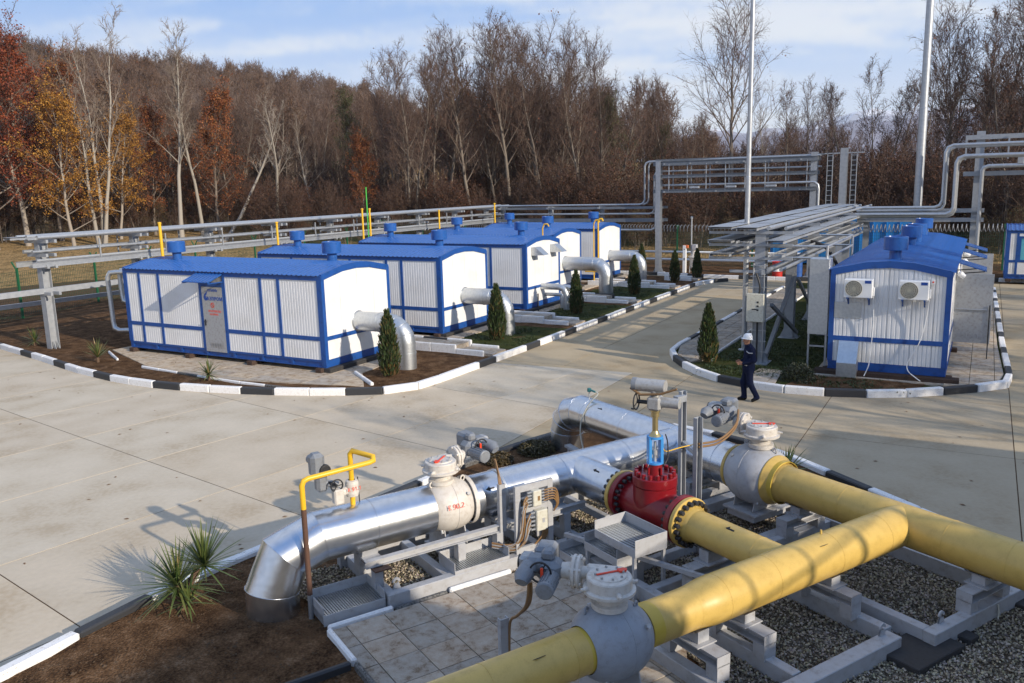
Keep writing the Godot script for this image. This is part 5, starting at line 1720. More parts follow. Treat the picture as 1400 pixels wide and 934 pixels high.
func ball(o: Node3D, xf: Transform3D, r: float, half: float, end_r: float, material: Material) -> void:
	var prof := []
	for i in 25:
		var t := -1.0 + 2.0 * i / 24.0
		var y := t * half
		var rr := r * sqrt(maxf(0.0, 1.0 - pow(absf(y) / (r * 1.12), 2.4)))
		prof.append(Vector2(maxf(rr, end_r), y))
	var m := MB.new()
	m.smooth_lathe(prof, xf, 44)
	m.lathe([Vector2(r + 0.001, -0.006), Vector2(r + 0.006, 0.0), Vector2(r + 0.001, 0.006)], xf, 44)
	part(o, "ball_body", m, material)
	for q in [[0.6, 0.7], [2.2, 0.75], [3.9, -0.7], [5.3, -0.75]]: # drain and vent plugs
		var d := xf.basis * V(cos(q[0]), 0, sin(q[0]))
		var at: Vector3 = xf.origin + xf.basis.y * q[1] * half * 0.8 + d * r * 0.72
		var pl := MB.new()
		pl.tube([at, at + d * 0.1], 0.02, 8)
		pl.tube([at + d * 0.08, at + d * 0.13], 0.028, 6)
		part(o, "plug", pl, M.actuator_light)


func cradle(o: Node3D, at: Vector3, along_x: bool, r: float, y0: float, ya: float) -> void:
	# two stacked pedestals, a cross beam and a curved saddle under a pipe whose axis is at height ya
	var b := Basis.IDENTITY if along_x else Basis(Vector3.UP, PI * 0.5)
	for s in [-0.37, 0.37]:
		var foot := MB.new()
		foot.box(V(at.x, (y0 + 0.5) * 0.5, at.z) + b * V(0, 0, s), V(0.19, 0.5 - y0, 0.17), b)
		part(o, "pedestal", foot, M.steel_grey)
	var m := MB.new()
	m.ibeam(V(at.x, 0.55, at.z) + b * V(0, 0, -0.45), V(at.x, 0.55, at.z) + b * V(0, 0, 0.45), 0.2, 0.13, 0.012)
	for s in [-0.45, 0.45]: m.box(V(at.x, 0.55, at.z) + b * V(0, 0, s), V(0.2, 0.13, 0.01), b)
	part(o, "cross_beam", m, M.steel_grey)
	var p := MB.new()
	p.box(V(at.x, 0.622, at.z), V(0.3, 0.014, 0.42), b)
	p.box(V(at.x, (0.63 + ya - r * 0.93) * 0.5, at.z), V(0.17, ya - r * 0.93 - 0.63, 0.3), b)
	part(o, "saddle_stand", p, M.steel_grey)
	var c := MB.new()
	for i in 10:
		var a0 := -PI * 0.5 - 0.75 + 1.5 * i / 10.0
		var a1 := -PI * 0.5 - 0.75 + 1.5 * (i + 1) / 10.0
		var f := func(a: float, rr: float, x: float) -> Vector3:
			return V(at.x, ya, at.z) + b * V(x, sin(a) * rr, cos(a) * rr)
		var r1 := r + 0.003
		var r2 := r + 0.02
		c.quad(f.call(a0, r2, -0.16), f.call(a1, r2, -0.16), f.call(a1, r2, 0.16), f.call(a0, r2, 0.16))
		for x in [-0.16, 0.16]: c.quad(f.call(a0, r1, x), f.call(a1, r1, x), f.call(a1, r2, x), f.call(a0, r2, x))
	part(o, "saddle", c, M.steel_grey)


func hollow(o: Node3D, a: Vector3, b: Vector3, w := 0.14, h := 0.22) -> void: # skid beam with a thin weathered top edge
	var m := MB.new()
	var bs := MB.along(a, b)
	m.bevel((a + b) * 0.5, Vector3(w, a.distance_to(b), h), 0.008, bs)
	part(o, "beam", m, M.steel_grey)


func tray(label: String, x0: float, x1: float, z0: float, z1: float, y: float, wall: float, sides: String, bars_x: bool, legs := []) -> void:
	# grated tread between upstanding plates: b back (low z), f front, l left, r right
	var o := sk("grated_step", label, "step", "grated steel steps on the skid")
	var gm := MB.new()
	if bars_x:
		var n := int((x1 - x0) / 0.034)
		for i in n: gm.box(V(x0 + (i + 0.5) * (x1 - x0) / n, y, (z0 + z1) * 0.5), V(0.02, 0.03, z1 - z0 - 0.02))
		for i in 4: gm.box(V((x0 + x1) * 0.5, y - 0.006, z0 + (i + 0.5) * (z1 - z0) / 4.0), V(x1 - x0 - 0.02, 0.016, 0.008))
	else:
		var n := int((z1 - z0) / 0.04)
		for i in n: gm.box(V((x0 + x1) * 0.5, y, z0 + (i + 0.5) * (z1 - z0) / n), V(x1 - x0 - 0.02, 0.03, 0.012))
		for i in 10: gm.box(V(x0 + (i + 0.5) * (x1 - x0) / 10.0, y - 0.004, (z0 + z1) * 0.5), V(0.01, 0.02, z1 - z0 - 0.02))
	part(o, "grating", gm, M.jacket_dull)
	var low := y - 0.1
	for ch in sides:
		var m := MB.new()
		var hi := y + wall
		var lo := low
		if ch == "f": hi = y + 0.03
		if ch == "F": hi = y + 0.03; lo = 0.13
		if ch == "B" or ch == "b": m.bevel(V((x0 + x1) * 0.5, (lo + hi) * 0.5, z0), V(x1 - x0 + 0.012, hi - lo, 0.012), 0.003)
		elif ch == "f" or ch == "F": m.bevel(V((x0 + x1) * 0.5, (lo + hi) * 0.5, z1), V(x1 - x0 + 0.012, hi - lo, 0.012), 0.003)
		elif ch == "l": m.bevel(V(x0, (lo + hi) * 0.5, (z0 + z1) * 0.5), V(0.012, hi - lo, z1 - z0), 0.003)
		elif ch == "n": m.bevel(V(x0, (lo + y + 0.02) * 0.5, (z0 + z1) * 0.5), V(0.012, y + 0.02 - lo, z1 - z0), 0.003)
		elif ch == "r": m.bevel(V(x1, (lo + hi) * 0.5, (z0 + z1) * 0.5), V(0.012, hi - lo, z1 - z0), 0.003)
		elif ch == "g": m.bevel(V((x0 + x1) * 0.5, (lo + hi) * 0.5, z1), V(x1 - x0 + 0.012, hi - lo, 0.012), 0.003)
		elif ch == "G": m.bevel(V((x0 + x1) * 0.5, (0.14 + hi) * 0.5, z1), V(x1 - x0 + 0.012, hi - 0.14, 0.012), 0.003)
		part(o, "side_plate", m, M.steel_grey)
	for q in legs: bar(o, "leg", V(q.x, 0.12, q.y), V(q.x, y, q.y), 0.045, 0.045, M.steel_grey)
	rebase(o, V((x0 + x1) * 0.5, 0.12, (z0 + z1) * 0.5))


func make_skid() -> void:
	var YA := 1.0
	var zA := -10.62
	var xB := 10.22
	var zD := -6.25
	var xC := 7.92
	var R := 0.352
	# header A in zinc jacket, elbow at its left end
	var a := sk("jacketed_pipe", "silver jacketed pipe with a mitred elbow going down at its left end", "pipe")
	mitred(a, "jacket", [V(2.8, 0.06, zA), V(2.8, 0.42, zA), V(3.0, 0.84, zA), V(3.48, YA, zA), V(4.25, YA, zA), V(5.18, YA, zA)], R, M.jacket)
	mitred(a, "jacket", [V(5.86, YA, zA), V(6.34, YA, zA), V(6.36, YA, zA), V(7.55, YA, zA), V(8.9, YA, zA), V(xB, YA, zA)], R - 0.008, M.jacket)
	cuff(a, axis_x(V(5.80, YA, zA)), R + 0.02, 0.07, M.valve_cream)
	cuff(a, axis_x(V(6.34, YA, zA)), R + 0.006, 0.05, M.jacket_dull)
	arrow(a, Transform3D(Basis(V(-1, 0, 0), V(0, 0.82, -0.57), V(0, 0.57, 0.82)).orthonormalized(), V(6.1, YA + 0.2, zA + 0.29)))
	rebase(a, V(2.8, 0.06, zA))
	# branch C: short jacketed stub, red globe valve, yellow line
	var cs := sk("jacketed_pipe", "short silver jacketed stub between the long silver pipe and red valve", "pipe")
	mitred(cs, "jacket", [V(xC, YA, zA), V(xC, YA, -9.5)], 0.31, M.jacket)
	cuff(cs, axis_z(V(xC, YA, -9.52)), 0.313, 0.05, M.jacket_dull)
	arrow(cs, Transform3D(Basis(V(0, 0, -1), V(0.6, 0.8, 0), V(0.8, -0.6, 0)).orthonormalized(), V(xC - 0.17, YA + 0.265, -9.85)))
	rebase(cs, V(xC, YA - R, -10))
	var rv := sk("globe_valve", "red flanged globe valve with a blue yoke and grey actuator on top", "valve")
	var Z := axis_z(V(xC, YA, -8.69))
	for s in [-1.0, 1.0]:
		var fz := axis_z(V(xC, YA, -8.69 + s * 0.66)) if s > 0 else Transform3D(Basis(V(1, 0, 0), V(0, 0, -1), V(0, 1, 0)), V(xC, YA, -8.69 - 0.66))
		var f := MB.new()
		f.lathe([Vector2(0.2, 0.0), Vector2(0.35, 0.005), Vector2(0.36, 0.015), Vector2(0.36, 0.07), Vector2(0.35, 0.08), Vector2(0.275, 0.085), Vector2(0.245, 0.16), Vector2(0.228, 0.22)], fz, 44)
		part(rv, "line_flange", f, M.yellow)
		var f2 := MB.new()
		f2.lathe([Vector2(0.24, -0.16), Vector2(0.27, -0.115), Vector2(0.35, -0.11), Vector2(0.36, -0.1), Vector2(0.36, -0.02), Vector2(0.35, -0.01), Vector2(0.2, -0.008)], fz, 44)
		part(rv, "body_flange", f2, M.red)
		bolt_ring(rv, "stud_bolt", fz, 0.305, 20, 0.034, 0.078, 0.16, M.black)
		bolt_ring(rv, "stud_bolt", fz, 0.305, 20, 0.03, -0.18, -0.108, M.black)
	var bd := MB.new()
	bd.smooth_lathe([Vector2(0.24, -0.62), Vector2(0.245, -0.52), Vector2(0.27, -0.4), Vector2(0.305, -0.2), Vector2(0.315, 0), Vector2(0.305, 0.2), Vector2(0.27, 0.4), Vector2(0.245, 0.52), Vector2(0.24, 0.62)], Z, 40)
	bd.lathe([Vector2(0.3, 0.9), Vector2(0.315, 1.15), Vector2(0.315, 1.36), Vector2(0.3, 1.362), Vector2(0.3, 1.372), Vector2(0.322, 1.374), Vector2(0.325, 1.385), Vector2(0.325, 1.5), Vector2(0.315, 1.512), Vector2(0, 1.515)], Transform3D(Basis.IDENTITY, V(xC, 0, -8.69)), 44)
	part(rv, "body", bd, M.red)
	bolt_ring(rv, "bonnet_bolt", Transform3D(Basis.IDENTITY, V(xC, 0, -8.69)), 0.272, 16, 0.032, 1.51, 1.58, M.red)
	var bs := MB.new()
	bs.lathe([Vector2(0.11, 1.51), Vector2(0.1, 1.6), Vector2(0.09, 1.7), Vector2(0, 1.7)], Transform3D(Basis.IDENTITY, V(xC, 0, -8.69)), 20)
	for i in 4: bs.box(V(xC, 1.57, -8.69) + Basis(Vector3.UP, PI * 0.5 * i) * V(0.11, 0, 0), V(0.05, 0.12, 0.02), Basis(Vector3.UP, PI * 0.5 * i))
	part(rv, "bonnet_boss", bs, M.red)
	var yo := MB.new()
	for s in [-1, 1]: yo.bevel(V(xC, 1.88, -8.69) + Basis(Vector3.UP, -0.5) * V(s * 0.085, 0, 0), V(0.045, 0.4, 0.16), 0.006, Basis(Vector3.UP, -0.5))
	yo.lathe([Vector2(0, 1.68), Vector2(0.12, 1.68), Vector2(0.12, 1.71), Vector2(0, 1.71)], Transform3D(Basis.IDENTITY, V(xC, 0, -8.69)), 24)
	yo.lathe([Vector2(0, 2.06), Vector2(0.115, 2.06), Vector2(0.115, 2.09), Vector2(0, 2.09)], Transform3D(Basis.IDENTITY, V(xC, 0, -8.69)), 24)
	part(rv, "yoke", yo, M.act_blue)
	var sp := MB.new()
	sp.lathe([Vector2(0.03, 1.7), Vector2(0.03, 1.8), Vector2(0.045, 1.81), Vector2(0.045, 1.88), Vector2(0.02, 1.89), Vector2(0.02, 2.0)], Transform3D(Basis.IDENTITY, V(xC, 0, -8.69)), 12)
	part(rv, "spindle", sp, M.actuator_light)
	var stem := MB.new()
	stem.lathe([Vector2(0.09, 2.09), Vector2(0.06, 2.13), Vector2(0.042, 2.17), Vector2(0.042, 2.38), Vector2(0.06, 2.38), Vector2(0.06, 2.44), Vector2(0.07, 2.45), Vector2(0.07, 2.5), Vector2(0, 2.5)], Transform3D(Basis.IDENTITY, V(xC, 0, -8.69)), 16)
	part(rv, "stem_column", stem, M.brass)
	var q := V(xC, 2.58, -8.69)
	var ta := MB.new()
	var tb := Basis(Vector3.UP, -1.08)
	ta.bevel(q, V(0.2, 0.2, 0.2), 0.03, tb)
	ta.tube([q + tb * V(0.05, 0.02, 0), q + tb * V(0.36, 0.02, 0)], 0.075, 18)
	ta.tube([q + V(0, 0.08, 0), q + V(-0.02, 0.2, 0)], 0.06, 12)
	ta.tube([q + tb * V(-0.27, 0.25, 0), q + tb * V(0.15, 0.25, 0)], 0.095, 22)
	ta.bevel(q + tb * V(-0.1, 0.25, 0), V(0.3, 0.17, 0.18), 0.05, tb)
	part(rv, "actuator_housing", ta, M.actuator_light)
	var co := MB.new()
	co.tube([q + tb * V(-0.34, 0.25, 0), q + tb * V(-0.27, 0.25, 0)], 0.1, 20)
	part(rv, "terminal_cover", co, M.actuator)
	var hw := MB.new()
	var ring := []
	for i in 25: ring.append(q + tb * V(-0.28, 0.0 + cos(TAU * i / 24.0) * 0.12, 0.02 + sin(TAU * i / 24.0) * 0.12))
	hw.tube(ring, 0.012, 6, false)
	for i in 3: hw.tube([q + tb * V(-0.26, 0, 0.02), q + tb * V(-0.28, cos(TAU * i / 3.0) * 0.12, 0.02 + sin(TAU * i / 3.0) * 0.12)], 0.009, 5)
	hw.tube([q, q + tb * V(-0.27, 0, 0.02)], 0.03, 8)
	hw.tube([q + tb * V(-0.28, -0.12, 0.02), q + tb * V(-0.36, -0.12, 0.02)], 0.012, 6)
	part(rv, "hand_wheel", hw, M.black)
	var cbl := MB.new()
	cbl.tube([q + tb * V(-0.36, 0.2, 0.05), q + tb * V(-0.2, 0.12, 0.08), q + tb * V(0.1, 0.16, 0.1), q + tb * V(0.35, 0.26, 0.1)], 0.018, 6)
	part(rv, "cable", cbl, M.cable_tan)
	rebase(rv, V(xC, 0.64, -8.69))
	var yc := sk("yellow_pipe", "short yellow pipe from the red valve's flange into the thick yellow header", "pipe")
	var m := MB.new()
	m.lathe([Vector2(0.226, -7.82), Vector2(0.226, zD)], axis_z(V(xC, YA, 0)), 44)
	part(yc, "pipe", m, M.yellow)
	cuff(yc, axis_z(V(xC, YA, -6.72)), 0.2285, 0.012, M.yellow, "weld")
	arrow(yc, Transform3D(Basis(V(0, 0, -1), V(0.6, 0.8, 0), V(0.8, -0.6, 0)).orthonormalized(), V(xC - 0.09, YA + 0.212, -7.15)))
	rebase(yc, V(xC, YA - 0.23, -7.0))

	# header D, yellow, with reducer
	var d := sk("yellow_pipe", "thick yellow header pipe with a reducer crossing the foreground", "pipe")
	m = MB.new()
	m.lathe([Vector2(0.238, 1.0), Vector2(0.238, 3.5), Vector2(0.238, 4.72)], axis_x(V(0, YA, zD)), 48)
	part(d, "pipe", m, M.yellow)
	m = MB.new()
	m.smooth_lathe([Vector2(0.238, 5.5), Vector2(0.238, 5.9), Vector2(0.24, 6.2), Vector2(0.246, 6.28), Vector2(0.262, 6.4), Vector2(0.272, 6.48), Vector2(0.275, 6.6), Vector2(0.275, 7.2), Vector2(0.275, 8.0), Vector2(0.275, 9.0), Vector2(0.275, 9.8), Vector2(0.275, xB)], axis_x(V(0, YA, zD)), 48)
	part(d, "pipe", m, M.yellow)
	for x in [4.68, 5.5]: cuff(d, axis_x(V(x, YA, zD)), 0.2395, 0.16, M.yellow_band, "end_band")
	for x in [3.55, 4.5, 6.2]: cuff(d, axis_x(V(x, YA, zD)), 0.2415, 0.01, M.yellow, "weld")
	for x in [6.62, 7.45, 8.6, 9.6]: cuff(d, axis_x(V(x, YA, zD)), 0.2775, 0.01, M.yellow, "weld")
	arrow(d, Transform3D(Basis(V(-1, 0, 0), V(0, 0.5, 0.87), V(0, 0.87, -0.5)).orthonormalized(), V(8.35, YA + 0.235, zD + 0.145)))
	arrow(d, Transform3D(Basis(V(-1, 0, 0), V(0, 0.5, 0.87), V(0, 0.87, -0.5)).orthonormalized(), V(4.1, YA + 0.2, zD + 0.13)))
	rod(d, "stub", [V(8.55, YA + 0.25, zD - 0.05), V(8.55, YA + 0.32, zD - 0.05)], 0.014, M.yellow, 8)
	rebase(d, V(5.2, YA - 0.28, zD))
	# header B: silver then yellow
	var b := sk("jacketed_pipe", "far silver jacketed pipe bent down behind the long silver pipe", "pipe")
	mitred(b, "jacket", [V(xB, 0.06, -13.98), V(xB, 0.5, -13.98), V(xB, 0.74, -13.92), V(xB, 0.9, -13.76), V(xB, YA, -13.45), V(xB, YA, -13.1), V(xB, YA, -11.9), V(xB, YA, -10.7), V(xB, YA, -9.5), V(xB, YA, -9.2)], R, M.jacket)
	cuff(b, axis_z(V(xB, YA, -9.24)), R + 0.02, 0.06, M.yellow)
	arrow(b, Transform3D(Basis(V(0, 0, 1), V(0.6, 0.8, 0), V(-0.8, 0.6, 0)).orthonormalized(), V(xB - 0.2, YA + 0.29, -12.6)))
	rebase(b, V(xB, 0.06, -13.98))
	var y := sk("yellow_pipe", "long yellow header pipe leaving the picture on the right", "pipe")
	m = MB.new()
	m.lathe([Vector2(0.4, -8.42), Vector2(0.4, -8.4), Vector2(0.34, -8.3), Vector2(0.29, -8.2), Vector2(0.279, -8.1), Vector2(0.279, -6), Vector2(0.279, -3.5), Vector2(0.279, 0.5)], axis_z(V(xB, YA, 0)), 48)
	part(y, "pipe", m, M.yellow)
	for z in [-8.13, -7.1, -5.55, -4.75, -3.6]: cuff(y, axis_z(V(xB, YA, z)), 0.2815, 0.012, M.yellow, "weld")
	cuff(y, axis_z(V(xB, YA, -8.34)), 0.345, 0.12, M.yellow_band, "end_band")
	rebase(y, V(xB, YA - 0.28, -5))

	# ball valves
	var va := sk("ball_valve", "cream ball valve on the long silver pipe, lettered in red", "valve", "ball valves with gear operators")
	ball(va, axis_x(V(5.5, YA, zA)), 0.4, 0.35, 0.3, M.valve_cream)
	operator_unit(va, V(5.42, 1.6, zA), 1.32, 0.1, 0.95, M.valve_cream, 0.1, 1.0)
	for z in [-1, 1]: lifting_eye(va, V(5.5 + z * 0.26, 1.32, zA + 0.04), 0.3, M.valve_cream)
	text(va, "К 90.2", 0.075, Transform3D(Basis(V(1, 0, 0), V(0, 0.95, -0.3), V(0, 0.3, 0.95)), V(5.45, YA + 0.1, zA + 0.4)), M.red_bright)
	m = MB.new()
	for x in [-0.17, 0.17]: m.extrude(P2([-0.3, 0.36, 0.3, 0.36, 0.22, 0.7, -0.22, 0.7]), 0.016, Transform3D(Basis(V(0, 0, 1), V(0, 1, 0), V(-1, 0, 0)), V(5.5 + x, 0, zA)))
	box_at(m, 5.25, 5.75, 0.33, 0.352, zA - 0.33, zA + 0.33)
	part(va, "support_foot", m, M.steel_grey)
	rebase(va, V(5.5, 0.33, zA))
	var vb := sk("ball_valve", "grey ball valve between the far silver pipe and long yellow header", "valve", "ball valves with gear operators")
	ball(vb, axis_z(V(xB, YA, -8.78)), 0.49, 0.42, 0.34, M.valve_grey)
	operator_unit(vb, V(xB, 1.72, -8.72), 1.42, 1.85, 0.98, M.valve_cream, 0.14, -1.0)
	for z in [-1, 1]: lifting_eye(vb, V(xB + 0.05, 1.4, -8.78 + z * 0.3), 1.2, M.valve_grey)
	m = MB.new()
	for z in [-0.2, 0.2]: m.extrude(P2([-0.32, 0.48, 0.32, 0.48, 0.26, 0.72, -0.26, 0.72]), 0.018, Transform3D(Basis.IDENTITY, V(xB, 0, -8.78 + z)))
	box_at(m, xB - 0.42, xB + 0.42, 0.44, 0.47, -9.12, -8.44)
	box_at(m, xB - 0.38, xB + 0.38, 0.33, 0.438, -9.05, -8.5)
	part(vb, "support_foot", m, M.steel_grey)
	rebase(vb, V(xB, 0.33, -8.78))
	var vd := sk("ball_valve", "blue-grey ball valve in front on the yellow header, actuator at its left", "valve", "ball valves with gear operators")
	ball(vd, axis_x(V(5.1, YA, zD)), 0.41, 0.38, 0.25, M.valve_blue)
	operator_unit(vd, V(5.08, 1.62, zD), 1.34, 2.3, 0.95, M.valve_cream, 0.0, -1.0)
	for z in [-1, 1]: lifting_eye(vd, V(5.1 + z * 0.25, 1.3, zD + 0.1 * z), 0.5, M.valve_blue)
	m = MB.new()
	for x in [-0.17, 0.17]: m.extrude(P2([-0.34, 0.36, 0.34, 0.36, 0.24, 0.7, -0.24, 0.7]), 0.016, Transform3D(Basis(V(0, 0, 1), V(0, 1, 0), V(-1, 0, 0)), V(5.1 + x, 0, zD)))
	box_at(m, 4.8, 5.4, 0.17, 0.355, zD - 0.36, zD + 0.36)
	part(vd, "support_foot", m, M.steel_grey)
	rebase(vd, V(5.1, 0.17, zD))

	# bent yellow vent line with a small valve
	var vp := sk("vent_line", "bent yellow vent pipe with a rusty brown lower leg and white valve", "pipe")
	rod(vp, "pipe", [V(4.02, 1.3, zA), V(4.02, 2.08, zA), V(4.05, 2.13, zA + 0.03), V(4.2, 2.11, -10.24), V(4.18, 2.07, -10.19), V(4.12, 2.06, -10.175), V(3.26, 2.02, -10.17), V(3.2, 2.0, -10.17), V(3.17, 1.94, -10.17), V(3.17, 1.62, -10.17)], 0.036, M.yellow_bright, 12)
	rod(vp, "rusty_leg", [V(3.17, 1.62, -10.17), V(3.17, 0.42, -10.17)], 0.0362, M.rusty, 12)
	rod(vp, "leg_foot", [V(3.17, 0.42, -10.17), V(3.17, 0.05, -10.17)], 0.0365, M.galv, 12)
	m = MB.new()
	m.lathe([Vector2(0.05, 1.47), Vector2(0.085, 1.48), Vector2(0.095, 1.52), Vector2(0.095, 1.66), Vector2(0.085, 1.7), Vector2(0.05, 1.71)], Transform3D(Basis.IDENTITY, V(4.02, 0, zA)), 20)
	m.tube([V(4.02, 1.58, zA), V(3.86, 1.56, zA)], 0.06, 12)
	m.bevel(V(3.8, 1.52, zA + 0.02), V(0.14, 0.22, 0.14), 0.02)
	var vv := part(vp, "valve_body", m, M.valve_cream)
	text(vv, "К 91.1", 0.055, Transform3D(Basis.IDENTITY, V(4.02, 1.6, zA + 0.096)), M.red_bright)
	m = MB.new()
	m.bevel(V(3.62, 1.72, -10.74), V(0.16, 0.26, 0.16), 0.04)
	m.bevel(V(3.58, 1.98, -10.76), V(0.2, 0.34, 0.2), 0.05)
	m.tube([V(3.62, 1.72, -10.74), V(3.84, 1.66, -10.66)], 0.05, 10)
	m.tube([V(3.58, 2.0, -10.9), V(3.58, 2.0, -11.0)], 0.07, 12)
	var av := part(vp, "actuator_housing", m, M.actuator)
	m = MB.new()
	m.lathe([Vector2(0, 0.08), Vector2(0.075, 0.08), Vector2(0.075, 0.135), Vector2(0.055, 0.137), Vector2(0.055, 0.13), Vector2(0, 0.13)], axis_z(V(3.66, 1.92, -10.76)), 14)
	part(av, "display_window", m, M.black)
	m = MB.new()
	ring = []
	for i in 21: ring.append(V(3.78 + cos(TAU * i / 20.0) * 0.085, 1.69 + sin(TAU * i / 20.0) * 0.085, -10.56))
	m.tube(ring, 0.011, 6, false)
	m.tube([V(3.7, 1.72, -10.7), V(3.78, 1.69, -10.56)], 0.02, 8)
	for i in 3: m.tube([V(3.78, 1.69, -10.56), V(3.78 + cos(TAU * i / 3.0) * 0.085, 1.69 + sin(TAU * i / 3.0) * 0.085, -10.56)], 0.008, 5)
	part(av, "hand_wheel", m, M.black)
	rod(vp, "drain_tube", [V(4.14, 1.7, -10.7), V(4.15, 1.33, -10.7)], 0.008, M.black, 6)
	rebase(vp, V(3.17, 0.05, -10.17))

	# small gauge line over the far silver pipe
	var gl := sk("gauge_line", "small green gauge with a pale hose over the far silver pipe's bend", "gauge")
	rod(gl, "stem", [V(xB, 1.34, -13.2), V(xB, 1.5, -13.2)], 0.012, M.galv, 6)
	m = MB.new()
	m.bevel(V(xB, 1.53, -13.2), V(0.07, 0.08, 0.07), 0.01)
	m.tube([V(xB, 1.54, -13.2), V(xB + 0.02, 1.52, -13.02)], 0.022, 8)
	part(gl, "gauge_head", m, mat(C3(0.05, 0.22, 0.2), 0.5))
	rod(gl, "hose", [V(xB + 0.02, 1.52, -13.02), V(xB + 0.02, 1.48, -12.95), V(xB - 0.2, 1.34, -12.93), V(xB - 0.36, 1.1, -12.95), V(xB - 0.42, 0.85, -12.96), V(xB - 0.44, 0.6, -12.9), V(xB - 0.46, 0.3, -12.75)], 0.013, M.cream_box, 6)
	rebase(gl, V(xB, 1.3, -13.2))
	var st := sk("cable_tray", "short grey channel beside the far silver pipe's foot", "channel")
	bar(st, "channel", V(xB - 0.5, 0.42, -13.3), V(xB - 0.55, 0.36, -12.3), 0.14, 0.05, M.steel_grey)
	for z in [-13.2, -12.4]: bar(st, "post", V(xB - 0.52, 0.1, z), V(xB - 0.53, 0.4, z), 0.05, 0.05, M.steel_grey)
	rebase(st, V(xB - 0.5, 0.1, -12.8))

	make_frames()
	make_panels()


func make_frames() -> void:
	var zA := -10.62
	var f := sk("skid_frame", "grey steel skid frame under the long silver pipe", "frame")
	hollow(f, V(4.09, 0.21, -9.77), V(8.0, 0.21, -9.77))
	hollow(f, V(4.0, 0.21, -11.32), V(9.6, 0.21, -11.32))
	for x in [4.17, 5.06, 6.0, 6.68, 7.35]: hollow(f, V(x, 0.206, -11.25), V(x, 0.206, -9.84), 0.13, 0.2)
	var m := MB.new()
	m.ibeam(V(3.93, 0.66, -10.08), V(7.7, 0.66, -10.08), 0.09, 0.1, 0.01)
	part(f, "rail", m, M.steel_grey)
	for x in [4.1, 5.4, 6.06, 7.3]: bar(f, "post", V(x, 0.3, -10.08), V(x, 0.61, -10.08), 0.14, 0.12, M.steel_grey)
	for q in [[4.12, 0.352], [6.3, 0.352], [7.35, 0.344]]:
		m = MB.new()
		m.box(V(q[0], 0.47, zA), V(0.2, 0.33, 0.2))
		m.box(V(q[0], 0.63, zA), V(0.26, 0.03, 0.8))
		m.extrude(P2([-0.26, 0.0, 0.26, 0.0, 0.3, 0.1, 0.2, 0.05, 0.0, 0.02, -0.2, 0.05, -0.3, 0.1]), 0.24, Transform3D(Basis(V(0, 0, 1), V(0, 1, 0), V(-1, 0, 0)), V(q[0], 0.645, zA)))
		part(f, "pipe_stand", m, M.steel_grey)
	m = MB.new()
	m.box(V(4.12, 0.6, -10.15), V(0.24, 0.02, 0.5))
	part(f, "bracket", m, M.rusty)
	lug(f, V(4.28, 0.31, -9.86), 0.0)
	lug(f, V(7.1, 0.31, -9.7), 0.0)
	for x in [4.3, 6.2, 7.8]:
		for z in [-9.8, -11.3]:
			m = MB.new()
			m.box(V(x, 0.05, z), V(0.3, 0.1, 0.3))
			part(f, "foot_block", m, M.rubber)
	# lateral rails towards the red valve
	hollow(f, V(8.02, 0.38, -11.2), V(8.02, 0.38, -9.9), 0.1, 0.12)
	rebase(f, V(6, 0.1, -10.5))

	var g := sk("skid_frame", "grey steel skid frame under the red valve and yellow pipes", "frame")
	for x in [7.05, 8.72]: hollow(g, V(x, 0.22, -9.7), V(x, 0.22, -5.42))
	hollow(g, V(5.6, 0.22, -5.3), V(8.66, 0.22, -5.3), 0.2)
	hollow(g, V(6.2, 0.215, -8.0), V(6.2, 0.215, -5.4), 0.16)
	hollow(g, V(7.12, 0.212, -9.3), V(8.65, 0.212, -9.3), 0.13)
	hollow(g, V(7.12, 0.212, -7.85), V(8.65, 0.212, -7.85), 0.13)
	hollow(g, V(7.12, 0.212, -8.6), V(8.65, 0.212, -8.6), 0.1, 0.16)
	hollow(g, V(6.27, 0.21, -6.95), V(6.98, 0.21, -6.95), 0.12)
	for q in [[xC_(), -9.15, 0.27], [xC_(), -7.55, 0.226]]:
		cradle(g, V(q[0], 0, q[1]), false, q[2], 0.3, 1.0)
	for q in [[6.3, 0.246], [7.05, 0.275], [8.62, 0.275]]: cradle(g, V(q[0], 0, -6.25), true, q[1], 0.3, 1.0)
	m = MB.new()
	m.box(V(5.1, 0.11, -6.25), V(0.9, 0.12, 0.9))
	part(g, "foot_block", m, M.rubber)
	m = MB.new()
	m.bevel(V(8.84, 0.11, -5.08), V(0.95, 0.19, 0.56), 0.01)
	part(g, "foot_block", m, M.rubber)
	for q in [[7.05, -9.5], [7.05, -6.0], [8.72, -9.5]]:
		m = MB.new()
		m.box(V(q[0], 0.06, q[1]), V(0.3, 0.12, 0.3))
		part(g, "foot_block", m, M.rubber)
	lug(g, V(8.5, 0.325, -5.36), 0.0)
	var an := MB.new()
	an.beam(V(6.95, 0.5, -9.6), V(7.55, 0.62, -6.9), 0.06, 0.06)
	part(g, "brace", an, M.steel_grey)
	rebase(g, V(7.4, 0.1, -7))

	var h := sk("skid_frame", "grey steel skid frame under the long yellow header at right", "frame")
	for x in [9.06, 10.95]: hollow(h, V(x, 0.24, -11.1), V(x, 0.24, -5.14))
	hollow(h, V(8.98, 0.24, -5.06), V(11.04, 0.24, -5.06), 0.16)
	hollow(h, V(9.14, 0.235, -9.95), V(10.87, 0.235, -9.95), 0.13)
	hollow(h, V(9.14, 0.235, -7.9), V(10.87, 0.235, -7.9), 0.13)
	for z in [-9.6, -8.1]: hollow(h, V(9.14, 0.23, z), V(10.87, 0.23, z), 0.2, 0.18)
	cradle(h, V(10.22, 0, -5.1), false, 0.279, 0.33, 1.0)
	cradle(h, V(10.22, 0, -7.9), false, 0.279, 0.33, 1.0)
	cradle(h, V(10.22, 0, -9.95), false, 0.352, 0.33, 1.0)
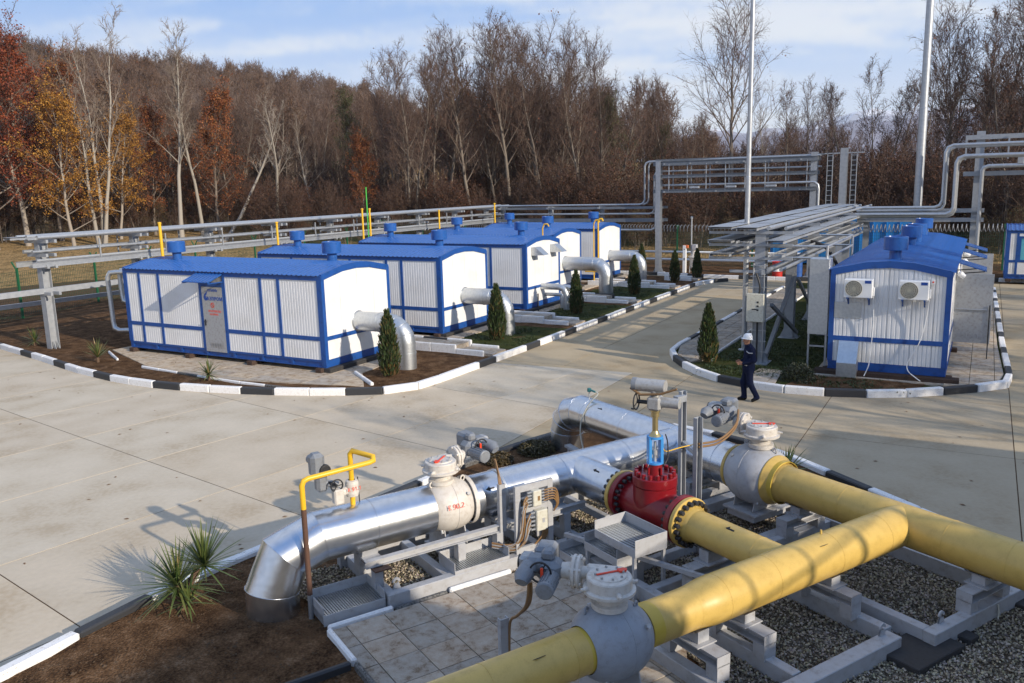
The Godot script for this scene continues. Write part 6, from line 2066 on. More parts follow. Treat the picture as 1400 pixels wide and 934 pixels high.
	for q in [[9.06, -5.1], [10.95, -5.1]]:
		m = MB.new()
		m.bevel(V(q[0] + (0.12 if q[0] > 10 else 0.5), 0.1, q[1] + 0.08), V(0.55 if q[0] > 10 else 0.2, 0.2, 0.4), 0.01)
		part(h, "foot_block", m, M.rubber)
	for q in [[9.06, -8.5], [10.95, -8.5], [9.06, -10.9]]:
		m = MB.new()
		m.box(V(q[0], 0.065, q[1]), V(0.3, 0.13, 0.3))
		part(h, "foot_block", m, M.rubber)
	lug(h, V(9.3, 0.345, -5.11), 0.0)
	lug(h, V(10.8, 0.345, -5.11), 0.0)
	rod(h, "earth_wire", [V(10.35, 0.32, -4.97), V(10.36, 0.2, -4.96), V(10.33, 0.1, -4.95), V(10.38, 0.06, -4.9)], 0.012, M.cream_box, 6)
	rebase(h, V(10, 0.1, -8))

	# steps
	tray("grated steel step at the left end beside the rusty vent leg", 3.2, 4.06, -10.36, -9.76, 0.25, 0.14, "blrFn", true)
	tray("grated steel step below the cream ball valve", 5.12, 6.02, -10.2, -9.72, 0.34, 0.15, "blrf", true)
	tray("lowest grated step of the stair beside the red valve", 6.72, 7.15, -9.42, -9.02, 0.36, 0.14, "nrb", false, [Vector2(6.74, -9.38)])
	tray("middle grated step of the stair beside the red valve", 6.88, 7.36, -9.02, -8.3, 0.6, 0.15, "bnrG", false, [Vector2(6.9, -8.98)])
	tray("top grated landing of the stair beside the red valve", 6.88, 7.44, -8.78, -7.92, 0.87, 0.15, "bnrg", false, [Vector2(6.9, -7.96), Vector2(7.42, -7.96)])


func xC_() -> float:
	return 7.92


func make_panels() -> void:
	# uprights for cables
	var u := sk("cable_upright", "grey channel upright carrying tan cables beside the cream valve", "post")
	var m := MB.new()
	m.box(V(6.12, 0.98, -10.02), V(0.1, 0.74, 0.014)); m.box(V(6.07, 0.98, -10.05), V(0.012, 0.74, 0.07)); m.box(V(6.17, 0.98, -10.05), V(0.012, 0.74, 0.07))
	part(u, "channel", m, M.steel_grey)
	for k in 3: rod(u, "cable", [V(6.16, 1.66, -10.3 + k * 0.02), V(6.14, 1.5, -10.18 + k * 0.015), V(6.1 + k * 0.02, 1.34, -10.08), V(6.09 + k * 0.02, 1.2, -10.03), V(6.09 + k * 0.02, 0.7, -10.03)], 0.012, M.cable_tan, 6)
	rebase(u, V(6.12, 0.6, -10.03))
	# instrument board
	var p := sk("instrument_board", "grey board with two white junction boxes and bundles of tan cables", "board")
	m = MB.new()
	for x in [6.22, 6.8]: m.box(V(x, 0.84, -9.78), V(0.09, 1.06, 0.05))
	m.box(V(6.51, 1.32, -9.78), V(0.49, 0.1, 0.046)); m.box(V(6.51, 0.98, -9.78), V(0.49, 0.09, 0.046)); m.box(V(6.51, 0.36, -9.78), V(0.49, 0.1, 0.046))
	m.box(V(6.66, 0.72, -9.79), V(0.2, 0.43, 0.03))
	part(p, "frame", m, M.steel_grey)
	for q in [[6.5, 1.16, 0.15, 0.24], [6.58, 0.8, 0.2, 0.32]]:
		m = MB.new()
		m.bevel(V(q[0], q[1], -9.7), V(q[2], q[3], 0.1), 0.012)
		var jb := part(p, "junction_box", m, M.cream_box)
		m = MB.new()
		m.box(V(q[0] + 0.02, q[1], -9.648), V(0.04, 0.07, 0.006))
		part(jb, "label_plate", m, M.cable_tan if q[1] > 1 else M.steel_grey)
		m = MB.new()
		for k in 5:
			var y: float = q[1] - q[3] * 0.4 + k * q[3] * 0.2
			m.tube([V(q[0] - q[2] * 0.5, y, -9.7), V(q[0] - q[2] * 0.5 - 0.08, y, -9.7)], 0.018, 8)
			if q[1] > 1: m.tube([V(q[0] + q[2] * 0.5, y, -9.7), V(q[0] + q[2] * 0.5 + 0.07, y, -9.7)], 0.018, 8)
		part(jb, "cable_gland", m, M.actuator)
	rng.seed = 31
	for k in 6:
		var j := rng.randf_range(-0.02, 0.02)
		var y := 1.06 + k * 0.03
		rod(p, "cable", [V(6.36, y, -9.7), V(6.3 + j, y - 0.03, -9.68), V(6.27 + j, y - 0.14, -9.68), V(6.26 + j * 2, 0.7, -9.7), V(6.2 + j * 2, 0.52, -9.74), V(6.05 + j, 0.42 + k * 0.012, -9.85), V(5.9, 0.42 + k * 0.015, -10.0)], 0.012, M.cable_tan if k % 3 else M.cable_grey, 6)
	for k in 6:
		var j := rng.randf_range(-0.02, 0.02)
		var y := 0.7 + k * 0.045
		rod(p, "cable", [V(6.4, y, -9.7), V(6.35 + j, y - 0.02, -9.67), V(6.31 + j, y - 0.12, -9.67), V(6.28 + j * 2, 0.52, -9.7), V(6.18 + j, 0.38 + k * 0.01, -9.78), V(6.02, 0.36 + k * 0.015, -9.92)], 0.012, M.cable_tan if k % 2 else M.cable_grey, 6)
	for k in 5:
		rod(p, "cable", [V(6.64, 1.08 + k * 0.04, -9.7), V(6.78 + k * 0.012, 1.1 + k * 0.035, -9.66), V(6.86 + k * 0.008, 1.0, -9.68), V(6.85, 0.86, -9.74)], 0.012, M.cable_tan, 6)
	for k in 4:
		rod(p, "cable", [V(6.72 - k * 0.02, 0.64, -9.74), V(6.7 - k * 0.03, 0.5, -9.74), V(6.5 - k * 0.03, 0.36 - k * 0.012, -9.8), V(6.32, 0.3, -9.88)], 0.013, M.cable_tan, 6)
	rebase(p, V(6.5, 0.3, -9.78))
	# posts behind the red valve
	var a := sk("cable_upright", "tall grey channel upright beside the red valve's actuator", "post")
	m = MB.new()
	for x in [-0.05, 0.05]: m.box(V(9.05 + x, 1.38, -9.3), V(0.012, 2.15, 0.07))
	m.box(V(9.05, 1.38, -9.33), V(0.09, 2.15, 0.012))
	part(a, "channel", m, M.rack)
	bar(a, "arm", V(8.85, 2.36, -9.25), V(9.05, 2.36, -9.26), 0.1, 0.1, M.rack)
	bar(a, "arm", V(9.05, 1.62, -9.28), V(8.9, 1.58, -8.82), 0.06, 0.07, M.rack)
	rebase(a, V(9.05, 0.3, -9.3))
	var b := sk("cable_upright", "second tall grey channel upright in front of the far silver pipe", "post")
	m = MB.new()
	for x in [-0.055, 0.055]: m.box(V(8.88 + x, 1.24, -8.79), V(0.012, 1.86, 0.08))
	m.box(V(8.88, 1.24, -8.83), V(0.1, 1.86, 0.012))
	part(b, "channel", m, M.rack)
	for k in 2: rod(b, "cable", [V(8.9, 1.7 + k * 0.05, -8.8), V(9.4, 1.66 + k * 0.05, -8.85), V(9.9, 1.78 + k * 0.05, -8.98), V(10.2, 1.95 + k * 0.03, -9.2)], 0.018, M.cable_tan, 6)
	rod(b, "cable", [V(8.88, 1.74, -8.84), V(8.6, 1.72, -8.9), V(8.25, 1.76, -8.8), V(8.1, 1.86, -8.72)], 0.008, M.yellow_bright, 5)
	rod(b, "cable", [V(8.15, 2.06, -8.72), V(8.22, 1.92, -8.75), V(8.2, 1.7, -8.72), V(8.1, 1.6, -8.7)], 0.01, M.black, 5)
	rebase(b, V(8.88, 0.3, -8.79))
	# stub for the front valve's cables
	var c := sk("cable_upright", "short grey channel upright on the paving below the front actuator", "post")
	m = MB.new()
	m.box(V(4.62, 0.46, -7.6), V(0.1, 0.62, 0.014)); m.box(V(4.57, 0.46, -7.63), V(0.012, 0.62, 0.07)); m.box(V(4.67, 0.46, -7.63), V(0.012, 0.62, 0.07))
	part(c, "channel", m, M.steel_grey)
	for k in 2: rod(c, "cable", [V(4.64 + k * 0.03, 1.42, -7.1), V(4.64 + k * 0.04, 1.25, -7.12), V(4.68 + k * 0.04, 1.05, -7.25), V(4.7, 0.85, -7.45), V(4.68, 0.7, -7.58), V(4.67, 0.2, -7.6)], 0.017, M.cable_tan, 6)
	rebase(c, V(4.62, 0.15, -7.6))


# ---------- vegetation ----------

func rdir() -> Vector3:
	var z := rng.randf_range(-1, 1)
	var a := rng.randf() * TAU
	var r := sqrt(1 - z * z)
	return V(r * cos(a), z, r * sin(a))


func leaf(m: MB, at: Vector3, s: float, col: Color, up_bias := 0.0) -> void:
	var n := (rdir() + Vector3.UP * up_bias).normalized()
	var x := n.cross(rdir()).normalized() * s
	var y := n.cross(x.normalized()) * s * 0.62
	m.col = col
	m.tri(at - x, at - y, at + x, n, n, n)
	m.tri(at - x, at + x, at + y, n, n, n)


func twig(m: MB, a: Vector3, b: Vector3, w: float) -> void:
	var d := (b - a)
	var x := d.cross(rdir()).normalized() * w
	var n := x.cross(d).normalized()
	m.tri(a - x, a + x, b, n, n, n)


func grow(sd: int, h: float, opt := {}) -> Array: # trunk, branches, leaves
	rng.seed = sd
	var tr := MB.new()
	var br := MB.new()
	var lf := MB.new()
	var bark: Color = opt.get("bark", C3(0.2, 0.165, 0.135))
	var thin: Color = opt.get("twig", C3(0.135, 0.092, 0.072))
	var pal: Array = opt.get("leaves", [C3(0.15, 0.052, 0.022), C3(0.105, 0.04, 0.02)])
	var stems: int = opt.get("stems", 1)
	var low: float = opt.get("low", 0.3)
	var spread: float = opt.get("spread", 0.26)
	var n_leaf: int = opt.get("n_leaf", 0)
	var size: float = opt.get("leaf", 0.15)
	var w: float = opt.get("w", 0.026)
	var lean: float = opt.get("lean", 0.0)
	var tips := []
	tr.col = bark
	for s in stems:
		var hh := h * (1.0 if s == 0 else rng.randf_range(0.7, 0.96))
		var out := V(cos(s * 2.4 + sd), 0, sin(s * 2.4 + sd)) * (0.0 if stems == 1 else 0.13)
		var pts := []
		var rs := []
		var p := out * 1.6 + V(0, -0.4, 0)
		var d := (Vector3.UP + out * 1.2 + V(lean, 0, 0)).normalized()
		var n := 9
		var r0: float = h * opt.get("girth", 0.0125) * (1.0 if stems == 1 else 0.72)
		for i in n + 1:
			pts.append(p)
			rs.append(r0 * (1.25 if i == 0 else 1.0) * pow(1.0 - i / float(n + 0.4), 0.95))
			d = (d + V(rng.randf_range(-0.1, 0.1), 0.05, rng.randf_range(-0.1, 0.1)) - V(lean * 0.06, 0, 0)).normalized()
			p += d * hh / n
		tr.tube(pts, rs, 7, false)
		var nb := int(opt.get("branches", 24) / (1.0 if stems == 1 else 1.0 + 0.35 * (stems - 1)))
		for b in nb:
			var t := low + (1.0 - low) * pow((b + rng.randf()) / nb, 0.85)
			var k := mini(int(t * n), n - 1)
			var o: Vector3 = pts[k].lerp(pts[k + 1], t * n - k)
			var rr: float = lerpf(rs[k], rs[k + 1], t * n - k)
			var az := b * 2.399 + rng.randf_range(-0.5, 0.5)
			var el := lerpf(opt.get("el", 0.55), 1.15, t) + rng.randf_range(-0.2, 0.2)
			var dd := V(cos(az) * cos(el), sin(el), sin(az) * cos(el))
			var len: float = h * spread * (1.1 - 0.62 * t) * rng.randf_range(0.7, 1.25)
			var q := [o]
			var cur := o
			for i in 3:
				dd = (dd + Vector3.UP * 0.16 + rdir() * 0.16).normalized()
				cur += dd * len / 3.0
				q.append(cur)
			br.col = bark.lerp(thin, 0.35)
			br.tube(q, [rr * 0.5, rr * 0.36, rr * 0.22, rr * 0.07], 4, false)
			var ns: int = opt.get("second", 6)
			for s2 in ns:
				var u := 0.22 + 0.78 * (s2 + rng.randf()) / ns
				var kk := mini(int(u * 3), 2)
				var o2: Vector3 = q[kk].lerp(q[kk + 1], u * 3 - kk)
				var d2 := (dd * 0.75 + rdir() * 0.75 + Vector3.UP * 0.25).normalized()
				var l2 := len * rng.randf_range(0.3, 0.52) * (1.2 - 0.5 * u)
				var e2 := o2 + d2 * l2 + Vector3.UP * l2 * 0.08
				var m2 := o2.lerp(e2, 0.5) + rdir() * l2 * 0.07
				br.col = thin
				br.tube([o2, m2, e2], [w * 1.15, w * 0.8, w * 0.3], 3, false)
				for t2 in opt.get("twigs", 7):
					var v := 0.1 + 0.9 * rng.randf()
					var o3 := o2.lerp(m2, v * 2.0) if v < 0.5 else m2.lerp(e2, v * 2.0 - 1.0)
					var d3 := (d2 * 0.8 + rdir() * 0.8 + Vector3.UP * 0.2).normalized()
					var l3 := l2 * rng.randf_range(0.3, 0.65)
					var e3 := o3 + d3 * l3
					twig(br, o3, e3, w * 0.55)
					for t3 in 2:
						var o4 := o3.lerp(e3, rng.randf_range(0.25, 0.9))
						twig(br, o4, o4 + (d3 + rdir() * 0.8).normalized() * l3 * 0.6, w * 0.42)
					tips.append(e3)
	var top: float = opt.get("leaf_top", 1.0)
	for i in n_leaf:
		var q: Vector3 = tips[rng.randi() % tips.size()]
		if q.y > h * top and rng.randf() < 0.85: continue
		var c: Color = pal[rng.randi() % pal.size()]
		leaf(lf, q + rdir() * rng.randf_range(0.0, h * 0.03), size * rng.randf_range(0.6, 1.2), c * rng.randf_range(0.75, 1.25), 0.5)
	return [tr, br, lf]


var tree_bank := {}

func tree_proto(key: String, sd: int, opt: Dictionary) -> void:
	var g := grow(sd, 20.0, opt)
	tree_bank[key] = [g[0].mesh(), g[1].mesh(), g[2].mesh() if g[2].v.size() else null]


func tree(key: String, bearing: float, r: float, h: float, label: String, group: String, turn := -1.0, called := "bare_tree") -> void:
	var a := deg_to_rad(bearing)
	var x := -sin(a) * r
	var z := -cos(a) * r
	var o := thing(called, label, "tree", V(x, land(x, z), z), rng.randf() * TAU if turn < 0 else turn, group)
	var s := h / 20.0
	var xf := Transform3D(Basis.IDENTITY.scaled(V(s, s, s)), Vector3.ZERO)
	piece(o, "trunk", tree_bank[key][0], M.bark, xf)
	piece(o, "crown", tree_bank[key][1], M.bark, xf)
	if tree_bank[key][2]: piece(o, "foliage", tree_bank[key][2], M.leaf, xf)


func make_forest() -> void:
	var grey := {"bark": C3(0.2, 0.17, 0.14), "branches": 30, "second": 7, "twigs": 9, "spread": 0.3, "w": 0.024}
	tree_proto("bare_a", 101, grey)
	tree_proto("bare_b", 102, grey.merged({"stems": 3, "branches": 34, "spread": 0.27, "el": 0.7}, true))
	tree_proto("bare_c", 103, grey.merged({"spread": 0.26, "el": 0.75, "low": 0.36, "n_leaf": 700, "leaf": 0.1, "leaf_top": 0.65}, true))
	tree_proto("bare_d", 104, grey.merged({"spread": 0.33, "el": 0.5, "low": 0.38, "stems": 2, "n_leaf": 900, "leaf": 0.14, "leaf_top": 0.7}, true))
	tree_proto("brown_a", 105, grey.merged({"spread": 0.27, "low": 0.22, "n_leaf": 3000, "leaf": 0.1, "leaf_top": 0.62, "leaves": [C3(0.13, 0.046, 0.024), C3(0.09, 0.038, 0.024), C3(0.155, 0.055, 0.024)]}, true))
	tree_proto("brown_b", 106, grey.merged({"stems": 2, "spread": 0.26, "el": 0.75, "n_leaf": 1700, "leaf": 0.1, "leaf_top": 0.7, "leaves": [C3(0.115, 0.046, 0.027), C3(0.085, 0.036, 0.022)]}, true))
	var pale := {"bark": C3(0.33, 0.3, 0.255), "twig": C3(0.22, 0.175, 0.14), "branches": 24, "second": 6, "twigs": 6}
	tree_proto("pale_a", 107, pale.merged({"stems": 3, "spread": 0.24, "el": 0.8, "low": 0.3, "girth": 0.0135}, true))
	tree_proto("pale_b", 108, pale.merged({"stems": 1, "spread": 0.2, "el": 0.8, "low": 0.35, "girth": 0.012}, true))
	tree_proto("pale_lean", 109, pale.merged({"lean": 0.75, "spread": 0.22, "low": 0.45, "branches": 14, "girth": 0.015, "twig": C3(0.28, 0.24, 0.2)}, true))
	tree_proto("russet_a", 110, {"low": 0.16, "spread": 0.27, "el": 0.15, "branches": 34, "n_leaf": 17000, "leaf": 0.115, "bark": C3(0.33, 0.29, 0.24), "leaves": [C3(0.22, 0.046, 0.015), C3(0.16, 0.034, 0.014), C3(0.27, 0.072, 0.02), C3(0.11, 0.03, 0.014)]})
	tree_proto("russet_b", 111, {"low": 0.12, "spread": 0.24, "el": 0.3, "branches": 32, "n_leaf": 15000, "leaf": 0.115, "leaves": [C3(0.26, 0.07, 0.022), C3(0.2, 0.06, 0.02), C3(0.3, 0.12, 0.03), C3(0.16, 0.06, 0.02)]})
	tree_proto("golden", 112, {"low": 0.12, "spread": 0.32, "el": 0.2, "branches": 30, "n_leaf": 16000, "leaf": 0.125, "bark": C3(0.33, 0.29, 0.24), "leaves": [C3(0.36, 0.17, 0.02), C3(0.3, 0.13, 0.02), C3(0.42, 0.22, 0.035), C3(0.22, 0.1, 0.02)]})
	tree_proto("olive", 113, {"low": 0.25, "spread": 0.2, "branches": 28, "n_leaf": 8000, "leaf": 0.1, "leaves": [C3(0.075, 0.085, 0.03), C3(0.1, 0.09, 0.035), C3(0.06, 0.06, 0.025)]})
	tree_proto("spread", 114, {"low": 0.34, "spread": 0.46, "el": 0.42, "branches": 26, "second": 8, "twigs": 9, "girth": 0.015, "n_leaf": 900, "leaf": 0.08, "leaves": [C3(0.15, 0.05, 0.025)]})
	var gl := "trees at the edge of the field"
	var gm := "tall bare trees of the wood behind the containers"
	var gr := "trees at the right side of the wood"
	rng.seed = 900
	for q in [["russet_a", 61.0, 88, 18.5, 0.4, "rust red leafy tree at the far left edge of the field"], ["russet_a", 59.4, 90, 19.5, 2.2, "rust red leafy tree with a pale trunk, second from the left edge"], ["russet_b", 57.6, 93, 17.0, 0.9, "rust red leafy tree, third from the left edge, behind a golden one"], ["russet_a", 60.2, 96, 19.0, 4.4, "tall dark red leafy tree half hidden between the two leftmost ones"], ["golden", 57.0, 86, 13.5, 1.1, "golden yellow leafy tree left of the tall forked bare tree"], ["golden", 54.4, 92, 12.0, 3.0, "orange yellow leafy tree right behind the tall forked bare tree"], ["russet_b", 48.6, 92, 14.5, 0.0, "orange red leafy tree behind the leaning pale tree"], ["russet_b", 52.4, 95, 13.0, 1.7, "brown orange leafy tree behind the slender pale tree"], ["russet_b", 50.0, 98, 10.5, 4.1, "low orange leafy tree between two pale bare trees"], ["russet_b", 39.4, 82, 10.0, 2.0, "small round orange tree beside the green mast"], ["olive", 40.0, 98, 15.0, 0.0, "dark ivy covered tree above the small orange tree"]]:
		tree(q[0], q[1], q[2], q[3], q[5], gl, q[4], "leafy_tree")
	for q in [["pale_a", 55.5, 87, 20.8, 0.9, "tall pale bare tree with forked trunk rising above the hill line"], ["pale_b", 50.9, 88, 20.0, 0.2, "slender pale bare tree right of the forked one"], ["pale_b", 49.6, 92, 17.5, 3.1, "thin pale bare tree close beside the slender pale one"], ["pale_lean", 48.4, 86, 14.0, 1.2, "pale bare tree leaning to the right before orange foliage"], ["pale_lean", 45.2, 86, 14.5, 5.9, "pale bare tree with a bent trunk and long bare limb"], ["pale_b", 42.6, 92, 12.0, 2.6, "short pale bare tree left of the ivy covered one"]]:
		tree(q[0], q[1], q[2], q[3], q[5], gl, q[4])
	var nth := ["leftmost", "second", "third", "fourth", "fifth", "sixth", "seventh", "eighth", "ninth", "tenth", "eleventh", "twelfth", "thirteenth", "fourteenth", "fifteenth", "sixteenth", "seventeenth", "eighteenth", "nineteenth", "twentieth"]
	var i := 0
	for q in [["bare_b", 36.4, 80, 16.4, 0.3], ["brown_b", 35.4, 88, 17.0, 1.0], ["bare_d", 34.6, 84, 16.6, 3.0], ["bare_c", 33.8, 84, 17.4, 2.0], ["brown_a", 32.9, 90, 16.8, 0.4], ["bare_a", 32.0, 82, 17.6, 1.2], ["bare_d", 31.2, 87, 18.6, 5.2], ["bare_b", 30.3, 85, 18.6, 2.5], ["bare_c", 29.3, 82, 18.8, 0.6], ["bare_d", 28.4, 90, 18.6, 4.0], ["brown_b", 27.6, 84, 17.6, 1.8], ["bare_b", 26.8, 82, 18.0, 4.4], ["bare_a", 26.0, 88, 17.8, 3.3], ["brown_b", 25.2, 84, 17.0, 5.0], ["bare_c", 24.4, 81, 16.4, 0.1], ["bare_a", 23.5, 85, 16.2, 2.8], ["brown_a", 22.6, 82, 13.8, 3.6]]:
		tree(q[0], q[1], q[2], q[3], ("tall bare tree, %s from the left in the stand behind the container roofs" % nth[i]) if i else "tall bare tree, leftmost in the dense stand behind the container roofs", gm, q[4])
		i += 1
	tree("olive", 21.3, 86, 13.5, "tree with olive green leaves left of the gantry", gm, 1.0, "leafy_tree")
	tree("brown_a", 18.6, 90, 12.5, "dark reddish brown tree above the gantry's left end", gm, 1.0)
	tree("olive", 20.2, 93, 10.0, "low olive green tree beside the gantry's left post", gm, 4.0, "leafy_tree")
	tree("spread", 14.9, 84, 18.4, "large bare spreading tree standing alone behind the lamp mast", gm, 0.7)
	tree("brown_a", 16.6, 108, 11.0, "red tinged bare tree low behind the spreading tree", gm, 2.0)
	i = 0
	for q in [["pale_b", 12.5, 114, 12.5, 2.0], ["bare_c", 11.6, 102, 13.0, 1.0], ["bare_b", 10.6, 108, 14.0, 0.2], ["bare_c", 9.6, 104, 12.5, 3.0]]:
		tree(q[0], q[1], q[2], q[3], "thin bare tree before the snowy ridge, %s from the left" % nth[i], gm, q[4])
		i += 1
	i = 0
	for q in [["brown_a", 7.6, 92, 12.8, 0.3], ["brown_b", 6.3, 86, 14.3, 1.3], ["brown_a", 5.4, 94, 12.5, 3.0], ["bare_c", 4.4, 90, 14.0, 2.4]]:
		tree(q[0], q[1], q[2], q[3], "reddish brown tree between the two tall masts, %s from the left" % nth[i], gr, q[4])
		i += 1
	i = 0
	for q in [["brown_b", 2.6, 80, 16.0, 0.3], ["bare_d", 1.7, 84, 17.6, 1.3], ["brown_a", 0.9, 78, 16.5, 2.2], ["bare_a", 0.0, 82, 17.6, 3.3], ["bare_d", -0.9, 80, 17.4, 4.4], ["brown_b", -1.8, 76, 16.6, 5.1], ["bare_d", -3.0, 78, 17.0, 0.1], ["bare_b", -4.4, 80, 17.0, 0.1]]:
		tree(q[0], q[1], q[2], q[3], "tall dark bare tree behind the pipe loop, %s from the left" % nth[i], gr, q[4])
		i += 1
	# the ranks behind, told apart only by their stems
	var keys := ["bare_a", "bare_b", "bare_c", "bare_d", "brown_a", "brown_b"]
	for n in 96:
		var bearing := 62.0 - 66.5 * (n + rng.randf()) / 96.0
		var gap := smoothstep(19.5, 17.0, bearing) * smoothstep(0.5, 4.0, bearing)
		var r := rng.randf_range(100, 140) + 12.0 * gap
		if bearing < 37 and bearing > 20: r = rng.randf_range(92, 122)
		var h := rng.randf_range(13.0, 16.5) * (1.0 - 0.38 * gap)
		tree(keys[rng.randi() % 6], bearing, r, h, "brown bare tree in the ranks of the wood behind the fence", "bare trees in the ranks of the wood")
	make_stuff_forest()


func scatter(called: String, label: String, category: String, meshes: Array, mats: Array, xfs: Array) -> void:
	# one body of vegetation nobody could count: each mesh over the same places
	var o := Node3D.new()
	o.name = numbered(called)
	o.set_meta("kind", "stuff"); o.set_meta("label", label); o.set_meta("category", category)
	add_child(o)
	for k in meshes.size():
		var mm := MultiMesh.new()
		mm.transform_format = MultiMesh.TRANSFORM_3D
		mm.mesh = meshes[k]
		mm.instance_count = xfs.size()
		for i in xfs.size(): mm.set_instance_transform(i, xfs[i])
		var p := MultiMeshInstance3D.new()
		p.multimesh = mm
		p.material_override = mats[k]
		p.name = ["stems", "foliage"][k]
		p.set_meta("kind", "stuff")
		o.add_child(p, true)


func make_stuff_forest() -> void:
	rng.seed = 41
	# hillside wood
	for v in 3:
		var g := grow(200 + v, 15.0, {"branches": 19, "second": 6, "twigs": 6, "spread": 0.33, "w": 0.045, "low": 0.35, "el": 0.4, "n_leaf": [900, 1700, 0][v], "leaf": 0.13, "twig": [C3(0.165, 0.115, 0.09), C3(0.15, 0.1, 0.075), C3(0.19, 0.145, 0.12)][v], "leaves": [C3(0.125, 0.066, 0.036), C3(0.1, 0.058, 0.034), C3(0.15, 0.08, 0.036)]})
		for i in g[1].v.size(): g[0].v.append(g[1].v[i]); g[0].n.append(g[1].n[i]); g[0].c.append(g[1].c[i])
		rng.seed = 300 + v
		var xfs := []
		while xfs.size() < 620:
			var a := deg_to_rad(rng.randf_range(-8, 66))
			var r := sqrt(rng.randf_range(118.0 * 118.0, 345.0 * 345.0))
			var x := -sin(a) * r
			var z := -cos(a) * r
			if rad_to_deg(a) < 38 and r > 210 - 3.0 * (38 - rad_to_deg(a)): continue
			var s := rng.randf_range(0.75, 1.15) * (0.62 if rad_to_deg(a) < 19.0 and rad_to_deg(a) > 3.0 else 1.0)
			xfs.append(Transform3D(Basis(Vector3.UP, rng.randf() * TAU).scaled(V(s, s * rng.randf_range(0.9, 1.1), s)), V(x, land(x, z), z)))
		var ms := [g[0].mesh()]
		if g[2].v.size(): ms.append(g[2].mesh())
		scatter("hillside_wood", ["grey brown bare wood covering the hillside", "rusty brown wood on the hillside", "pale grey bare wood on the hillside"][v], "wood", ms, [M.bark, M.leaf], xfs)
	# thicket at the foot of the trees
	for v in 3:
		var g := grow(220 + v, 5.0, {"stems": 4, "branches": 22, "second": 5, "twigs": 5, "spread": 0.5, "low": 0.1, "w": 0.016, "girth": 0.009, "el": 0.5, "n_leaf": [2600, 700, 2200][v], "leaf": 0.055, "twig": C3(0.1, 0.066, 0.05), "leaves": [[C3(0.085, 0.033, 0.016), C3(0.06, 0.026, 0.014), C3(0.115, 0.044, 0.018)], [C3(0.07, 0.036, 0.02), C3(0.055, 0.03, 0.02)], [C3(0.055, 0.06, 0.02), C3(0.08, 0.07, 0.025), C3(0.12, 0.07, 0.02)]][v]})
		for i in g[1].v.size(): g[0].v.append(g[1].v[i]); g[0].n.append(g[1].n[i]); g[0].c.append(g[1].c[i])
		rng.seed = 320 + v
		var xfs := []
		while xfs.size() < [230, 260, 150][v]:
			var b := rng.randf_range(-9, 64)
			var a := deg_to_rad(b)
			var near := 94.0 if b > 46 else lerpf(68.0, 80.0, clampf((b - 10) / 36.0, 0, 1))
			if v == 2 and b < 40: near -= 5.0
			var r := near + 34.0 * pow(rng.randf(), 1.6)
			var x := -sin(a) * r
			var z := -cos(a) * r
			var s := rng.randf_range(0.5, 1.25) * (1.2 if b < 34 else 1.0) * (0.55 if v == 2 else 1.0)
			xfs.append(Transform3D(Basis(Vector3.UP, rng.randf() * TAU).scaled(V(s, s, s)), V(x, land(x, z), z)))
		scatter("thicket", ["russet thicket at the foot of the wood", "brown bare thicket at the foot of the wood", "low olive green thicket along the wood's edge"][v], "thicket", [g[0].mesh(), g[2].mesh()], [M.bark, M.leaf], xfs)


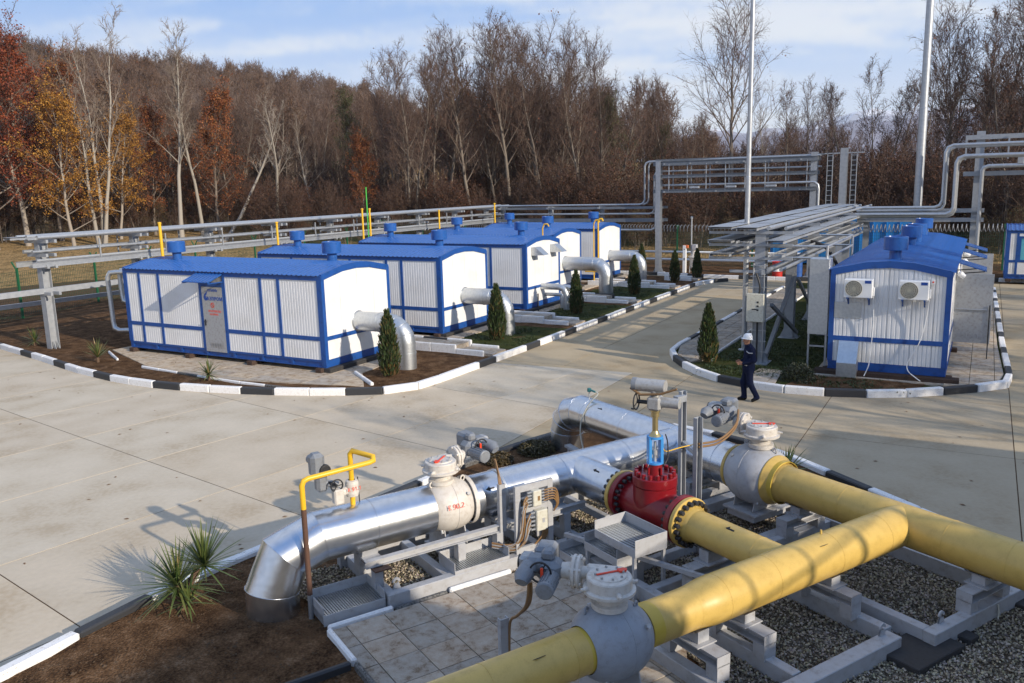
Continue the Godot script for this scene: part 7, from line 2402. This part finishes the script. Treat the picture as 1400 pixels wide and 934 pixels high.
func make_cypresses() -> void:
	var protos := []
	for v in 2:
		rng.seed = 500 + v
		var f := MB.new()
		for i in 2600:
			var t := pow(rng.randf(), 0.75)
			var y := 0.06 + 1.86 * t
			var rad := 0.345 * pow(1.0 - t, 0.62) * minf(1.0, 0.6 + 1.6 * t) * rng.randf_range(0.6, 1.12) + 0.012
			if t > 0.9: rad *= 0.6
			var a := rng.randf() * TAU
			var p := V(cos(a) * rad, y, sin(a) * rad)
			var d := (V(cos(a), 0, sin(a)) * rng.randf_range(0.15, 0.6) + Vector3.UP).normalized()
			var x := d.cross(rdir()).normalized() * rng.randf_range(0.012, 0.026)
			var n := x.cross(d).normalized()
			var c := C3(0.035, 0.055, 0.018) * rng.randf_range(0.6, 1.6)
			if rng.randf() < 0.16: c = C3(0.11, 0.085, 0.03) * rng.randf_range(0.7, 1.3)
			if y < 0.35 and rng.randf() < 0.4: c = C3(0.14, 0.08, 0.03)
			f.col = c
			var l := rng.randf_range(0.07, 0.17)
			f.tri(p - x, p + x, p + d * l + x * 0.4, n, n, n); f.tri(p - x, p + d * l + x * 0.4, p + d * l - x * 0.4, n, n, n)
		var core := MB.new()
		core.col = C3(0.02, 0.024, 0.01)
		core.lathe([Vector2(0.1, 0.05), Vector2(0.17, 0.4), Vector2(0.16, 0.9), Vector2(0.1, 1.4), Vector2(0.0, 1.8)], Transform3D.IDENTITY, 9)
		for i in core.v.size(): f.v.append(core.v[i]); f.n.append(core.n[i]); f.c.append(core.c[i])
		var tr := MB.new()
		tr.col = C3(0.1, 0.06, 0.035)
		tr.tube([V(0, -0.1, 0), V(0.01, 0.3, 0)], [0.035, 0.025], 7)
		protos.append([tr.mesh(), f.mesh()])
	var spots := [
		[-15.38, -19.55, 1.02, "young cypress in front of the nearest container's bent duct"],
		[-15.33, -25.89, 1.04, "young cypress in front of the second container's bent duct"],
		[-15.17, -32.39, 0.97, "young cypress beside the slim bypass pipes"],
		[-15.15, -39.2, 1.0, "young cypress on the lawn before the fourth container"],
		[-14.85, -44.6, 0.92, "young cypress left of the white marker post"],
		[-14.3, -46.9, 0.88, "young cypress at the corner beside the far road kerb"],
		[-18.6, -49.4, 0.9, "young cypress behind the farthest container's duct"],
		[-7.22, -24.95, 0.94, "young cypress on the right island beside the worker"]]
	for i in spots.size():
		var q: Array = spots[i]
		var o := thing("cypress", q[3], "cypress", V(q[0], 0.1, q[1]), i * 1.3, "young cypresses along the road")
		var xf := Transform3D(Basis.IDENTITY.scaled(V(q[2], q[2], q[2])), Vector3.ZERO)
		piece(o, "trunk", protos[i % 2][0], M.bark, xf)
		piece(o, "crown", protos[i % 2][1], M.blade, xf)


func rosette(m: MB, at: Vector3, n: int, l: float, w: float, low: float, dry: float) -> void:
	for i in n:
		var a := i * 2.399 + rng.randf_range(-0.2, 0.2)
		var el := lerpf(1.45, low, pow((i + 0.5) / n, 1.0)) + rng.randf_range(-0.15, 0.15)
		var len := l * rng.randf_range(0.75, 1.1)
		var d := V(cos(a) * cos(el), sin(el), sin(a) * cos(el))
		var side := V(-sin(a), 0, cos(a))
		var p := at
		var c := C3(0.045, 0.085, 0.022).lerp(C3(0.16, 0.17, 0.05), rng.randf() * 0.8)
		if rng.randf() < dry: c = C3(0.28, 0.2, 0.09)
		m.col = c * rng.randf_range(0.8, 1.2)
		var ww := [w * 0.7, w, w * 0.8, w * 0.5, 0.0]
		for k in 4:
			var q := p + d * len / 4.0
			d = (d - Vector3.UP * 0.07).normalized()
			var nn := side.cross(d).normalized()
			if nn.y < 0: nn = -nn
			m.tri(p - side * ww[k], p + side * ww[k], q + side * ww[k + 1], nn, nn, nn)
			if k < 3: m.tri(p - side * ww[k], q + side * ww[k + 1], q - side * ww[k + 1], nn, nn, nn)
			p = q


func make_plants() -> void:
	rng.seed = 61
	var spots := [
		[-9.3, 0.12, -6.95, 0.62, 130, 0.0, "large green yucca with two heads beside the silver elbow"],
		[-31.4, 0.1, -18.3, 0.62, 46, 0.05, "small green yucca at the far left beside the rack's first post"],
		[-26.05, 0.1, -17.25, 0.72, 46, 0.15, "yellowish upright yucca left of the nearest container's paving"],
		[-20.22, 0.1, -16.9, 0.6, 50, 0.1, "small yucca in front of the nearest container's door"],
		[-2.95, 0.1, -15.35, 0.66, 50, 0.0, "green yucca half hidden behind the grey ball valve"]]
	for i in spots.size():
		var q: Array = spots[i]
		var o := thing("yucca", q[6], "plant", V(q[0], q[1], q[2]), 0.0, "yuccas in the planting beds")
		var t := MB.new()
		t.col = C3(0.13, 0.09, 0.06)
		var th := 0.34 if i == 0 else 0.2
		t.tube([V(0, -0.1, 0), V(0.02, th, 0.01)], [0.06, 0.05], 8)
		if i == 0: t.tube([V(0, 0.05, 0), V(0.16, 0.5, -0.2)], [0.05, 0.045], 8)
		part(o, "stem", t, M.bark)
		var m := MB.new()
		if i == 0:
			rosette(m, V(0.0, 0.3, 0.02), 120, 0.68, 0.016, -0.35, 0.02)
			rosette(m, V(0.2, 0.52, -0.28), 100, 0.66, 0.015, -0.1, 0.03)
			rosette(m, V(0.22, 0.12, 0.05), 30, 0.5, 0.016, -0.1, 0.02)
		else:
			rosette(m, V(0.02, th, 0), q[4], q[3], 0.02, -0.25 if i != 2 else 0.35, q[5])
		part(o, "leaves", m, M.blade)
	# clipped bush and low shrubs
	for q in [[-4.3, 0.1, -23.75, 0.5, 0.52, "round clipped dark bush in front of the control building", C3(0.028, 0.034, 0.014)], [-8.0, 0.1, -15.0, 0.42, 0.24, "low brownish shrub between the two silver pipes", C3(0.075, 0.06, 0.025)], [-8.4, 0.1, -14.1, 0.32, 0.2, "small brownish shrub beside the worn kerb behind the silver pipe", C3(0.09, 0.065, 0.03)]]:
		var o := thing("bush", q[5], "bush", V(q[0], q[1], q[2]))
		var st := MB.new()
		st.col = C3(0.08, 0.06, 0.04)
		for i in 14: st.tube([V(0, -0.05, 0), V(rng.randf_range(-1, 1) * q[3] * 0.7, q[4] * 0.7, rng.randf_range(-1, 1) * q[3] * 0.7)], [0.015, 0.006], 4)
		part(o, "stems", st, M.bark)
		var m := MB.new()
		for i in 2600:
			var d := rdir()
			d.y = absf(d.y)
			var rr := pow(rng.randf(), 0.3)
			leaf(m, V(d.x * q[3], d.y * q[4], d.z * q[3]) * rr + V(0, 0.02, 0), 0.026, q[6] * rng.randf_range(0.5, 1.7), 0.3)
		part(o, "foliage", m, M.blade)
	# short turf on the lawns
	var tuft := MB.new()
	for i in 7:
		var a := rng.randf() * TAU
		var e := V(cos(a) * 0.03, rng.randf_range(0.03, 0.06), sin(a) * 0.03)
		var s := V(-sin(a), 0, cos(a)) * 0.006
		tuft.col = C3(0.06, 0.08, 0.025) * rng.randf_range(0.6, 1.5)
		tuft.tri(-s, s, e, V(0, 0.7, 0.7), V(0, 0.7, 0.7), V(0, 0.7, 0.7))
	var xfs := []
	var areas := [[-17.0, -14.1, -28.6, -25.0, 3200], [-17.6, -14.1, -35.2, -31.5, 3000], [-17.4, -14.1, -41.6, -38.2, 2400], [-7.2, -4.2, -36.0, -23.6, 9000], [-3.9, -1.4, -24.5, -23.2, 500]]
	for q in areas:
		for i in q[4]:
			var s := rng.randf_range(0.7, 1.4)
			var x := rng.randf_range(q[0], q[1])
			var z := rng.randf_range(q[2], q[3])
			if relief.get_noise_2d(x * 0.8 + 40, z * 0.8) < -0.12: continue
			xfs.append(Transform3D(Basis(Vector3.UP, rng.randf() * TAU).scaled(V(s, s, s)), V(x, 0.125, z)))
	scatter("turf", "short patchy turf on the lawns beside the road", "grass", [tuft.mesh()], [M.blade], xfs)
	# clods and dead leaves on the soil and concrete
	var clod := MB.new()
	for f in [[V(0, 1, 0), V(0.9, 0, 0.1), V(0.1, 0, 0.95)], [V(0, 1, 0), V(0.1, 0, 0.95), V(-0.85, 0.1, 0.2)], [V(0, 1, 0), V(-0.85, 0.1, 0.2), V(-0.1, 0, -0.9)], [V(0, 1, 0), V(-0.1, 0, -0.9), V(0.9, 0, 0.1)]]:
		clod.col = C3(0.1, 0.068, 0.045)
		clod.flat(f[0], f[2], f[1])
	xfs = []
	for i in 2600:
		var near := i < 1700
		var x := rng.randf_range(-9.6, -6.2) if near else rng.randf_range(-27, -14)
		var z := rng.randf_range(-9.5, -4.4) if near else rng.randf_range(-19, -16.3)
		var s := rng.randf_range(0.006, 0.022) * (1.0 if rng.randf() < 0.93 else 2.2)
		if not near and (z > -16.4 - absf(x + 21) * 0.2): continue
		xfs.append(Transform3D(Basis(Vector3.UP, rng.randf() * TAU).scaled(V(s, s * 0.6, s)), V(x, 0.095 + 0.06 * relief.get_noise_2d(x, z) + 0.004, z)))
	scatter("clods", "crumbled clods of brown soil in the planting beds", "soil", [clod.mesh()], [M.skin], xfs)
	var lf := MB.new()
	lf.col = C3(0.19, 0.1, 0.045)
	lf.tri(V(-0.05, 0.004, 0), V(0, 0.012, 0.025), V(0.05, 0.006, 0), Vector3.UP, Vector3.UP, Vector3.UP)
	lf.tri(V(-0.05, 0.004, 0), V(0.05, 0.006, 0), V(0, 0.012, -0.025), Vector3.UP, Vector3.UP, Vector3.UP)
	xfs = []
	for i in 230:
		var x := rng.randf_range(-28, 3)
		var z := rng.randf_range(-24, -5)
		var s := rng.randf_range(0.5, 1.2)
		xfs.append(Transform3D(Basis(Vector3.UP, rng.randf() * TAU).scaled(V(s, s, s)), V(x, 0.002, z)))
	scatter("fallen_leaves", "few brown fallen leaves on the concrete yard", "leaves", [lf.mesh()], [M.leaf], xfs)


# ---------- the worker ----------

func net(m: MB, bones: Array, cell: float, k: float, tint: Callable) -> void:
	# meshes the smooth union of tapered capsules as surface nets
	var lo := V(1e9, 1e9, 1e9)
	var hi := -lo
	for b in bones:
		var r: float = maxf(b[2], b[3]) + 0.03
		for e in [b[0], b[1]]:
			lo = lo.min(e - V(r, r, r)); hi = hi.max(e + V(r, r, r))
	var nx := int((hi.x - lo.x) / cell) + 2
	var ny := int((hi.y - lo.y) / cell) + 2
	var nz := int((hi.z - lo.z) / cell) + 2
	var f := PackedFloat32Array()
	f.resize(nx * ny * nz)
	f.fill(1.0)
	for b in bones:
		var a: Vector3 = b[0]
		var d: Vector3 = b[1] - a
		var dd := maxf(d.length_squared(), 1e-9)
		var r: float = maxf(b[2], b[3]) + k + cell * 2.0
		var p0: Vector3 = (a.min(b[1]) - V(r, r, r) - lo) / cell
		var p1: Vector3 = (a.max(b[1]) + V(r, r, r) - lo) / cell
		for z in range(maxi(0, int(p0.z)), mini(nz, int(p1.z) + 2)):
			for y in range(maxi(0, int(p0.y)), mini(ny, int(p1.y) + 2)):
				for x in range(maxi(0, int(p0.x)), mini(nx, int(p1.x) + 2)):
					var p := lo + V(x, y, z) * cell
					var t := clampf((p - a).dot(d) / dd, 0.0, 1.0)
					var s: float = p.distance_to(a + d * t) - lerpf(b[2], b[3], t)
					var i := x + nx * (y + ny * z)
					var o := f[i]
					var q := maxf(k - absf(o - s), 0.0) / k
					f[i] = minf(o, s) - q * q * k * 0.25
	var at := {}
	var grad := {}
	var corner := [0, 1, nx, nx + 1, nx * ny, nx * ny + 1, nx * ny + nx, nx * ny + nx + 1]
	for z in nz - 1:
		for y in ny - 1:
			for x in nx - 1:
				var i := x + nx * (y + ny * z)
				var neg := 0
				for c in corner:
					if f[i + c] < 0.0: neg += 1
				if neg == 0 or neg == 8: continue
				var sum := Vector3.ZERO
				var n := 0
				for e in [[0, 1], [2, 3], [4, 5], [6, 7], [0, 2], [1, 3], [4, 6], [5, 7], [0, 4], [1, 5], [2, 6], [3, 7]]:
					var u := f[i + corner[e[0]]]
					var w := f[i + corner[e[1]]]
					if (u < 0.0) != (w < 0.0):
						var t := u / (u - w)
						var A := V(e[0] & 1, (e[0] >> 1) & 1, e[0] >> 2)
						var B := V(e[1] & 1, (e[1] >> 1) & 1, e[1] >> 2)
						sum += A.lerp(B, t)
						n += 1
				at[i] = lo + (V(x, y, z) + sum / n) * cell
				grad[i] = V(f[i + 1] - f[i] + f[i + nx + 1] - f[i + nx], f[i + nx] - f[i] + f[i + nx + 1] - f[i + 1], f[i + nx * ny] - f[i] + f[i + nx * ny + 1] - f[i + 1]).normalized()
	var sx := 1
	var sy := nx
	var sz := nx * ny
	for i in at:
		for ax in [[sx, sy, sz], [sy, sz, sx], [sz, sx, sy]]:
			# edge from i along ax[0]; the four cells round it
			if (f[i] < 0.0) == (f[i + ax[0]] < 0.0): continue
			var c := [i, i - ax[1], i - ax[1] - ax[2], i - ax[2]]
			if not (at.has(c[1]) and at.has(c[2]) and at.has(c[3])): continue
			m.col = tint.call(at[c[0]])
			m.tri(at[c[0]], at[c[1]], at[c[2]], grad[c[0]], grad[c[1]], grad[c[2]])
			m.tri(at[c[0]], at[c[2]], at[c[3]], grad[c[0]], grad[c[2]], grad[c[3]])


func make_person() -> void:
	var o := thing("person", "person in dark blue work suit and white hard hat walking past the kerb", "person", V(-5.1, 0.0, -21.35), deg_to_rad(207))
	var m := MB.new()
	var navy := func(p: Vector3) -> Color:
		if p.y < 0.1: return C3(0.015, 0.014, 0.014)
		return C3(0.012, 0.017, 0.04)
	# trunk, legs and arms of the suit; x forward, z to the right
	var body := [
		[V(0, 0.96, 0.05), V(0, 0.96, -0.05), 0.135, 0.135], [V(0, 0.88, 0.06), V(0, 0.88, -0.06), 0.14, 0.14], [V(0, 0.96, 0), V(-0.01, 1.18, 0), 0.14, 0.145],
		[V(-0.01, 1.18, 0.05), V(-0.015, 1.34, 0.06), 0.13, 0.13], [V(-0.01, 1.18, -0.05), V(-0.015, 1.34, -0.06), 0.13, 0.13], [V(-0.02, 1.36, 0.12), V(-0.02, 1.36, -0.12), 0.105, 0.105],
		[V(-0.015, 1.42, 0.16), V(-0.015, 1.42, -0.16), 0.07, 0.07], [V(-0.01, 1.4, 0), V(0.01, 1.5, 0), 0.085, 0.07],
		[V(0, 0.9, 0.09), V(0.1, 0.5, 0.1), 0.105, 0.078], [V(0.1, 0.5, 0.1), V(0.07, 0.1, 0.1), 0.08, 0.068], [V(0.07, 0.07, 0.1), V(0.2, 0.05, 0.115), 0.055, 0.045],
		[V(0, 0.9, -0.09), V(-0.02, 0.5, -0.1), 0.105, 0.078], [V(-0.02, 0.5, -0.1), V(-0.2, 0.15, -0.1), 0.08, 0.066], [V(-0.22, 0.11, -0.1), V(-0.1, 0.05, -0.11), 0.052, 0.045],
		[V(-0.015, 1.42, 0.2), V(-0.05, 1.15, 0.25), 0.072, 0.06], [V(-0.05, 1.15, 0.25), V(0.15, 1.03, 0.17), 0.06, 0.045],
		[V(-0.015, 1.42, -0.2), V(-0.07, 1.14, -0.25), 0.072, 0.06], [V(-0.07, 1.14, -0.25), V(0.17, 1.04, -0.15), 0.06, 0.045]]
	net(m, body, 0.016, 0.05, navy)
	var skin := C3(0.38, 0.2, 0.135)
	var face := func(p: Vector3) -> Color:
		var q := p - V(0.045, 1.6, 0)
		if q.x < -0.035 and q.y > -0.06: return C3(0.12, 0.11, 0.1) # short grey hair
		if absf(absf(q.z) - 0.032) < 0.014 and absf(q.y - 0.028) < 0.007 and q.x > 0.06: return C3(0.03, 0.02, 0.02)
		if absf(q.z) < 0.024 and absf(q.y + 0.048) < 0.006 and q.x > 0.06: return C3(0.22, 0.07, 0.06)
		return skin
	var head := [[V(0.02, 1.47, 0), V(0.03, 1.56, 0), 0.055, 0.056], [V(0.035, 1.65, 0), V(0.06, 1.63, 0), 0.092, 0.085], [V(0.08, 1.56, 0), V(0.1, 1.55, 0), 0.05, 0.042], [V(0.135, 1.63, 0), V(0.158, 1.598, 0), 0.012, 0.016], [V(0.04, 1.62, 0.088), V(0.035, 1.6, 0.092), 0.018, 0.014], [V(0.04, 1.62, -0.088), V(0.035, 1.6, -0.092), 0.018, 0.014], [V(0.125, 1.645, 0.03), V(0.125, 1.645, -0.03), 0.018, 0.018]]
	net(m, head, 0.006, 0.018, face)
	var pink := func(_p: Vector3) -> Color: return skin
	for s in [1.0, -1.0]:
		var wr := V(0.16, 1.03, 0.165) if s > 0 else V(0.18, 1.04, -0.145)
		var fw := V(0.9, 0.0, -0.35 * s).normalized() # along the hand
		var up := Vector3.UP
		var pal := wr + fw * 0.055
		var hand := [[wr - fw * 0.02, wr + fw * 0.02, 0.026, 0.026], [pal + up * 0.028 - fw * 0.02, pal + up * 0.026 + fw * 0.03, 0.016, 0.014], [pal + up * 0.008 - fw * 0.02, pal + up * 0.008 + fw * 0.03, 0.017, 0.014], [pal - up * 0.012 - fw * 0.02, pal - up * 0.012 + fw * 0.03, 0.017, 0.014], [pal - up * 0.03 - fw * 0.02, pal - up * 0.028 + fw * 0.025, 0.015, 0.012]]
		var inn := V(-fw.z, 0, fw.x) * (1.0 if s > 0 else -1.0)
		for q in 4:
			var k0 := pal + fw * 0.035 + up * (0.03 - 0.02 * q)
			var l: float = [0.03, 0.034, 0.032, 0.025][q]
			var k1 := k0 + (fw * 0.95 + inn * 0.2).normalized() * l
			var k2 := k1 + (fw * 0.55 + inn * 0.8).normalized() * l * 0.8
			hand.append([k0, k1, 0.0095, 0.0085]); hand.append([k1, k2, 0.0085, 0.0075])
		var t0 := pal - fw * 0.02 + up * 0.03
		hand.append([t0, t0 + fw * 0.035 + up * 0.022 + inn * 0.01, 0.012, 0.01])
		hand.append([t0 + fw * 0.035 + up * 0.022 + inn * 0.01, t0 + fw * 0.062 + up * 0.02 + inn * 0.018, 0.01, 0.008])
		net(m, hand, 0.0045, 0.006, pink)
	part(o, "body", m, M.skin)
	var h := MB.new()
	var hx := Transform3D(Basis(V(0, 0, 1), 0.12), V(0.045, 1.665, 0))
	h.smooth_lathe([Vector2(0.118, 0.0), Vector2(0.122, 0.02), Vector2(0.116, 0.06), Vector2(0.098, 0.1), Vector2(0.062, 0.13), Vector2(0.02, 0.142), Vector2(0.0, 0.143)], hx, 24)
	for i in 24:
		var a := TAU * i / 24.0
		var e := TAU * (i + 1) / 24.0
		var out := func(t: float) -> float: return 0.135 + 0.045 * pow(maxf(0.0, cos(t)), 2.0)
		h.quad(hx * V(cos(a) * 0.115, 0.008, sin(a) * 0.115), hx * V(cos(e) * 0.115, 0.008, sin(e) * 0.115), hx * V(cos(e) * out.call(e), -0.004, sin(e) * out.call(e)), hx * V(cos(a) * out.call(a), -0.004, sin(a) * out.call(a)))
	h.bevel(hx * V(0, 0.125, 0), V(0.16, 0.03, 0.035), 0.01)
	part(o, "hard_hat", h, M.white)
	var st := MB.new() # pale reflective tape
	for s in [-1.0, 1.0]:
		st.tube([V(0.085, 1.37, s * 0.1), V(0.095, 1.355, s * 0.17), V(0.06, 1.33, s * 0.245), V(-0.02, 1.335, s * 0.285)], 0.012, 6)
		st.tube([V(0.135, 1.0, s * 0.06), V(0.128, 0.995, s * 0.12), V(0.09, 0.99, s * 0.175)], 0.012, 6)
	part(o, "reflective_tape", st, mat(C3(0.5, 0.5, 0.5), 0.4))


# ---------- out of view on the right: a hall added for its shade, and the tree row ----------

func make_beyond_frame() -> void:
	var o := thing("added_shade_hall", "unseen white and blue hall with a railed roof added for its shade", "building", V(10, 0, 0))  # unseen building, added and sized so its roof edge shades the near ground
	var w := MB.new()
	box_at(w, 0.0, 11.0, 0.0, 5.05, -16.6, 7.0)
	part(o, "wall", w, M.panel)
	var r := MB.new()
	box_at(r, -0.12, 11.12, 5.05, 5.2, -16.7, 7.1)
	part(o, "roof", r, M.blue_roof)
	var p := MB.new()
	box_at(p, 0.3, 4.2, 5.2, 7.7, -4.4, 3.0)  # taller block added on the roof to shade the front valve and paving
	part(o, "added_shade_block", p, M.panel)
	for z in [-14.5, -11.5, -8.5, -5.5, -2.5]:
		var f := MB.new()
		box_at(f, -0.04, 0.0, 2.2, 3.6, z - 0.6, z + 0.6)
		var win := part(o, "window", f, M.blue)
		var g := MB.new()
		box_at(g, -0.05, -0.041, 2.27, 3.53, z - 0.53, z + 0.53)
		part(win, "pane", g, M.glass)
	for q in [[0.05, -16.5], [1.35, -16.15]]:
		for i in 12:
			rod(o, "railing_post", [V(q[0], 5.15, q[1] + i * 1.02), V(q[0], 6.3, q[1] + i * 1.02)], 0.026, M.yellow_bright, 8)
		rod(o, "handrail", [V(q[0], 6.3, -16.6), V(q[0], 6.3, -4.4)], 0.028, M.yellow_bright, 8)
		rod(o, "handrail", [V(q[0], 5.78, -16.6), V(q[0], 5.78, -4.4)], 0.02, M.yellow_bright, 8)
	rng.seed = 71
	var keys := ["bare_d", "brown_a", "bare_a", "brown_b", "bare_b"]
	for i in 18:
		var x := rng.randf_range(15, 25)
		var z := -13.5 - i * 2.0 + rng.randf_range(-1, 1)
		var s := rng.randf_range(10.5, 12.5) / 20.0 * (1.0 if i < 8 else 0.74)
		var t := thing("bare_tree", "bare tree in the row right of the picture that shades the road", "tree", V(x, 0.0, z), rng.randf() * TAU, "bare trees right of the picture")
		var xf := Transform3D(Basis.IDENTITY.scaled(V(s * 1.3, s, s * 1.3)), Vector3.ZERO)
		var k: String = "brown_a" if i < 6 and i % 2 else keys[i % 5]
		piece(t, "trunk", tree_bank[k][0], M.bark, xf)
		piece(t, "crown", tree_bank[k][1], M.bark, xf)
		if tree_bank[k][2]: piece(t, "foliage", tree_bank[k][2], M.leaf, xf)


func _ready() -> void:
	# camera
	var cam := Camera3D.new()
	cam.name = "camera"
	cam.position = V(0, 5.7, 0)
	cam.rotation_degrees = V(-10.619, 29.609, -1.474)
	cam.fov = 44.553
	cam.near = 0.1
	cam.far = 9000.0
	cam.current = true
	add_child(cam)
	# sky and sun
	var env := Environment.new()
	env.background_mode = Environment.BG_SKY
	env.sky = Sky.new()
	env.sky.sky_material = make_sky()
	env.tonemap_mode = Environment.TONE_MAPPER_LINEAR
	env.tonemap_exposure = 1.12
	env.sdfgi_enabled = true
	env.ssao_enabled = true
	env.ssil_enabled = true
	env.fog_enabled = FOG > 0.0
	env.fog_density = FOG
	env.fog_light_color = C3(0.72, 0.78, 0.86).linear_to_srgb()
	var we := WorldEnvironment.new()
	we.name = "environment"
	we.environment = env
	add_child(we)
	var sun := DirectionalLight3D.new()
	sun.name = "sun"
	sun.light_energy = 1.58
	sun.light_color = Color(1.0, 0.95, 0.875)
	sun.light_angular_distance = 0.55
	sun.shadow_enabled = true
	var el := deg_to_rad(21.5)
	var az := deg_to_rad(12.5)
	sun.basis = Basis.looking_at(-V(cos(el) * cos(az), sin(el), cos(el) * sin(az)))
	add_child(sun)
	# the place
	make_materials()
	make_terrain()
	make_mountains()
	make_yard()
	make_islands()
	make_containers()
	make_control_building()
	make_left_rack()
	make_gantry()
	make_right_rack()
	make_poles()
	make_fence()
	make_far_things()
	make_skid()
	make_forest()
	make_cypresses()
	make_plants()
	make_person()
	make_beyond_frame()


const FOG := 0.0001
